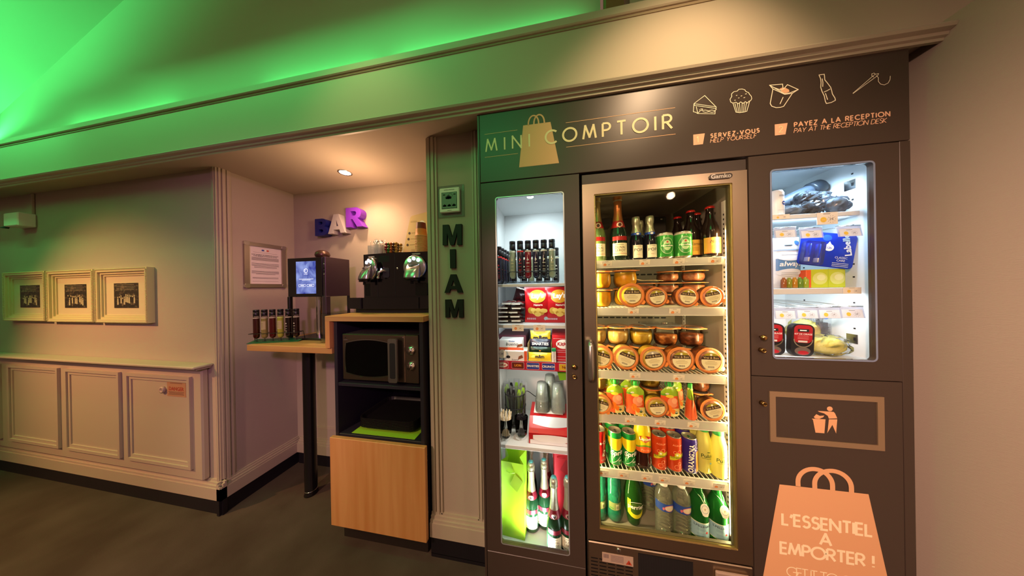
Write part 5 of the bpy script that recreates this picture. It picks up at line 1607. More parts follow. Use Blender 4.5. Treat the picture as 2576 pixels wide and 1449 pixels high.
# top shelf
Z1 = 1.546
def champagne(loc, s, foil_hex, glass_m, label, group, big=True, rz=0.0, band='#a01c1c', lab=True, text=('DUVAL', 'LEROY'), sh=1.0):
    t = bottle_thing('champagne_bottle', loc, label, group, rz)
    P = [(0, 0.006), (0.030, 0.0), (0.036, 0.004), (0.0375, 0.014), (0.0375, 0.105), (0.035, 0.128), (0.028, 0.155), (0.0215, 0.18), (0.0165, 0.215), (0.0145, 0.262)]
    mb = MB().lathe([(r * s, z * s * sh) for r, z in P], glass_m, n=32)
    mb.build('bottle_body', t)
    fm = mat('foil_' + foil_hex, foil_hex, 0.32, 0.75, bump=((220, 220, 60), 0.5, 0.002))
    F = [(0.0300, 0.149), (0.0298, 0.153), (0.0222, 0.180), (0.0172, 0.215), (0.0158, 0.262), (0.0185, 0.272), (0.0190, 0.290), (0.0160, 0.302), (0.0, 0.306)]
    bm = mat('foil_band_' + band, band, 0.35, 0.3)
    mb = MB().lathe([(r * s, z * s * sh) for r, z in F], fm, n=28, ms=[bm, bm] + [fm] * 6)
    mb.lathe([(0.0194 * s, 0.270 * s * sh), (0.0200 * s, 0.273 * s * sh), (0.0194 * s, 0.276 * s * sh)], mat('muselet_wire', '#c9bfa0', 0.3, 0.9), n=20)
    fr = lambda u, v, w: (u, -(0.0262 * s + 0.0008 + w) + abs(u) * 0.25, v + 0.160 * s * sh)
    mb.flat(disc(0, 0, 0.0125 * s), mat('seal_ring', '#d9cdb0', 0.35, 0.4), fr, 0.003 * s)
    mb.flat(disc(0, 0, 0.0108 * s), bm, fr, 0.0034 * s)
    mb.strokes([[(0.0090 * s * math.cos(k / 10 * PI), 0.0090 * s * math.sin(k / 10 * PI)) for k in range(21)]], 0.0009 * s, mat('seal_ring', '#d9cdb0', 0.35, 0.4), fr, 0.0038 * s)
    mb.flat(disc(0, 0, 0.0055 * s, 16, 0.0070 * s), mat('seal_centre', '#2c1c10', 0.4), fr, 0.0038 * s)
    mb.build('foil', t)
    if lab:
        r = 0.0377 * s
        mb = MB()
        patch(mb, -0.034 * s, 0.034 * s, 0.022 * s * sh, 0.078 * s * sh, mat('champagne_label', '#e4d8b8', 0.5), wrap(r), 0.0004, 14)
        patch(mb, -0.034 * s, 0.034 * s, 0.090 * s * sh, 0.108 * s * sh, bm, wrap(r), 0.0004, 14)
        patch(mb, -0.032 * s, 0.032 * s, 0.030 * s * sh, 0.0325 * s * sh, mat('label_pink', '#c8806c', 0.5), wrap(r), 0.0007, 10)
        mb.text(text[0], 0.0145 * s, mat('label_brown', '#4a3a26', 0.5), wrap(r, 0.058 * s * sh), 0.0008, 0.0)
        mb.text(text[1], 0.0145 * s, mat('label_brown', '#4a3a26', 0.5), wrap(r, 0.045 * s * sh), 0.0008, 0.0)
        patch(mb, -0.014 * s, 0.014 * s, 0.070 * s * sh, 0.0715 * s * sh, mat('label_brown', '#4a3a26', 0.5), wrap(r), 0.0007, 4)
        mb.build('label', t)
    return t
champagne((0.205, 0.105, Z1), 1.0, '#b8a468', mat('bottle_olive_clear', '#5c6e3e', 0.1), 'half-hidden champagne bottle with gold foil at the end of the top fridge shelf', 'champagne in the fridge', text=('DUVAL', 'LEROY'), sh=1.0)
champagne((0.297, 0.110, Z1), 1.0, '#b8743e', mat('bottle_dark_green', '#16241a', 0.1), 'dark champagne bottle with copper foil and a red band in the fridge', 'champagne in the fridge', sh=1.0)
def piccolo(loc, label):
    t = bottle_thing('small_champagne_bottle', loc, label, 'small champagne bottles in the fridge')
    navy = mat('bottle_navy', '#14141f', 0.12)
    MB().lathe([(0, 0.004), (0.022, 0), (0.0275, 0.006), (0.028, 0.012), (0.028, 0.082), (0.0255, 0.098), (0.0185, 0.118), (0.0145, 0.14), (0.0130, 0.165)], navy, n=28).build('bottle_body', t)
    fm = mat('foil_#b7b59a', '#b7b59a', 0.32, 0.75, bump=((220, 220, 60), 0.5, 0.002))
    mb = MB().lathe([(0.0205, 0.112), (0.0205, 0.122), (0.0152, 0.140), (0.0142, 0.160), (0.0165, 0.166), (0.0170, 0.182), (0.0150, 0.194), (0, 0.198)], fm, n=26, ms=[mat('foil_blue', '#2c4fae', 0.35, 0.4)] + [fm] * 6)
    fr = lambda u, v, w: (u, -(0.0198 + w), v + 0.116)
    mb.flat(disc(0, 0, 0.010, 18, 0.007), mat('foil_blue', '#2c4fae', 0.35, 0.4), fr, 0.0015)
    mb.flat(disc(0, 0, 0.006, 14, 0.004), wht, fr, 0.0019)
    mb.build('foil', t)
    mb = MB()
    patch(mb, -0.021, 0.021, 0.010, 0.066, mat('piccolo_label', '#e6dcc6', 0.5), wrap(0.0281), 0.0004, 10)
    mb.text('POP', 0.0185, mat('label_ink_blue', '#1c2440', 0.5), wrap(0.0281, 0.044), 0.0008, 0.0)
    patch(mb, -0.012, 0.012, 0.060, 0.0612, grey_print, wrap(0.0281), 0.0007, 4)
    patch(mb, -0.007, 0.007, 0.024, 0.0252, mat('label_pink', '#c8806c', 0.5), wrap(0.0281), 0.0007, 4)
    mb.build('label', t)
piccolo((0.371, 0.105, Z1), 'small champagne bottle next to the copper-foiled bottle')
piccolo((0.428, 0.105, Z1), 'small champagne bottle next to the beer cans')
piccolo((0.410, 0.175, Z1), 'small champagne bottle in the second row')
def ale(loc, label, word):
    t = bottle_thing('ale_bottle', loc, label, 'dark bottles with orange labels', 0)
    MB().lathe([(0, 0.004), (0.028, 0), (0.0335, 0.006), (0.034, 0.014), (0.034, 0.108), (0.031, 0.128), (0.020, 0.156), (0.0155, 0.178), (0.0138, 0.202), (0.0150, 0.204), (0.0150, 0.212)], mat('bottle_brown_black', '#1a0f0c', 0.1), n=28).build('bottle_body', t)
    MB().lathe([(0.0168, 0.207), (0.0172, 0.209), (0.0155, 0.216), (0.008, 0.219), (0, 0.2195)], mat('crown_cap_red', '#b81e16', 0.35, 0.2), n=24).build('crown_cap', t)
    mb = MB()
    patch(mb, -0.040, 0.040, 0.016, 0.082, mat('ale_label', '#dc9c3a', 0.5), wrap(0.0341), 0.0004, 16)
    patch(mb, -0.040, 0.040, 0.016, 0.019, mat('ale_label_edge', '#c66c2a', 0.5), wrap(0.0341), 0.0006, 16)
    mb.text(word, 0.018, mat('label_brown', '#4a3a26', 0.5), wrap(0.0341, 0.064), 0.0008, 0.0, 0.9, 0.3)
    for z in (0.046, 0.040, 0.034):
        patch(mb, -0.014, 0.016, z, z + 0.0014, mat('ale_print', '#a8641c', 0.5), wrap(0.0341), 0.0007, 5)
    mb.build('label', t)
ale((0.609, 0.140, Z1), 'dark ale bottle with an orange label just behind the beer cans', 'Rame')
ale((0.660, 0.098, Z1), 'dark ale bottle with an orange label beside the light strip', 'Malde')
ale((0.601, 0.232, Z1), 'dark ale bottle in the back row behind the beer cans', 'Rame')
ale((0.661, 0.190, Z1), 'dark ale bottle in the back row by the light strip', 'Malde')

# jars with orange rubber seals
jar_glass = clear('jar_glass', 'f4f2ea', 0.22)
lid_label = mat('jar_label_cream', '#eadfb6', 0.55)
lid_brown = mat('jar_label_brown', '#3b241a', 0.55)
lid_olive = mat('jar_label_olive', '#a89a2a', 0.55)
JARS = {}
def jar_parts(t, r, h, fill_m, fill, spots=None):
    mb = MB()
    prof = [(0, 0.0), (r * 0.62, 0.0), (r * 0.80, h * 0.06), (r * 0.95, h * 0.26), (r * 0.965, h * 0.46), (r * 0.92, h * 0.68), (r * 0.86, h * 0.82), (r * 0.88, h * 0.88)]
    mb.lathe(prof, jar_glass, n=30)
    mb.build('jar_glass', t)
    mb = MB()
    q = [(rr * 0.955, z + 0.0016) for rr, z in prof if z < h * fill]
    q[0] = (0, 0.0018)
    q.append((r * 0.86 if fill > 0.7 else r * 0.92, h * fill))
    q.append((0, h * fill + 0.001))
    mb.lathe(q, fill_m, n=26)
    mb.build('contents', t)
    mb = MB()
    mb.lathe([(r * 0.80, h * 0.885), (r, h * 0.885), (r, h * 0.925), (r * 0.80, h * 0.925), (r * 0.80, h * 0.885)], orange_rubber, n=36, smooth=False)
    ca, sa = math.cos(-0.6), math.sin(-0.6)
    tab = [(r * 0.97, -r * 0.22), (r * 1.17, -r * 0.14), (r * 1.20, 0.0), (r * 1.17, r * 0.14), (r * 0.97, r * 0.22)]
    mb.prism(tab, h * 0.923, h * 0.887, orange_rubber, lambda u, v, w: (u * ca - v * sa, u * sa + v * ca, w))
    mb.build('rubber_seal', t)
    mb = MB()
    mb.lathe([(r * 0.97, h * 0.927), (r * 0.98, h * 0.955), (r * 0.90, h * 0.985), (r * 0.80, h * 1.0), (r * 0.72, h * 0.985), (0, h * 0.975)], clear('lid_glass', 'f6f6f0', 0.25, 0.03), n=32)
    l = mb.build('glass_lid', t)
    return l
def lid_sticker(l, r, h, olive=True):
    mb = MB()
    R_ = r * 0.66
    z = h * 1.0
    fl = lambda u, v, w: (u, v, z + w)
    mb.flat([(R_ * math.cos(-PI - 0.18 + (PI + 0.36) * k / 24), R_ * math.sin(-PI - 0.18 + (PI + 0.36) * k / 24)) for k in range(25)], lid_label, fl, 0.0004)
    mb.flat([(R_ * math.cos(0.18 + 0.50 * k / 5), R_ * math.sin(0.18 + 0.50 * k / 5)) for k in range(6)] + [(R_ * math.cos(PI - 0.68 + 0.50 * k / 5), R_ * math.sin(PI - 0.68 + 0.50 * k / 5)) for k in range(6)], lid_brown, fl, 0.0005)
    mb.flat([(R_ * math.cos(0.68 + (PI - 1.36) * k / 12), R_ * math.sin(0.68 + (PI - 1.36) * k / 12)) for k in range(13)], lid_olive if olive else mat('jar_label_grey', '#b5a898', 0.55), fl, 0.0005)
    mb.flat(disc(0, R_ * 0.76, R_ * 0.13, 14), wht, fl, 0.0008)
    mb.text('Vrai & Bon', R_ * 0.36, mat('print_sand', '#d8c090', 0.5), lambda u, v, w: fl(u, v + R_ * 0.40, w), 0.0009, 0.005)
    for k, wd in enumerate((0.7, 1.1, 1.2, 1.0)):
        mb.flat(rect(-R_ * wd * 0.55, R_ * wd * 0.55, R_ * (-0.02 - 0.13 * k), R_ * (0.025 - 0.13 * k)), mat('print_faint', '#b8a680', 0.6), fl, 0.0008)
    for k in range(9):
        mb.flat(rect(R_ * (-0.32 + 0.075 * k), R_ * (-0.28 + 0.075 * k), R_ * -0.78, R_ * -0.58), grey_print, fl, 0.0008)
    mb.build('label', l)
FILL = {
    'egg': mat('yellow_cream_dessert', '#e8a818', 0.35, var=((60, 60, 60), '#f0bc38', 0.4, 0.7)),
    'cream': mat('pale_cream_dessert', '#d8b060', 0.4, var=((70, 70, 70), '#e2c684', 0.4, 0.7)),
    'olive': mat('mustard_dessert', '#b8962c', 0.4, var=((70, 70, 70), '#d0b048', 0.4, 0.7)),
    'brown': mat('stew_brown', '#7c4018', 0.35, var=((60, 60, 90), '#b8743a', 0.45, 0.65)),
    'dark': mat('stew_dark', '#562a16', 0.35, var=((60, 60, 90), '#8c4c2a', 0.45, 0.65)),
    'rose': mat('terrine_rose', '#9a5a3c', 0.4, var=((60, 60, 90), '#b87c58', 0.45, 0.65)),
}
def jar(loc, r, h, fill, label, group, lvl=0.72, lying=None, olive=True):
    key = (r, h, fill, lvl, lying is not None, olive)
    rotm = None
    if lying is not None:
        rotm = Matrix.Rotation(PI / 2 + lying[1], 3, 'X') @ Matrix.Rotation(lying[0], 3, 'Z')
        if len(lying) > 2:
            rotm = Matrix.Rotation(lying[2], 3, 'Z') @ rotm
    if key in JARS:
        return dup(JARS[key], loc, label, 0.0, group, rotm)
    t = thing('preserve_jar', label, 'jar', loc, 0, group, rotm)
    l = jar_parts(t, r, h, FILL[fill], lvl)
    if lying is not None:
        lid_sticker(l, r, h, olive)
    JARS[key] = t
    return t
G2, G3, G4 = 'jars on the second fridge shelf', 'jars on the middle fridge shelf', 'jars among the fruit pouches'
# second shelf (z 1.340)
Z = 1.341
R2 = 0.0405
jar((0.222, 0.110, Z), 0.0425, 0.083, 'egg', 'lower yellow jar of the stack at the door handle side', G2, 0.8)
jar((0.222, 0.110, Z + 0.084), 0.0425, 0.083, 'egg', 'upper yellow jar of the stack at the door handle side', G2, 0.8)
jar((0.345, 0.185, Z), 0.054, 0.086, 'egg', 'lower wide yellow jar behind the big lying lid', G2, 0.8)
jar((0.345, 0.185, Z + 0.087), 0.054, 0.086, 'egg', 'upper wide yellow jar above the big lying lid', G2, 0.8)
jar((0.330, 0.112, Z + 0.0525), 0.0515, 0.075, 'egg', 'largest lying jar with its round lid to the front, second fridge shelf', G2, 0.8, (0.0, 0.0))
jar((0.427, 0.100, Z + 0.0435), 0.0425, 0.062, 'rose', 'lying jar whose lid tilts, right after the largest lying jar', G2, 0.8, (0.16, 0.0))
jar((0.541, 0.100, Z + 0.0435), 0.0428, 0.062, 'rose', 'lying jar with an orange ring, before the last jar of the second shelf', G2, 0.8, (-0.14, 0.0))
jar((0.631, 0.100, Z + 0.0435), 0.0428, 0.062, 'rose', 'lying jar beside the light strip on the second fridge shelf', G2, 0.8, (0.22, 0.0))
for x, y, z, n in ((0.447, 0.215, 0, 'flat terrine jar lying lowest behind the wooden spoon'), (0.447, 0.215, 0.054, 'flat terrine jar right under the wooden spoon'),
                   (0.545, 0.215, 0, 'lowest terrine jar of the stack in the middle of the second shelf back'), (0.545, 0.215, 0.054, 'second terrine jar of the stack in the middle of the second shelf back'), (0.545, 0.215, 0.108, 'topmost terrine jar of the stack in the middle of the second shelf back'),
                   (0.642, 0.190, 0, 'lowest terrine jar of the stack by the light strip'), (0.642, 0.190, 0.054, 'second terrine jar of the stack by the light strip'), (0.642, 0.190, 0.108, 'topmost terrine jar of the stack by the light strip')):
    jar((x, y, Z + z), 0.047, 0.053, 'rose', n, G2, 0.7)
t = thing('wooden_spoon', 'small pale wooden spoon resting on the terrine jars', 'spoon', (0.445, 0.185, Z + 0.1125))
mb = MB()
U = [(-0.066, 0.012, 0.009), (-0.060, 0.010, 0.012), (-0.050, 0.006, 0.0125), (-0.038, 0.002, 0.009), (-0.025, 0.0, 0.005), (0.03, -0.001, 0.005), (0.055, -0.002, 0.007), (0.066, -0.003, 0.006), (0.069, -0.003, 0.002)]
v = []
for x, z, w_ in U:
    v += [(x, -w_, z), (x, w_, z), (x, w_, z + 0.002), (x, -w_, z + 0.002)]
F = [(0, 1, 2, 3), (len(v) - 1, len(v) - 2, len(v) - 3, len(v) - 4)]
for k in range(len(U) - 1):
    for i in range(4):
        F.append((4 * k + i, 4 * k + (i + 1) % 4, 4 * k + 4 + (i + 1) % 4, 4 * k + 4 + i))
mb.v = []
mb.add([(x, y, z + 0.004) for x, y, z in v], F, mat('pale_wood', '#d8bc8a', 0.6), True)
mb.build('spoon', t)
# middle shelf (z 1.067)
Z = 1.068
for k, (x, f, nm, lv) in enumerate(((0.197, 'cream', 'pale cream jar at the door handle side', 0.66), (0.301, 'cream', 'pale cream jar next to the mustard one', 0.66), (0.404, 'olive', 'mustard-coloured jar', 0.62), (0.509, 'brown', 'red-brown stew jar', 0.55), (0.614, 'dark', 'dark brown stew jar', 0.62))):
    jar((max(x, 0.202), 0.165, Z), 0.050, 0.090, f, nm + ', lower back row of the middle shelf', G3, lv)
    jar((max(x, 0.202), 0.165, Z + 0.0915), 0.050, 0.088, f, nm + ', upper back row of the middle shelf', G3, lv)
for k, (x, rr, f, nm, ol, a) in enumerate(((0.200, 0.0525, 'cream', 'lying jar partly cut by the door frame', True, -0.28), (0.306, 0.0520, 'cream', 'lying jar with a strongly tilted label, second of the row', True, -0.36), (0.413, 0.0520, 'olive', 'lying jar with a greyish label top, centre of the row', False, 0.18), (0.518, 0.0520, 'brown', 'lying jar with its label straight, before the last of the row', True, 0.02), (0.625, 0.0525, 'dark', 'lying jar beside the light strip, last of the row', True, -0.02))):
    jar((max(x, 0.203), 0.128, Z + 0.0545), rr, 0.082, f, nm + ', middle shelf', G3, 0.75, (a, 0.0), ol)
tag(MB().prism(rrect(-0.075, 0.075, -0.05, 0.05, 0.012), 0.006, 0.0, film, lambda u, v, w: (u, v, w)).box(-0.055, 0.055, -0.006, 0.004, 0.001, 0.004, mat('cutlery_metal', '#b8b4a8', 0.25, 0.9)).lathe([(0, 0), (0.012, 0.001), (0.013, 0.005), (0, 0.006)], mat('cutlery_metal', '#b8b4a8', 0.25, 0.9), (0.02, -0.012, 0.006), 14).build('cutlery_packet', None, (0.485, 0.17, 1.068 + 0.182)), 'clear flat packet with a spoon lying across the stew jars', 'packet')
# pouches shelf (z 0.876)
Z = 0.877
jar((0.199, 0.150, Z), 0.046, 0.068, 'cream', 'lower pale jar at the handle end of the pouch shelf', G4, 0.8)
jar((0.199, 0.150, Z + 0.069), 0.046, 0.068, 'cream', 'upper pale jar at the handle end of the pouch shelf', G4, 0.8)
jar((0.196, 0.092, Z + 0.045), 0.0435, 0.06, 'cream', 'lying jar cut by the door frame on the pouch shelf', G4, 0.8, (-0.25, 0.0))
jar((0.458, 0.215, Z), 0.047, 0.068, 'olive', 'lower tan jar standing behind the fruit pouches', G4, 0.8)
jar((0.458, 0.215, Z + 0.069), 0.047, 0.068, 'olive', 'upper tan jar standing behind the fruit pouches', G4, 0.8)
jar((0.421, 0.100, Z + 0.0445), 0.0430, 0.06, 'olive', 'lying jar between two fruit pouches', G4, 0.8, (0.14, 0.0))
jar((0.652, 0.185, Z), 0.045, 0.072, 'dark', 'lower brown jar at the light strip end of the pouch shelf', G4, 0.8)
jar((0.652, 0.185, Z + 0.073), 0.045, 0.072, 'dark', 'upper brown jar at the light strip end of the pouch shelf', G4, 0.8)
jar((0.631, 0.104, Z + 0.0465), 0.0455, 0.06, 'dark', 'lying jar with a tilted label at the light strip end of the pouch shelf', G4, 0.8, (0.30, 0.0))
PG = 'fruit puree pouches'
pouch_m = mat('pouch_orange', '#d8562a', 0.3)
def pouch(loc, label, rz=0.0):
    key = 'pouch'
    if key in JARS:
        return dup(JARS[key], loc, label, rz, PG)
    t = thing('fruit_pouch', label, 'pouch', loc, rz, PG)
    mb = MB()
    nu, nv = 12, 16
    wd, ht = 0.078, 0.118
    pg = mat('pouch_green', '#8cae28', 0.28)
    pl = mat('pouch_leaf', '#5c9a30', 0.28)
    cr_ = mat('pouch_cream', '#e0cf7c', 0.35)
    def pt(i, j, sg):
        u, v = i / nu, j / nv
        shoulder = 1.0 if v < 0.80 else 1.0 - 0.72 * ((v - 0.80) / 0.20) ** 1.3
        x = (u - 0.5) * wd * (1.0 - 0.10 * v) * shoulder
        th = 0.021 * (1 - 0.75 * v) * (1 - (2 * u - 1) ** 2) ** 0.6 + 0.0008
        return (x, sg * th - 0.0 + 0.002 * math.sin(9 * u + 7 * v) * (1 if sg < 0 else 0), v * ht)
    for sg in (-1, 1):
        V = [pt(i, j, sg) for j in range(nv + 1) for i in range(nu + 1)]
        for j in range(nv):
            for i in range(nu):
                q = (j * (nu + 1) + i, j * (nu + 1) + i + 1, (j + 1) * (nu + 1) + i + 1, (j + 1) * (nu + 1) + i)
                v_, u_ = (j + .5) / nv, (i + .5) / nu
                m = pouch_m
                if v_ > 0.78: m = pg
                elif v_ > 0.66: m = pl if u_ < 0.35 else pg
                elif v_ < 0.26 and u_ > 0.45: m = cr_
                elif u_ > 0.9: m = pl
                mb.add([V[k] for k in (q if sg < 0 else q[::-1])], [(0, 1, 2, 3)], m, True)
    mb.weld()
    fr_ = lambda u, v, w: (u, -0.0215 - w + abs(u) * 0.12, v)
    pf = lambda u, v, w: (u, -(0.021 * (1 - 0.75 * v / ht) * max(0.0, 1 - (2 * u / (wd * 0.95)) ** 2) ** 0.6 + 0.0012) - w, v)
    blob(mb, 0.007, 0.056, 0.022, 0.021, mat('pouch_peach', '#e89068', 0.3), pf, 0.0010)
    blob(mb, 0.013, 0.062, 0.012, 0.012, mat('pouch_peach_light', '#f0ac84', 0.3), pf, 0.0016)
    blob(mb, -0.010, 0.030, 0.011, 0.015, mat('pouch_carrot', '#ee7a22', 0.3), pf, 0.0014)
    blob(mb, 0.004, 0.020, 0.009, 0.010, mat('pouch_carrot', '#ee7a22', 0.3), pf, 0.0016)
    blob(mb, -0.004, 0.080, 0.016, 0.006, mat('pouch_yellow', '#dcc83a', 0.3), pf, 0.0012)
    mb.flat(disc(0.016, 0.016, 0.006, 14), mat('print_dark_green', '#2a4a12', 0.5), fr_, 0.0015)
    mb.flat(rect(0.010, 0.022, 0.0175, 0.0195), wht, fr_, 0.0022)
    mb.flat(disc(-0.016, 0.092, 0.008, 14, 0.004), mat('pouch_badge', '#d9d6c4', 0.4), lambda u, v, w: (u, -0.0125 - w, v), 0.002)
    mb.build('pouch_body', t)
    mb = MB()
    mb.lathe([(0.010, 0.112), (0.010, 0.116), (0.0065, 0.118), (0.0065, 0.126), (0, 0.126)], mat('spout_pale', '#d6d88a', 0.3), n=16)
    mb.build('spout', t)
    mb = MB()
    gc = mat('pouch_cap_green', '#2fae3c', 0.3)
    mb.lathe([(0.0085, 0.120), (0.0085, 0.136), (0.007, 0.139), (0, 0.139)], gc, n=16)
    mb.tube([(0.0165 * math.cos(k / 12 * PI), 0, 0.130 + 0.0145 * math.sin(k / 12 * PI)) for k in range(24)], 0.0018, gc, 6, True)
    mb.build('winged_cap', t)
    JARS[key] = t
    return t
pouch((0.266, 0.085, Z), 'fruit puree pouch with a green cap, nearest the door handle', 0.04)
pouch((0.252, 0.150, Z), 'fruit puree pouch standing behind the first pouch', 0.1)
pouch((0.349, 0.080, Z), 'fruit puree pouch with a green cap, just before the lying jar', -0.03)
pouch((0.340, 0.148, Z), 'fruit puree pouch standing behind the one before the lying jar', 0.12)
pouch((0.489, 0.088, Z), 'fruit puree pouch with a green cap, just after the lying jar', 0.05)
pouch((0.550, 0.160, Z), 'fruit puree pouch in the second row behind the edge-on pouch', 0.5)
pouch((0.566, 0.082, Z), 'fruit puree pouch turned edge-on to the door', 1.25)

# water bottles on the fridge floor (z 0.360)
Z = 0.3605
def water(loc, label, kind, rz=0.0):
    t = bottle_thing('water_bottle', loc, label, 'water bottles on the fridge floor', rz)
    if kind == 'teal':
        g = clear('teal_plastic', '7fe0be', 0.4, 0.22, '3fc49a', 0.04)
        P = [(0, 0.010), (0.012, 0.004), (0.022, 0.0), (0.031, 0.010), (0.032, 0.03), (0.029, 0.055), (0.029, 0.095), (0.032, 0.115), (0.033, 0.135), (0.029, 0.148), (0.031, 0.156), (0.029, 0.164), (0.031, 0.172), (0.029, 0.182), (0.022, 0.205), (0.013, 0.22), (0.013, 0.235)]
    elif kind == 'clear':
        g = clear('clear_plastic', 'f4f6e8', 0.4, 0.13, 'e8ead0', 0.04)
        P = [(0, 0.006), (0.026, 0.0), (0.032, 0.006)]
        for k in range(7):
            P += [(0.0335, 0.012 + k * 0.0145), (0.0335, 0.020 + k * 0.0145), (0.0315, 0.0235 + k * 0.0145)]
        P += [(0.0335, 0.118), (0.0335, 0.158), (0.0315, 0.162), (0.0335, 0.168), (0.030, 0.186), (0.020, 0.206), (0.013, 0.217), (0.013, 0.226)]
    elif kind == 'round':
        g = clear('green_glass', '78b85c', 0.3, 0.25, '357a2c', 0.03)
        P = [(0, 0.004), (0.022, 0.0), (0.026, 0.006), (0.028, 0.03), (0.036, 0.065), (0.039, 0.10), (0.038, 0.14), (0.030, 0.175), (0.018, 0.21), (0.014, 0.235)]
    else:
        g = clear('bright_green_glass', '5cc062', 0.3, 0.28, '2a8a3a', 0.03)
        P = [(0, 0.004), (0.030, 0.0), (0.035, 0.006), (0.0358, 0.02), (0.0358, 0.145), (0.033, 0.165), (0.020, 0.195), (0.015, 0.215), (0.014, 0.24)]
    mb = MB().lathe(P, g, n=30)
    mb.build('bottle_body', t)
    mb = MB()
    if kind == 'teal':
        m = mat('teal_label', '#6f7c4a', 0.5)
        patch(mb, -0.030, 0.030, 0.058, 0.092, m, wrap(0.0294), 0.0004, 14)
        patch(mb, 0.002, 0.016, 0.062, 0.086, mat('teal_label_pale', '#c9c8a0', 0.5), wrap(0.0294), 0.0007, 4)
        for k in range(7):
            patch(mb, 0.004 + 0.0015 * k, 0.0047 + 0.0015 * k, 0.065, 0.078, ink, wrap(0.0294), 0.0009, 1)
        patch(mb, -0.026, -0.008, 0.064, 0.068, grn, wrap(0.0294), 0.0007, 4)
    elif kind == 'clear':
        blue = mat('water_label_blue', '#2b4a9c', 0.4)
        patch(mb, -0.05, 0.05, 0.122, 0.155, blue, wrap(0.0336), 0.0004, 24)
        blob(mb, 0.010, 0.138, 0.021, 0.0125, mat('water_label_pink', '#c86a78', 0.4), wrap(0.0336), 0.0007, 20)
        blob(mb, 0.010, 0.138, 0.0185, 0.0105, mat('water_label_sand', '#dccbb4', 0.4), wrap(0.0336), 0.0010, 20)
        blob(mb, -0.014, 0.134, 0.004, 0.006, mat('water_label_pink', '#c86a78', 0.4), wrap(0.0336), 0.0008, 10)
    elif kind == 'round':
        yl = mat('round_label_yellow', '#d8d022', 0.4)
        for i in range(18):
            a, b = -0.034 + 0.068 * i / 18, -0.034 + 0.068 * (i + 1) / 18
            f = lambda q: 0.062 + 0.016 * (q / 0.034) ** 2
            w_ = wrap(0.0385)
            mb.add([w_(a, f(a) - .014, 0.0), w_(b, f(b) - .014, 0.0), w_(b, f(b) + .008, .0010), w_(a, f(a) + .008, .0010)], [(0, 1, 2, 3)], yl, True)
        patch(mb, -0.034, -0.020, 0.078, 0.128, yl, wrap(0.0385), 0.0012, 4)
        blob(mb, 0.002, 0.092, 0.030, 0.026, mat('round_label_green', '#3a5a1a', 0.4), wrap(0.0392), 0.0005, 22)
        mb.text('perrier', 0.0245, wht, wrap(0.0392, 0.098, 0.05), 0.0014, 0.025)
        mb.strokes([[(-0.028 + 0.056 * k / 10, 0.110 + 0.010 * (1 - (k / 5 - 1) ** 2)) for k in range(11)]], 0.0007, wht, wrap(0.0392), 0.0010)
    else:
        bl = mat('pale_blue_label', '#8fb4c4', 0.5)
        patch(mb, -0.046, 0.046, 0.036, 0.100, mat('label_edge_cream', '#dce0c8', 0.5), wrap(0.0360), 0.0003, 22)
        patch(mb, -0.046, 0.046, 0.039, 0.097, bl, wrap(0.0360), 0.0006, 22)
        mb.text('S.PELLEGRINO', 0.0118, mat('label_ink_blue', '#1c2440', 0.5), wrap(0.0360, 0.086, 0.1), 0.0010, 0.012)
        star = [(0.012 + 0.007 * (1 if k % 2 == 0 else 0.4) * math.sin(k * PI / 5), 0.062 + 0.007 * (1 if k % 2 == 0 else 0.4) * math.cos(k * PI / 5)) for k in range(10)]
        mb.flat(star, mat('print_red', '#c22a22', 0.4), wrap(0.0360), 0.0010)
        for z in (0.074, 0.069, 0.055, 0.050, 0.045):
            patch(mb, -0.022, 0.022, z, z + 0.0013, mat('label_steel_blue', '#5f86a4', 0.5), wrap(0.0360), 0.0009, 6)
    mb.build('label', t)
    if kind == 'tag':
        mb = MB()
        mb.prism([(0.016 * math.cos(a), 0.020 * math.sin(a) - (0.006 if math.sin(a) < -0.7 else 0)) for a in [k * PI / 10 for k in range(20)]], 0.001, 0, wht, lambda u, v, w: (u + 0.004, -0.036 - w - (0.010 - v) * 0.18, v + 0.160))
        fr_ = lambda u, v, w: (u + 0.004, -0.0375 - w - (0.010 - v) * 0.18, v + 0.160)
        mb.strokes([disc(0, 0, 0.012, 16, 0.014) + [disc(0, 0, 0.012, 16, 0.014)[0]]], 0.0006, mat('label_steel_blue', '#5f86a4', 0.5), fr_, 0.0002)
        mb.flat([(0.005 * (1 if k % 2 == 0 else 0.4) * math.sin(k * PI / 5), 0.005 * (1 if k % 2 == 0 else 0.4) * math.cos(k * PI / 5)) for k in range(10)], mat('tag_star', '#b8a078', 0.5), fr_, 0.0004)
        mb.tube([(0.004, -0.034, 0.180), (-0.004, -0.024, 0.198), (-0.014, -0.006, 0.205), (-0.010, 0.010, 0.205)], 0.0008, wht, 5)
        mb.tube([(0.004, -0.034, 0.180), (0.012, -0.022, 0.200), (0.015, -0.004, 0.205)], 0.0008, wht, 5)
        mb.build('neck_tag', t)
    capc = {'teal': grn, 'clear': wht, 'round': mat('cap_gold_green', '#8a9a3c', 0.3, 0.4), 'tag': mat('cap_blue_metal', '#4a6a8c', 0.3, 0.4)}[kind]
    top_ = P[-1][1]
    MB().lathe([(0.0155, top_ - 0.012), (0.0155, top_ + 0.004), (0, top_ + 0.005)], capc, n=18).build('screw_cap', t)
    return t
water((0.196, 0.118, Z), 'teal plastic water bottle half behind the door frame', 'teal', 0.2)
water((0.262, 0.120, Z), 'teal plastic water bottle beside the round green glass bottle', 'teal')
water((0.343, 0.115, Z), 'green pear-shaped glass water bottle with a yellow label', 'round')
water((0.440, 0.205, Z), 'clear ribbed water bottle standing in the second row', 'clear', 0.5)
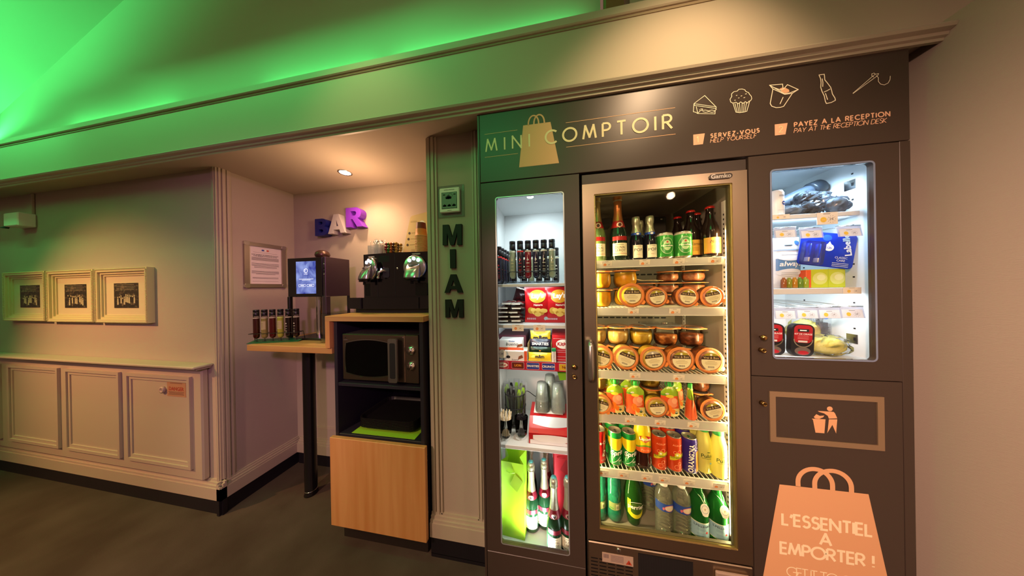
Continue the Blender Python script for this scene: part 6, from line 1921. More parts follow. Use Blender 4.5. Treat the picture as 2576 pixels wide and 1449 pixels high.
water((0.456, 0.080, Z), 'clear ribbed water bottle with a blue band, nearer the pear-shaped bottle', 'clear')
water((0.524, 0.080, Z), 'clear ribbed water bottle with a blue band, next to the green tagged bottles', 'clear')
water((0.588, 0.080, Z), 'green water bottle with a white neck tag, next to the clear bottles', 'tag')
water((0.6605, 0.084, Z), 'green water bottle with a white neck tag in the corner by the light strip', 'tag')

# ------------------------------------------------------------------ goods in the narrow cabinet
# wine shelf (z 1.452)
GW = 'wine tubes in the wire rack of the lit cabinet'
tube_rack((-0.098, 0.112, 1.4532), 0, 'steel-based wire rack holding six wine tubes in the lit cabinet', mat('steel_blue_base', '#8fa4b8', 0.3, 0.7), 0.245)
for i, (wn, wh, ln, lh, lab, band) in enumerate((
        ('clear_pale', '#8c9070', 'gold', '#d8c890', 'pale wine tube at the hinge end of the lit wire rack', '#e8e4d0'),
        ('black_red', '#1c0d18', 'red', '#d8302c', 'black wine tube with red printing in the lit wire rack', '#d8302c'),
        ('bright_red', '#7a0d14', 'white', '#d8d2c4', 'bright red wine tube in the middle of the lit wire rack', '#e8dcc0'),
        ('night', '#161428', 'white', '#d8d2c4', 'blue-black wine tube with a white squirrel-like mark in the lit wire rack', '#e8e4d0'),
        ('soot', '#131114', 'cream2', '#e0d8b8', 'black wine tube with cream printing, before the last of the lit wire rack', '#e8dcc0'),
        ('clear_pale', '#8c9070', 'gold', '#d8c890', 'pale wine tube at the lock end of the lit wire rack', '#e8dcc0'))):
    wine_tube((-0.098 + (i - 2.5) * 0.0386, 0.1155, 1.4775), wn, wh, ln, lh, lab, GW, band)
GS = 'wine tubes standing loose in the lit cabinet'
for k in range(5):
    wine_tube((-0.262 + 0.003 * k, 0.105 + 0.05 * k, 1.4525), 'night', '#161428', 'red', '#d8302c',
              'red-banded black wine tube in the side row of the lit cabinet, %s from the door' % NUM[k].replace('bottom', 'first'), GS, '#d8302c')
for k, x in enumerate((-0.205, -0.150, -0.112, -0.070, -0.028, 0.018)):
    wine_tube((x, 0.215, 1.4525), ('clear_pale', '#8c9070')[0] if k == 2 else 'soot', '#8c9070' if k == 2 else '#131114', 'gold' if k == 2 else 'cream2', '#d8c890' if k == 2 else '#e0d8b8',
              'wine tube standing behind the lit wire rack, %s from the hinge side' % NUM[k].replace('bottom', 'first'), GS, '#e8dcc0')

# crisps and snack bars (z 1.262)
def pillow(w, h, d, nu=12, nv=16, seal=0.09, face_m=None, back_m=None, seal_m=None, wob=0.0015, cols=None):
    mb = MB()
    def pt(i, j, sg):
        u, v = i / nu, j / nv
        e = max(0.0, math.sin(PI * u)) ** 0.5
        b = 0.0 if (v < seal or v > 1 - seal) else math.sin(PI * (v - seal) / (1 - 2 * seal)) ** 0.55
        pinch = 1 - 0.05 * b
        return ((u - 0.5) * w * pinch, sg * (d / 2 * e * b + 0.0004) + wob * math.sin(13 * u + 9 * v) * b, v * h)
    for sg in (-1, 1):
        V = [pt(i, j, sg) for j in range(nv + 1) for i in range(nu + 1)]
        for j in range(nv):
            for i in range(nu):
                q = (j * (nu + 1) + i, j * (nu + 1) + i + 1, (j + 1) * (nu + 1) + i + 1, (j + 1) * (nu + 1) + i)
                m = face_m if sg < 0 else (back_m or face_m)
                if seal_m and (j + 1 <= seal * nv or j >= nv - seal * nv):
                    m = seal_m
                if cols and sg < 0:
                    m = cols((i + .5) / nu, (j + .5) / nv) or m
                mb.add([V[k] for k in (q if sg < 0 else q[::-1])], [(0, 1, 2, 3)], m, True)
    return mb.weld()
crisp_red = mat('crisp_bag_red', '#b41018', 0.28, 0.15, bump=((30, 30, 60), 0.3, 0.003))
chip_y = mat('chip_yellow', '#e6cc6a', 0.45)
chip_d = mat('chip_gold', '#c49a3c', 0.45)
def crisps(x, label, rz):
    t = thing('crisp_bag', label, 'crisp packet', (x, 0.120, 1.263), rz, 'red crisp packets')
    pillow(0.128, 0.172, 0.052, 14, 18, 0.07, crisp_red).build('bag', t)
    sf = lambda u, v, w: (u, -0.0272 * max(0.0, math.sin(PI * (u / 0.128 + .5))) ** 0.5 * max(0.0, math.sin(PI * (v / 0.172 - .07) / .86)) ** 0.55 - 0.001 - w, v)
    mb = MB()
    blob(mb, 0, 0.128, 0.040, 0.031, mat('crisp_badge_edge', '#d8a030', 0.35), sf, 0.0012, 26)
    blob(mb, 0, 0.128, 0.037, 0.028, mat('crisp_badge_gold', '#c88a1c', 0.35), sf, 0.0018, 26)
    mb.flat([(-0.041, 0.117), (0.040, 0.122), (0.042, 0.142), (-0.038, 0.136)], crisp_red, sf, 0.0024)
    mb.text("Lay's", 0.031, wht, lambda u, v, w: sf(u, v + 0.130, w), 0.0034, 0.035, 1.0, 0.15, 0.06)
    mb.text('Nature', 0.0145, wht, lambda u, v, w: sf(u + 0.004, v + 0.087, w), 0.0022, 0.01, 1.0, 0.0, 0.03)
    rnd = random.Random(5)
    blob(mb, -0.030, 0.060, 0.016, 0.016, chip_d, sf, 0.0014, 14)
    for k in range(9):
        cx, cz = -0.026 + 0.0075 * k, 0.055 + 0.008 * math.sin(k * 1.9)
        blob(mb, cx, cz, 0.014, 0.010, chip_y if k % 3 else chip_d, sf, 0.0018 + 0.0003 * k, 12)
    blob(mb, 0.002, 0.042, 0.016, 0.011, chip_y, sf, 0.005, 14)
    for k in range(5):
        mb.flat(rrect(-0.052 + 0.009 * k, -0.0445 + 0.009 * k, 0.014, 0.024, 0.002, 2), mat('crisp_nutri', '#c89aa4', 0.4), sf, 0.0016)
    mb.flat(disc(0.040, 0.020, 0.010, 10), mat('crisp_stamp', '#a8c8cc', 0.4), sf, 0.0018)
    mb.build('print', t)
crisps(-0.075, 'red crisp packet standing fully in view beside the foil snack bars', 0.0)
crisps(0.0265, 'red crisp packet cut off by the door frame on the lock side', 0.06)
foil_silver = mat('foil_silver', '#c9c2b8', 0.25, 0.85, bump=((120, 120, 120), 0.7, 0.003))
foil_red = mat('foil_maroon', '#7a1418', 0.3, 0.3, bump=((80, 80, 80), 0.4, 0.003))
GB = 'foil snack bars piled beside the crisps'
spots = [(-0.237, 0.000, 0.060), (-0.176, 0.001, 0.075), (-0.238, 0.021, 0.058), (-0.181, 0.021, 0.082), (-0.238, 0.042, 0.055), (-0.190, 0.041, 0.074), (-0.238, 0.062, 0.052), (-0.174, 0.061, 0.072), (-0.222, 0.083, 0.070), (-0.176, 0.082, 0.060)]
lbl = ['lying lowest in the pile against the cabinet side', 'lying lowest next to the crisp packet', 'second from below against the cabinet side', 'second from below next to the crisp packet', 'third from below against the cabinet side', 'third from below next to the crisp packet', 'fourth from below against the cabinet side', 'fourth from below next to the crisp packet', 'topmost of the pile against the cabinet side', 'topmost of the pile next to the crisp packet']
bar0 = None
for (x, z, w_), l in zip(spots, lbl):
    lab = 'red and silver snack bar, ' + l
    loc = (x, 0.075, 1.2635 + z)
    if bar0 is None:
        bar0 = thing('snack_bar', lab, 'snack bar', loc, 0.05, GB)
        def cc(u, v):
            return foil_silver if v < 0.22 or v > 0.8 else None
        mb = pillow(0.070, 0.13, 0.021, 8, 12, 0.08, foil_red, foil_silver, foil_silver, 0.003, cc)
        mb.v = [(q[0], q[2], 0.0105 - q[1]) for q in mb.v]
        mb.build('wrapper', bar0)
        mb = MB()
        mb.flat(rect(-0.022, 0.022, -0.003, 0.003), wht, lambda u, v, w: (u, -0.0005 - w, 0.011 + v), 0.001)
        mb.build('print', bar0)
    else:
        dup(bar0, loc, lab, random.uniform(-0.12, 0.12))
t = thing('dark_snack_bag', 'dark maroon snack bag standing tilted on the pile of snack bars', 'snack packet', (-0.180, 0.200, 1.352), 0.1, None, Matrix.Rotation(0.30, 3, 'Y'))
pillow(0.072, 0.080, 0.025, 10, 12, 0.12, mat('maroon_bag', '#2c0a10', 0.25, 0.3, bump=((60, 60, 60), 0.6, 0.003)), None, foil_silver).build('bag', t)

# confectionery shelf (z 1.082)
def carton(name, label, x0, x1, y0, y1, z0, z1, m, front=None, group=None):
    t = thing(name, label, 'box', ((x0 + x1) / 2, (y0 + y1) / 2, z0), 0, group)
    lb(MB().box(x0, x1, y0, y1, z0, z1, m, 0.0012), 'carton', t, t)
    if front:
        mb = MB()
        front(mb, face(x0, z0, y0))
        lb(mb, 'print', t, t)
    return t
cw_ = mat('carton_white', '#e6e2dc', 0.5)
cr = mat('carton_red', '#b0141a', 0.45)
def bueno_front(mb, fr):
    mb.flat(rect(0.0, 0.118, 0.0, 0.012), mat('carton_orange', '#e0562a', 0.45), fr, 0.0003)
    mb.text('Kinder', 0.011, mat('print_blue', '#3a6aa8', 0.5), lambda u, v, w: fr(u + 0.062, v + 0.042, w), 0.0006, 0.02)
    mb.text('bueno', 0.024, ink, lambda u, v, w: fr(u + 0.062, v + 0.028, w), 0.0006, 0.0, 1, 0.2)
    mb.flat([(0.085, 0.012), (0.115, 0.02), (0.112, 0.032), (0.09, 0.026)], mat('hazel_print', '#8a4a24', 0.5), fr, 0.0006)
carton('bar_carton', 'white bar carton lying behind the front white carton, topmost of the two', -0.284, -0.140, 0.16, 0.34, 1.134, 1.190, mat('carton_plum', '#5a2430', 0.5))  # same dark plum on both rear cartons
carton('bar_carton', 'plum lower carton behind the white front carton', -0.284, -0.140, 0.16, 0.34, 1.083, 1.133, mat('carton_plum', '#5a2430', 0.5))
carton('bar_carton', 'white display carton of chocolate bars with black script lettering', -0.262, -0.150, 0.085, 0.155, 1.1335, 1.182, cw_, bueno_front)
def bueno2(mb, fr):
    mb.flat(rect(0.096, 0.110, 0.0, 0.052), mat('carton_orange', '#e0562a', 0.45), fr, 0.0003)
    mb.flat(disc(0.020, 0.022, 0.010, 14, 0.007), ink, fr, 0.0006)
    mb.text('bueno', 0.013, ink, lambda u, v, w: fr(u + 0.052, v + 0.010, w), 0.0006, 0.0, 1, 0.2)
    mb.flat([(0.066, 0.010), (0.092, 0.020), (0.086, 0.034), (0.070, 0.026)], mat('hazel_print', '#8a4a24', 0.5), fr, 0.0006)
carton('bar_carton', 'white carton with an orange end just above the red logo strip', -0.235, -0.126, 0.066, 0.150, 1.083, 1.133, cw_, bueno2)
t = thing('price_disc', 'round white price disc clipped to the snack shelf, reading 3 euros', 'price tag', (-0.240, 0.046, 1.124))
mb = MB(); mb.prism(disc(0, 0, 0.0205), 0.001, 0, white, face()); mb.text('3\u20ac', 0.017, mat('biro_blue', '#3a4a7c', 0.5), face(), 0.0015); mb.build('disc', t)
ylw = mat('packet_yellow', '#e4c01c', 0.3, 0.1, bump=((60, 60, 60), 0.4, 0.003))
# open display tray with the chocolate packets
t = thing('display_tray', 'open yellow card tray holding the sweet packets', 'tray', (-0.068, 0.16, 1.083))
mb = MB()
mb.box(-0.124, -0.122, 0.090, 0.30, 1.083, 1.165, mat('tray_card_tan', '#a88a5a', 0.6)); mb.box(-0.012, -0.010, 0.090, 0.30, 1.083, 1.165, mat('tray_card_tan', '#a88a5a', 0.6))
mb.box(-0.122, -0.012, 0.298, 0.30, 1.083, 1.165, mat('tray_card_tan', '#a88a5a', 0.6)); mb.box(-0.122, -0.012, 0.09, 0.298, 1.083, 1.085, mat('tray_card_tan', '#a88a5a', 0.6))
lb(mb, 'tray', t, t)
def packet(label, z, y, h, m, word, wm, size=0.016, tilt=0.0, bold=0.03, w=0.104):
    t = thing('sweet_packet', label, 'sweet packet', (-0.067, y, z), 0, 'sweet packets in the yellow tray', Matrix.Rotation(-tilt, 3, 'X'))
    pillow(w, h, 0.016, 10, 8, 0.1, m).build('packet', t)
    mb = MB()
    mb.text(word, size, wm, lambda u, v, w: (u, -0.0095 - w, v + h / 2), 0.0008, bold)
    mb.build('print', t)
packet('yellow sweet packet standing tallest at the back of the tray', 1.136, 0.175, 0.076, ylw, 'm&m', mat('brown_black_print', '#24140c', 0.5), 0.034, 0.1, 0.05)
packet('dark blue-black sweet packet with white lettering in the tray', 1.128, 0.145, 0.048, mat('packet_midnight', '#17142c', 0.3, 0.1), 'SMARTIES', wht, 0.019, 0.1, 0.03)
packet('dark green sweet packet with orange lettering in the tray', 1.113, 0.120, 0.030, mat('packet_dark_green', '#16301c', 0.3, 0.1), '-', mat('print_orange', '#ee8a18', 0.4), 0.03, 0.1, 0.02)
packet('yellow sweet packet lying lowest at the front of the tray', 1.0845, 0.085, 0.040, ylw, 'm&m', mat('brown_black_print', '#24140c', 0.5), 0.020, 0.3, 0.04, 0.110)
def kitkat(mb, fr):
    mb.flat(disc(0.052, 0.082, 0.034, 26, 0.022), wht, fr, 0.0004)
    mb.text('KitKat', 0.024, cr, lambda u, v, w: fr(u + 0.054, v + 0.082, w), 0.0008, 0.03, 1, 0.1)
    mb.flat(rect(0.006, 0.08, 0.108, 0.1085), wht, fr, 0.0004)
    for k, z in enumerate((0.052, 0.043, 0.022, 0.008)):
        mb.flat(rect(0.020, 0.072, z, z + 0.0022), mat('crisp_nutri', '#c89aa4', 0.4), fr, 0.0004)
carton('bar_carton', 'red carton with a white oval emblem beside the sweet packets', -0.008, 0.085, 0.095, 0.30, 1.083, 1.206, cr, kitkat)
t = thing('gum_pack', 'slim white and green chewing gum pack standing before the red carton', 'gum', (-0.001, 0.078, 1.083))
mb = MB(); mb.box(-0.0095, 0.0095, -0.008, 0.008, 0, 0.066, wht, 0.001); mb.box(-0.0097, 0.0097, -0.0082, 0.0082, 0.052, 0.0665, mat('gum_green', '#1f9a5a', 0.4), 0.001); mb.build('pack', t)
mb = MB(); mb.text('HOLLYWOOD', 0.0085, ink, lambda u, v, w: (u + 0.002, -0.0086 - w, v + 0.026), 0.0003, 0.01, 1, 0, PI / 2); mb.build('print', t)
# red logo strip along the shelf front
t = thing('logo_strip', 'red card strip of confectionery logos along the shelf edge', 'sign', (-0.10, 0.0445, 1.074))
mb = MB().prism(rect(-0.184, 0.190, -0.020, 0.020), 0.0012, 0.0, mat('strip_red', '#b81230', 0.45), face())
lg = [(-0.140, 'KitKat', '#b0141a', '#f2efe6', 0.014), (-0.066, 'LION', '#6a2010', '#f0a028', 0.014), (0.004, 'SMARTIES', '#2c3c9c', '#f2efe6', 0.0125), (0.074, 'CRUNCH', '#2a3a9a', '#f2efe6', 0.0135), (0.150, 'Nuts', '#d8b028', '#7a1e1e', 0.016)]
for x, wd, bg, fg, sz in lg:
    mb.flat(rrect(x - 0.029, x + 0.029, -0.0155, 0.0155, 0.003), mat('logo_edge', '#c8b4c0', 0.5), face(), 0.0016)
    mb.flat(rrect(x - 0.0275, x + 0.0275, -0.014, 0.014, 0.003), mat('logo_' + bg, bg, 0.45), face(), 0.0020)
    if wd == 'KitKat':
        mb.flat(disc(x, 0, 0.026, 20, 0.0115), wht, face(), 0.0023)
    mb.text(wd, sz, mat('logo_ink_' + ('#b0141a' if wd == 'KitKat' else fg), '#b0141a' if wd == 'KitKat' else fg, 0.45), face(x, 0, 0), 0.0027, 0.03)
mb.build('strip', t)

# cutlery shelf (z 0.698)
t = thing('glass_vase', 'tall clear glass jar in a black wire ring, full of wrapped green cutlery', 'jar', (-0.212, 0.225, 0.6985))
MB().lathe([(0, 0.006), (0.045, 0.0), (0.052, 0.004), (0.054, 0.02), (0.054, 0.165)], glass, n=32).build('glass', t)
mb = MB()
for z in (0.168, 0.10, 0.012):
    mb.tube([(0.0565 * math.cos(k / 20 * 2 * PI), 0.0565 * math.sin(k / 20 * 2 * PI), z) for k in range(20)], 0.0022, blackm, 6, True)
for a in (0.4, 2.0, 3.6, 5.2):
    mb.tube([(0.0565 * math.cos(a), 0.0565 * math.sin(a), 0.012), (0.0565 * math.cos(a), 0.0565 * math.sin(a), 0.168)], 0.0018, blackm, 6)
mb.tube([(0.05 + 0.042 * (1 - math.cos(k / 10 * PI)) , 0.03 * math.sin(k / 10 * 2 * PI) - 0.01, 0.168) for k in range(11)], 0.002, blackm, 6)
mb.build('wire_ring', t)
GC = 'wrapped cutlery sets in the glass jar'
lime_pl = mat('lime_plastic', '#8cb832', 0.35)
dark_pl = mat('dark_cutlery_wrap', '#1d1a20', 0.3)
NTH = ['first', 'second', 'third', 'fourth', 'fifth', 'sixth', 'seventh', 'eighth', 'ninth', 'tenth']
for k in range(10):
    a = k * 0.628
    t2 = thing('cutlery_set', '%s cutlery in clear film in the glass jar, %s around from the door' % ('lime green' if k % 3 else 'black', NTH[k]), 'cutlery', (-0.212 + 0.030 * math.sin(a), 0.225 - 0.030 * math.cos(a), 0.706), a * 0.3, GC, Matrix.Rotation(0.10 * math.sin(a), 3, 'Y') @ Matrix.Rotation(0.10 * math.cos(a), 3, 'X'))
    m = lime_pl if k % 3 else dark_pl
    mb = MB()
    mb.prism([(-0.004, 0), (0.004, 0), (0.005, 0.13), (0.009, 0.15), (0.010, 0.175), (0.006, 0.195), (-0.006, 0.195), (-0.010, 0.175), (-0.009, 0.15), (-0.005, 0.13)], 0.003, 0.0, m, face())
    mb.build('spoon', t2)
    pillow(0.034, 0.215, 0.010, 5, 8, 0.08, film).build('film_sleeve', t2)
def tumbler(x, y, lab, fill):
    t = thing('glass_tumbler', lab, 'glass', (x, y, 0.6985), 0, 'small glasses on the cutlery shelf')
    MB().lathe([(0, 0.014), (0.026, 0.014), (0.028, 0.02), (0.034, 0.10), (0.0328, 0.10), (0.0265, 0.02), (0.0265, 0.0), (0, 0.0)], glass, n=28).build('glass', t)
    rnd = random.Random(11)
    mb = MB()
    if fill == 'sticks':
        sm = mat('wood_stick', '#d8c09a', 0.6); sm2 = mat('paper_stick', '#e4dcd0', 0.6)
        for k in range(60):
            a, r0 = rnd.uniform(0, 6.28), 0.021 * math.sqrt(rnd.random())
            b, r1 = a + rnd.uniform(-.4, .4), 0.032 * math.sqrt(rnd.random())
            mb.tube([(r0 * math.cos(a), r0 * math.sin(a), 0.016), (r1 * math.cos(b), r1 * math.sin(b), rnd.uniform(0.105, 0.135))], 0.0018, sm if k % 3 else sm2, 5)
        o = mb.build('stir_sticks', t)
        o['kind'] = 'stuff'
    else:
        for k in range(26):
            a, r0 = rnd.uniform(0, 6.28), 0.020 * math.sqrt(rnd.random())
            x_, y_ = r0 * math.cos(a), r0 * math.sin(a)
            w_ = rnd.uniform(-0.6, 0.6)
            mb.prism([(-0.006, 0.016), (0.006, 0.016), (0.007, rnd.uniform(0.085, 0.108)), (-0.007, rnd.uniform(0.085, 0.108))], 0.002, 0, dark_pl, lambda u, v, w, x_=x_, y_=y_, w_=w_: (x_ + u * math.cos(w_), y_ - w + u * math.sin(w_), v))
        o = mb.build('black_sachets', t)
        o['kind'] = 'stuff'
tumbler(-0.240, 0.095, 'glass of wooden stir sticks next to the hinge side of the lit cabinet', 'sticks')
tumbler(-0.165, 0.112, 'glass of black wrapped sachets between the stir sticks and the napkin box', 'sachets')
t = thing('napkin_dispenser', 'red and white napkin dispenser on the cutlery shelf', 'dispenser', (-0.018, 0.16, 0.6985))
prof_ = [(0.072, 0.0), (0.265, 0.0), (0.265, 0.102), (0.130, 0.100), (0.085, 0.066), (0.072, 0.050)]
mb = MB().prism(prof_, -0.106, 0.098, red, lambda u, v, w: (-0.018 + w, u, 0.6985 + v))
lb(mb, 'casing', t, t)
mb = MB()
nf = face(-0.018, 0.6985, 0.072)
sl = lambda u, v, w: (-0.018 + u, 0.085 + 0.045 * (v - 0.066) / 0.034 - w * 0.6, 0.6985 + v + w * 0.8)
mb.flat([(-0.100, 0.001)] + [(-0.100 + 0.196 * k / 12, 0.020 - 0.010 * (k / 12) ** 1.2 + 0.005 * math.sin(k / 12 * PI)) for k in range(13)] + [(0.096, 0.001)], mat('dispenser_white', '#eceaf0', 0.35), nf, 0.001)
mb.flat([(-0.086, 0.024)] + [(-0.086 + 0.175 * k / 12, 0.042 + 0.005 * math.sin(k / 12 * PI)) for k in range(13)] + [(0.089, 0.022)] + [(0.05 - 0.10 * k / 8, 0.014) for k in range(9)], mat('napkin_white', '#f6f6f8', 0.7), nf, 0.002)
lb(mb, 'napkins', t, t)
mb = MB()
mb.flat([(-0.088, 0.0995), (0.094, 0.0995)] + [(0.094 - 0.182 * k / 12, 0.078 - 0.008 * math.sin(k / 12 * PI)) for k in range(13)], mat('dispenser_silver', '#c9ced4', 0.3, 0.3), sl, 0.001)
lb(mb, 'view_window', t, t)
mb = MB().text('TORK', 0.010, mat('print_pale_red', '#e08a88', 0.5), lambda u, v, w: (-0.018 + u - 0.075, 0.0785 - w, 0.6985 + v + 0.058), 0.004, 0.02)
lb(mb, 'lettering', t, t)
GP = 'clear plastic cups stacked mouth down on the napkin dispenser'
cup_pl = clear('cup_plastic', 'f2f5f2', 0.32, 0.12, 'e8f0ea', 0.06)
cup0 = None
for (x, y, n_, z_, where) in ((-0.064, 0.175, 10, 0.8055, 'front stack beside the glass vase'), (0.016, 0.175, 10, 0.8055, 'front stack by the lock side'), (-0.024, 0.236, 13, 0.8055, 'taller stack at the back')):
    for k in range(n_):
        loc = (x, y, z_ + k * 0.0062)
        lab = 'clear plastic cup, %s from below in the %s' % (NUM[k].replace('bottom', 'first'), where)
        if cup0 is None:
            cup0 = tag(MB().lathe([(0.0335, 0.0), (0.0350, 0.001), (0.0335, 0.002), (0.0318, 0.012), (0.0240, 0.086), (0.0, 0.087)], cup_pl, n=24).build('plastic_cup', None, loc), lab, 'cup', GP)
        else:
            o = cup0.copy(); COL.objects.link(o); o.location = loc; o['label'] = lab
tag(MB().box(-0.088, 0.056, -0.045, 0.075, 0, 0.0035, mat('cup_tray_white', '#dfe0dc', 0.4), 0.001).build('cup_board', None, (-0.018, 0.195, 0.8010)), 'thin white board under the plastic cup stacks', 'tray')
t = thing('lime_card', 'lime green card hanging under the confectionery shelf', 'card', (0.040, 0.10, 1.062))
mb = MB().prism([(-0.034, 0), (0.048, 0), (0.048, -0.062), (-0.016, -0.070)], 0.0012, 0, mat('lime_card', '#7ab81e', 0.5), face())
mb.build('card', t)

# gift bags and champagne (z 0.190)
def gift_bag(x, y, w, d, h, m, tagm, label, rz):
    t = thing('gift_bag', label, 'bag', (x, y, 0.1905), rz, 'bottle gift bags')
    mb = MB()
    P = [(-w / 2, -d / 2), (w / 2, -d / 2), (w / 2 - 0.012 * 0, 0), (w / 2, d / 2), (-w / 2, d / 2), (-w / 2, 0)]
    T = [(-w / 2, -d / 2), (w / 2, -d / 2), (w / 2 - 0.03, 0), (w / 2, d / 2), (-w / 2, d / 2), (-w / 2 + 0.03, 0)]
    v = [(a, b, 0) for a, b in P] + [(a, b, h * 0.72) for a, b in P] + [(a, b, h + (0.018 if b > 0 else 0)) for a, b in T]
    F = [(0, 1, 7, 6), (1, 2, 8, 7), (2, 3, 9, 8), (3, 4, 10, 9), (4, 5, 11, 10), (5, 0, 6, 11), (6, 7, 13, 12), (7, 8, 14, 13), (8, 9, 15, 14), (9, 10, 16, 15), (10, 11, 17, 16), (11, 6, 12, 17), (0, 5, 4, 3, 2, 1)]
    mb.add(v, F, m)
    mb.build('bag', t)
    mb = MB()
    fr_ = face(0.02, h - 0.09, -d / 2)
    mb.prism([(-0.034, -0.02), (0.004, -0.052), (0.034, 0.004), (-0.004, 0.036)], 0.0022, 0.001, tagm, fr_)
    mb.build('gift_tag', t)
    mb = MB().tube([(-0.03, -d / 2 - 0.002, h - 0.045), (-0.01, -d / 2 - 0.006, h - 0.050), (0.014, -d / 2 - 0.003, h - 0.046)], 0.0022, m, 6)
    mb.build('ribbon', t)
    return t
gift_bag(-0.212, 0.155, 0.118, 0.085, 0.375, mat('lime_paper', '#9ccc1e', 0.4), mat('lime_tag', '#86a818', 0.4), 'tall lime green gift bag beside the champagne bottles', -0.08)
gift_bag(0.032, 0.270, 0.088, 0.075, 0.385, mat('red_paper', '#b01220', 0.4), mat('red_tag', '#8c0c18', 0.4), 'tall red gift bag behind the champagne bottles', 0.1)
GCH = 'champagne bottles at the bottom of the lit cabinet'
dgreen = mat('bottle_champagne_green', '#14301a', 0.08)
capm = mat('capsule_teal', '#5aa8a0', 0.35, 0.4)
for x, y, lab in ((-0.128, 0.180, 'champagne bottle touching the lime green gift bag'), (-0.062, 0.205, 'champagne bottle in the middle, behind the frontmost one'), (-0.012, 0.100, 'frontmost champagne bottle, nearest the door glass'), (0.053, 0.110, 'champagne bottle half hidden by the door frame on the lock side'),
                  (-0.235, 0.300, 'champagne bottle right behind the lime green gift bag'), (-0.145, 0.300, 'champagne bottle at the back, second from the lime green gift bag'), (-0.055, 0.320, 'champagne bottle at the back, next to the red gift bag')):
    t = champagne((x, y, 0.1905), 1.0, '#c8bfa4', dgreen, lab, GCH, band='#7c1626', sh=1.10)
    MB().lathe([(0.0, 0.3372), (0.0125, 0.3372), (0.0125, 0.3395), (0, 0.340)], capm, n=18).build('capsule', t)
    MB().lathe([(0.0128, 0.3368), (0.0128, 0.3398)], mat('capsule_edge', '#d8e4e0', 0.3, 0.5), n=18).build('capsule_edge', t)

# ------------------------------------------------------------------ goods in the toiletries cabinet
t = thing('deodorant', 'white deodorant can with a blue disc on the top shelf of the toiletries', 'deodorant', (0.886, 0.085, 1.698))
MB().lathe([(0, 0), (0.022, 0), (0.0235, 0.003), (0.0235, 0.070), (0.0228, 0.072), (0.0228, 0.094), (0.018, 0.104), (0, 0.106)], mat('deo_white', '#f0f1f4', 0.35), n=28).build('can', t)
mb = MB()
blob(mb, 0.010, 0.050, 0.0085, 0.0085, mat('deo_blue', '#2a2f8c', 0.4), wrap(0.0236), 0.0005)

patch(mb, 0.004, 0.015, 0.0485, 0.0515, wht, wrap(0.0236), 0.0009, 3)
patch(mb, -0.006, 0.016, 0.076, 0.083, mat('deo_grey', '#b8bcc8', 0.4), wrap(0.0229), 0.0005, 6)
patch(mb, -0.010, 0.018, 0.022, 0.0232, mat('deo_grey', '#b8bcc8', 0.4), wrap(0.0236), 0.0005, 6)
mb.build('print', t)
# folding umbrella in its sleeve
umb_m = mat('umbrella_grey_blue', '#39424f', 0.55, bump=((90, 90, 90), 0.4, 0.003))
t = thing('folding_umbrella', 'dark folding umbrella in its sleeve lying slanted at the back of the top shelf', 'umbrella', (1.020, 0.190, 1.792), 0, None, Matrix.Rotation(-0.42, 3, 'Y'))
mb = MB()
mb.tube([(-0.135, 0, 0), (-0.11, 0, 0), (-0.02, 0.002, 0.001), (0.075, 0, 0.002), (0.082, 0, 0.002)], [0.021, 0.025, 0.027, 0.027, 0.025], umb_m, 18)
mb.build('sleeve', t)
MB().tube([(0.083, 0, 0.002), (0.088, 0, 0.002), (0.122, 0, 0.002), (0.128, 0, 0.002)], [0.030, 0.033, 0.031, 0.026], mat('umbrella_handle', '#262b33', 0.4, bump=((60, 60, 60), 0.3, 0.002)), 18).build('handle', t)
# shower caps / wrapped stockings: crumpled dark packs in clear film
GK = 'dark goods in crinkled film on the top toiletries shelf'
crink = clear('crinkled_film', 'f2f6fa', 0.3, 0.05, 'e8f0ff', 0.1)
darkstuff = mat('dark_knit', '#272c34', 0.7, bump=((160, 160, 160), 0.6, 0.004))
def crumple(loc, sx, sy, sz, label, seed, group, inner, rotm=None, nm='film_pack', cat='packet', film_m=None):
    t = thing(nm, label, cat, loc, 0, group, rotm)
    rnd = random.Random(seed)
    for name, f, m in (('contents', 0.84, inner), ('film_wrap', 1.0, film_m or crink)):
        mb = MB()
        n1, n2 = 10, 18
        V = [(0, 0, 0.06 * sz)]
        for i in range(1, n1):
            for j in range(n2):
                th, ph = PI * i / n1, 2 * PI * j / n2
                q = f * (1 + (rnd.uniform(-0.20, 0.20) if m is not inner else rnd.uniform(-0.06, 0.06)))
                V.append((sx * q * math.sin(th) * math.cos(ph), sy * q * math.sin(th) * math.sin(ph), max(0.03 * sz, sz * (1 - q * math.cos(th)))))
        V.append((0, 0, sz * (1 + f)))
        F = [(0, 1 + (j + 1) % n2, 1 + j) for j in range(n2)]
        for i in range(n1 - 2):
            for j in range(n2):
                a, b = 1 + i * n2 + j, 1 + i * n2 + (j + 1) % n2
                F.append((a, b, b + n2, a + n2))
        k = 1 + (n1 - 2) * n2
        F += [(k + j, k + (j + 1) % n2, len(V) - 1) for j in range(n2)]
        mb.add(V, F, m, m is inner)
        mb.build(name, t)
    return t
crumple((0.940, 0.088, 1.698), 0.034, 0.032, 0.022, 'pale crinkled pack beside the white deodorant', 1, GK, mat('grey_knit', '#7c8894', 0.7))
crumple((1.000, 0.090, 1.698), 0.040, 0.034, 0.028, 'dark pack in crinkled film in the middle of the top toiletries shelf', 2, GK, darkstuff)
crumple((1.018, 0.120, 1.742), 0.042, 0.033, 0.030, 'dark pack in crinkled film piled before the umbrella', 3, GK, darkstuff)
crumple((1.080, 0.135, 1.742), 0.032, 0.030, 0.030, 'small bright film pack below the umbrella handle', 4, GK, mat('grey_knit', '#7c8894', 0.7))
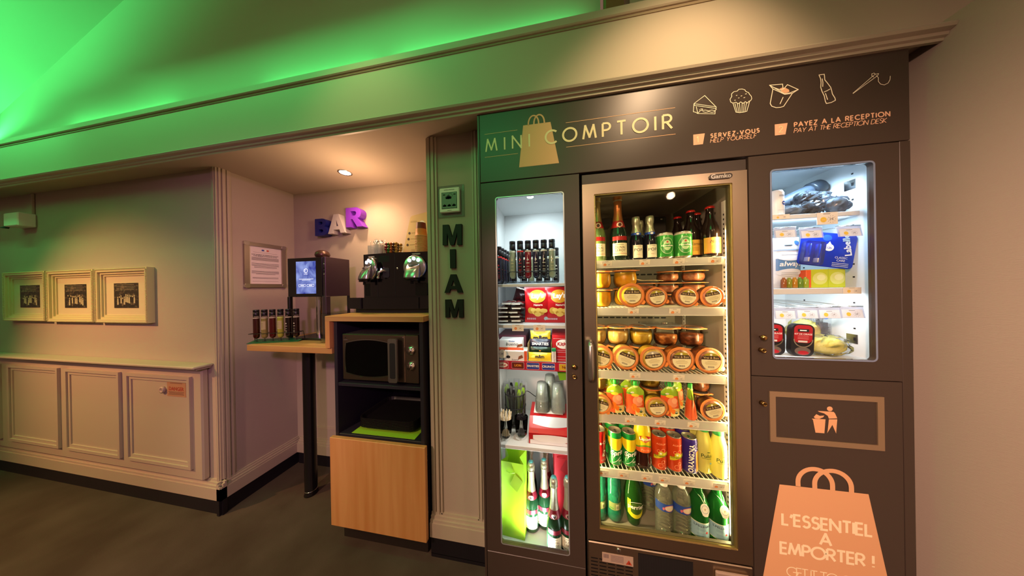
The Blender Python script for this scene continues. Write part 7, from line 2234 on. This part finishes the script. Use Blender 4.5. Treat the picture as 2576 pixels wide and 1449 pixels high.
crumple((1.086, 0.090, 1.698), 0.038, 0.032, 0.034, 'grey striped film pack near the end of the top toiletries shelf', 5, GK, mat('grey_fabric', '#5c6672', 0.6))

# hygiene shelf (z 1.413)
t = thing('towel_pack', 'white and blue sanitary towel pouch with script lettering', 'packet', (0.935, 0.112, 1.414))
padw = mat('pad_pack_white', '#dfe4ea', 0.35)
padb = mat('pad_pack_blue', '#5a86b4', 0.35)
mb = pillow(0.100, 0.205, 0.05, 12, 18, 0.05, padw, None, None, 0.001)
mb.build('pouch', t)
sf2 = lambda u, v, w: (u, -0.026 * max(0.0, math.sin(PI * (u / 0.100 + .5))) ** 0.5 * max(0.0, math.sin(PI * min(1, max(0, (v / 0.205 - .05) / .9)))) ** 0.55 - 0.001 - w, v)
mb = MB()
patch(mb, -0.042, 0.042, 0.070, 0.118, padb, sf2, 0.0008, 14)
blob(mb, 0, 0.126, 0.042, 0.017, padw, sf2, 0.0014, 20)
blob(mb, 0, 0.062, 0.042, 0.015, padw, sf2, 0.0014, 20)
mb.text('always', 0.027, wht, lambda u, v, w: sf2(u, v + 0.096, w), 0.0024, 0.02, 1, 0.15)
patch(mb, -0.046, 0.046, 0.150, 0.156, mat('pad_slider', '#8c98a4', 0.4), sf2, 0.0010, 12)
for z in (0.060, 0.054, 0.132):
    patch(mb, -0.028, 0.028, z, z + 0.0014, mat('pad_slider', '#8c98a4', 0.4), sf2, 0.0020, 6)
blob(mb, 0.034, 0.182, 0.009, 0.010, mat('pad_blue_dot', '#3a6cc0', 0.4), sf2, 0.0014)
mb.flat(rrect(-0.014, 0.014, 0.170, 0.174, 0.002, 2), ink, sf2, 0.0016)
mb.build('print', t)
GO = 'amber little bottles below the towel pouch'
for k, (x, h) in enumerate(((0.906, '#8a4a1c'), (0.924, '#7c7a1c'), (0.942, '#a8701c'), (0.960, '#5c7a20'), (0.978, '#8c9a28'))):
    t = thing('sample_bottle', '%s little bottle before the towel pouch, %s along the shelf' % (['brown', 'olive', 'amber', 'green', 'yellow-green'][k], NTH[k]), 'bottle', (x, 0.082, 1.414), 0, GO)
    MB().lathe([(0, 0), (0.0078, 0), (0.0085, 0.003), (0.0085, 0.032), (0.004, 0.038), (0.004, 0.042), (0, 0.042)], mat('sample_' + h, h, 0.15), n=18).build('bottle', t)
# blister card of lip balms
t = thing('lip_balm_card', 'deep blue blister card of lip balm sticks hanging tilted on a hook', 'lip balm', (1.050, 0.085, 1.556), 0, None, Matrix.Rotation(0.16, 3, 'Y'))
lb_blue = mat('balm_blue', '#1230a8', 0.3)
fr_ = face()
MB().prism(rrect(-0.090, 0.088, -0.062, 0.070, 0.014), 0.0015, 0, lb_blue, fr_).build('card', t)
mb = MB()
mb.text('Labello', 0.030, wht, lambda u, v, w: fr_(u + 0.060, v + 0.030, w), 0.0022, 0.03, 1, 0, PI / 2 + 0.25)
mb.flat([(0.004 + 0.016 * math.sin(a), 0.014 + 0.014 * math.cos(a) + (0.010 if k == 0 else 0)) for k, a in enumerate([i * PI / 8 for i in range(16)])], wht, fr_, 0.002)
mb.text('12h', 0.012, lb_blue, lambda u, v, w: fr_(u + 0.004, v + 0.012, w), 0.0026, 0.01)
mb.flat(disc(-0.006, 0.050, 0.015, 18, 0.012), mat('balm_mid_blue', '#2c5ad0', 0.35), fr_, 0.002)
mb.text('CLASSIC', 0.011, wht, lambda u, v, w: fr_(u + 0.048, v - 0.022, w), 0.002, 0.0)
mb.text('CARE', 0.011, wht, lambda u, v, w: fr_(u + 0.048, v - 0.033, w), 0.002, 0.0)
for k in range(3):
    mb.flat(rect(0.022, 0.074, -0.044 - 0.006 * k, -0.0425 - 0.006 * k), wht, fr_, 0.002)
mb.build('print', t)
mb = MB().prism(rrect(-0.084, -0.018, -0.060, 0.030, 0.010), 0.016, 0.0015, clear('blister_dome', 'c8d4ff', 0.3, 0.1, '8aa0f0'), fr_)
mb.build('blister', t)
for x in (-0.066, -0.036):
    mb = MB().lathe([(0, -0.050), (0.0075, -0.050), (0.0075, -0.034)], wht, n=16, ms=[wht, wht])
    mb.lathe([(0.0075, -0.034), (0.0075, 0.020), (0, 0.022)], lb_blue, n=16)
    mb.v = [(a + x, b - 0.0088, c) for a, b, c in mb.v]
    mb.build('balm_stick', t)
def tissue_front(mb, fr):
    for x in (0.030, 0.086):
        mb.flat(disc(x, 0.036, 0.024, 20, 0.024), mat('tissue_pale', '#d8e07c', 0.5), fr, 0.0004)
        mb.flat(disc(x + 0.004, 0.040, 0.014, 16, 0.012), mat('tissue_paler', '#e6eaa8', 0.5), fr, 0.0007)
    mb.flat(rect(0.056, 0.0575, 0, 0.074), mat('tissue_edge', '#a8bc2c', 0.5), fr, 0.0006)
carton('tissue_box', 'yellow-green pack of tissues under the blue lip balm card', 1.004, 1.116, 0.092, 0.17, 1.4135, 1.486, mat('tissue_lime', '#c2d02c', 0.4), tissue_front)
carton('plaster_box', 'small orange box between the towel pouch and the tissues', 0.986, 1.003, 0.088, 0.16, 1.4135, 1.484, mat('box_orange', '#e2602a', 0.45))

# sewing and sponge compartment (z 1.147)
Z = 1.148
GSP = 'yellow sponges in clear bags'
sponge_m = mat('yellow_sponge', '#ead85c', 0.8, bump=((200, 200, 200), 0.5, 0.004))
crumple((1.050, 0.092, Z), 0.066, 0.046, 0.040, 'yellow sponge in clear film lying at the front of its compartment', 8, GSP, sponge_m, None, 'bath_sponge', 'sponge')
crumple((1.030, 0.165, Z + 0.018), 0.066, 0.045, 0.062, 'yellow sponge in clear film behind the front sponge', 9, GSP, sponge_m, Matrix.Rotation(0.35, 3, 'Y'), 'bath_sponge', 'sponge')
def kit(loc, rotm, label, rest=True):
    t = thing('shoe_care_kit', label, 'kit', loc, 0, 'shoe care kits in the toiletries cabinet', rotm)
    fr_ = face()
    mb = MB()
    out = rrect(-0.037, 0.037, 0, 0.125, 0.022, 6)
    mb.prism(out, 0.020, 0.0, mat('kit_black', '#17151a', 0.35), fr_)
    mb.build('case', t)
    mb = MB()
    mb.flat(rrect(-0.030, 0.030, 0.052, 0.121, 0.016, 5), mat('kit_red', '#a81420', 0.35), fr_, 0.0206)
    mb.text('KIT DE CIRAGE', 0.0085, wht, lambda u, v, w: fr_(u, v + 0.086, w), 0.0212, 0.01)
    mb.flat(rect(-0.018, 0.018, 0.095, 0.106), ink, fr_, 0.0210)
    mb.flat(rect(-0.012, 0.010, 0.0985, 0.1025), wht, fr_, 0.0214)
    for z in (0.078, 0.072, 0.067):
        mb.flat(rect(-0.018, 0.018, z, z + 0.0014), mat('print_pale_red', '#e08a88', 0.5), fr_, 0.0212)
    mb.flat(rect(-0.016, 0.014, 0.054, 0.061), mat('kit_barcode', '#d0c8c0', 0.5), fr_, 0.0212)
    mb.build('label', t)
    mb = MB()
    mb.strokes([[(0.030 * math.cos(a), 0.066 + 0.030 * math.sin(a)) for a in [PI + PI * k / 14 for k in range(15)]]], 0.0018, chrome, fr_, 0.0216)
    mb.flat(disc(0, 0.020, 0.026, 20, 0.016), mat('kit_window', '#6a5a50', 0.3), fr_, 0.0206)
    mb.flat(disc(0.002, 0.014, 0.018, 16, 0.008), mat('kit_red', '#a81420', 0.35), fr_, 0.0211)
    mb.build('window', t)
kit((0.951, 0.088, Z), Matrix.Rotation(0.05, 3, 'Y'), 'black shoe care kit with a red label standing at the front')
kit((0.868, 0.100, Z), Matrix.Rotation(-0.25, 3, 'Z'), 'black shoe care kit cut off by the door frame')
kit((0.868, 0.175, Z), Matrix.Rotation(-0.1, 3, 'Z'), 'black shoe care kit behind the one at the door frame')
t = thing('yellow_cloth_pack', 'yellow polishing cloth folded between the two shoe care kits', 'cloth', (0.906, 0.150, Z))
pillow(0.060, 0.100, 0.030, 8, 10, 0.08, mat('yellow_cloth', '#d8a81c', 0.7, bump=((90, 90, 90), 0.4, 0.003)), None, mat('kit_red', '#a81420', 0.35)).build('pack', t)
t = thing('comb_packet', 'clear packet with a comb and a blue hang dot, hanging on a hook', 'packet', (1.085, 0.135, 1.170))
pillow(0.055, 0.13, 0.014, 8, 10, 0.05, film).build('film_bag', t)
mb = MB()
mb.box(-0.014, 0.012, -0.003, 0.003, 0.012, 0.10, mat('comb_mauve', '#8c7476', 0.4), 0.001)
for k in range(16):
    mb.box(0.012, 0.022, -0.001, 0.001, 0.014 + k * 0.0053, 0.016 + k * 0.0053, mat('comb_mauve', '#8c7476', 0.4))
mb.build('comb', t)
MB().prism([(0.009 * math.cos(a), 0.125 + 0.010 * math.sin(a)) for a in [k * PI / 8 for k in range(16)]], 0.009, 0.007, mat('pad_blue_dot', '#3a6cc0', 0.4), face()).build('hang_dot', t)

# ------------------------------------------------------------------ price tags
star_ink = mat('tag_ink', '#4a4440', 0.6)
def price_tag(x, y, z, label, group, w=0.036, h=0.026, orange='#e88a4a', rotm=None, rz=0.0):
    key = ('tag', w, h, orange)
    if key in JARS:
        return dup(JARS[key], (x, y, z), label, rz, group, rotm)
    t = thing('price_tag', label, 'price tag', (x, y, z), rz, group, rotm)
    MB().prism(rect(-w / 2, w / 2, -h / 2, h / 2), 0.0008, 0, mat('tag_card', '#ece2d2', 0.5), face()).build('card', t)
    mb = MB()
    mb.flat(disc(-w * 0.19, -h * 0.10, h * 0.22, 18), mat('tag_disc_' + orange, orange, 0.5), face(), 0.0011)
    mb.flat(rect(-w * 0.27, -w * 0.11, -h * 0.13, -h * 0.08), mat('tag_disc_print', '#f2bc84', 0.5), face(), 0.0014)
    mb.text('2\u20ac', h * 0.30, star_ink, face(w * 0.20, -h * 0.08, 0), 0.0012)
    for k in range(10):
        a = k * PI / 5
        mb.flat(disc(w * 0.20 + h * 0.27 * math.cos(a), -h * 0.08 + h * 0.27 * math.sin(a), h * 0.025, 6), star_ink, face(), 0.0012)
    mb.flat(rect(-w * 0.2, w * 0.14, h * 0.36, h * 0.40), star_ink, face(), 0.0012)
    mb.build('print', t)
    JARS[key] = t
    return t
GT_ = 'price tags on the fridge shelves'
tilt = Matrix.Rotation(0.22, 3, 'X')
for z, xs, nm in ((1.545, ((0.231, 'under the gold-foiled champagne'), (0.381, 'under the small champagne bottles'), (0.510, 'under the beer cans'), (0.640, 'under the ale bottles')), 'top fridge shelf'),
                  (1.340, ((0.334, 'under the largest lying jar'), (0.492, 'under the gap between lying jars')), 'second fridge shelf'),
                  (1.067, ((0.336, 'under the strongly tilted jar label'), (0.503, 'under the straight jar label')), 'middle fridge shelf'),
                  (0.876, ((0.314, 'below the second pouch'), (0.430, 'below the lying jar of the pouches'), (0.553, 'below the edge-on pouch')), 'pouch shelf'),
                  (0.640, ((0.201, 'below the cola can'), (0.284, 'below the lemon-lime cans'), (0.376, 'below the iced tea'), (0.443, 'below the citrus cans'), (0.534, 'below the violet can'), (0.640, 'below the lemon drinks')), 'soft drink shelf')):
    for x, l in xs:
        price_tag(x, 0.0388, z - 0.0165, 'price tag with an orange disc %s, %s' % (l, nm), GT_, 0.042, 0.028, rotm=tilt)
price_tag(0.254, 0.034, 0.382, 'price tag at the fridge floor before the pear-shaped bottle', GT_, 0.042, 0.028, '#e8a84a', tilt)
price_tag(0.588, 0.034, 0.382, 'price tag at the fridge floor before the green tagged bottles', GT_, 0.042, 0.028, '#e8a84a', tilt)
price_tag(-0.163, 0.044, 1.248, 'price tag with an orange disc below the foil snack bars', 'price tags in the narrow cabinet', 0.030 * 1.8, 0.030)
price_tag(-0.064, 0.044, 1.248, 'price tag with an orange disc below the crisp packet in full view', 'price tags in the narrow cabinet', 0.030 * 1.8, 0.030)
GTT = 'price tags in the toiletries cabinet'
price_tag(1.018, 0.048, 1.674, 'price tag with a yellow disc on the top toiletries shelf', GTT, 0.064, 0.045, '#e8c040')
price_tag(0.872, 0.048, 1.690, 'blank-looking white tag below the deodorant', GTT, 0.056, 0.018, '#e8c040')
price_tag(1.090, 0.048, 1.402, 'price tag with a yellow disc under the tissues', GTT, 0.054, 0.024, '#e8c040')
def hook_tag(x, z, label, zb):
    t = thing('hook_price_tag', label, 'price tag', (x, 0.045, z), 0, GTT)
    mb = MB()
    mb.prism(rect(-0.036, 0.036, -0.040, 0.0), 0.0012, 0, clear('tag_holder', 'e6ecf8', 0.08, 0.5, 'd8e0f4', 0.1), lambda u, v, w: (u + v * 0.2, -w + 0.004 * 0 - v * -0.35, v))
    mb.tube([(-0.036, 0, 0.001), (0.036, 0, 0.001)], 0.0028, milky, 8)
    mb.build('holder', t)
    fr_ = lambda u, v, w: (u + (v - 0.024) * 0.2, (v - 0.024) * 0.35 - 0.0015 - w, v - 0.024)
    mb = MB()
    mb.flat(rect(-0.031, 0.031, -0.015, 0.014), mat('tag_card_cool', '#dfe2ec', 0.5), fr_, 0.0)
    mb.flat(disc(-0.012, -0.003, 0.0068, 16), mat('tag_disc_#e8c040', '#e8c040', 0.5), fr_, 0.0005)
    mb.text('2\u20ac', 0.009, star_ink, lambda u, v, w: fr_(u + 0.012, v - 0.003, w), 0.0006)
    for k in range(10):
        a = k * PI / 5
        mb.flat(disc(0.012 + 0.0085 * math.cos(a), -0.003 + 0.0075 * math.sin(a), 0.0008, 6), star_ink, fr_, 0.0006)
    mb.flat(rect(-0.010, 0.008, 0.009, 0.0102), star_ink, fr_, 0.0006)
    mb.build('card', t)
    mb = MB().tube([(0, 0.0, 0.002), (0, 0.12, zb - z - 0.02), (0, 0.322, zb - z - 0.02)], 0.0018, chrome, 6)
    mb.build('hook_arm', t)
for x, z, l in ((0.880, 1.646, 'above the towel pouch'), (0.962, 1.640, 'between the pouch and the lip balm'), (1.078, 1.640, 'over the blue lip balm card')):
    hook_tag(x, z, 'clear hook tag with a price card hanging %s' % l, 1.668)
for x, z, l in ((0.876, 1.338, 'above the door-frame shoe kit'), (0.946, 1.340, 'above the front shoe kit'), (1.014, 1.341, 'above the sponges'), (1.082, 1.343, 'above the comb packet')):
    hook_tag(x, z, 'clear hook tag with a price card hanging %s' % l, 1.372)
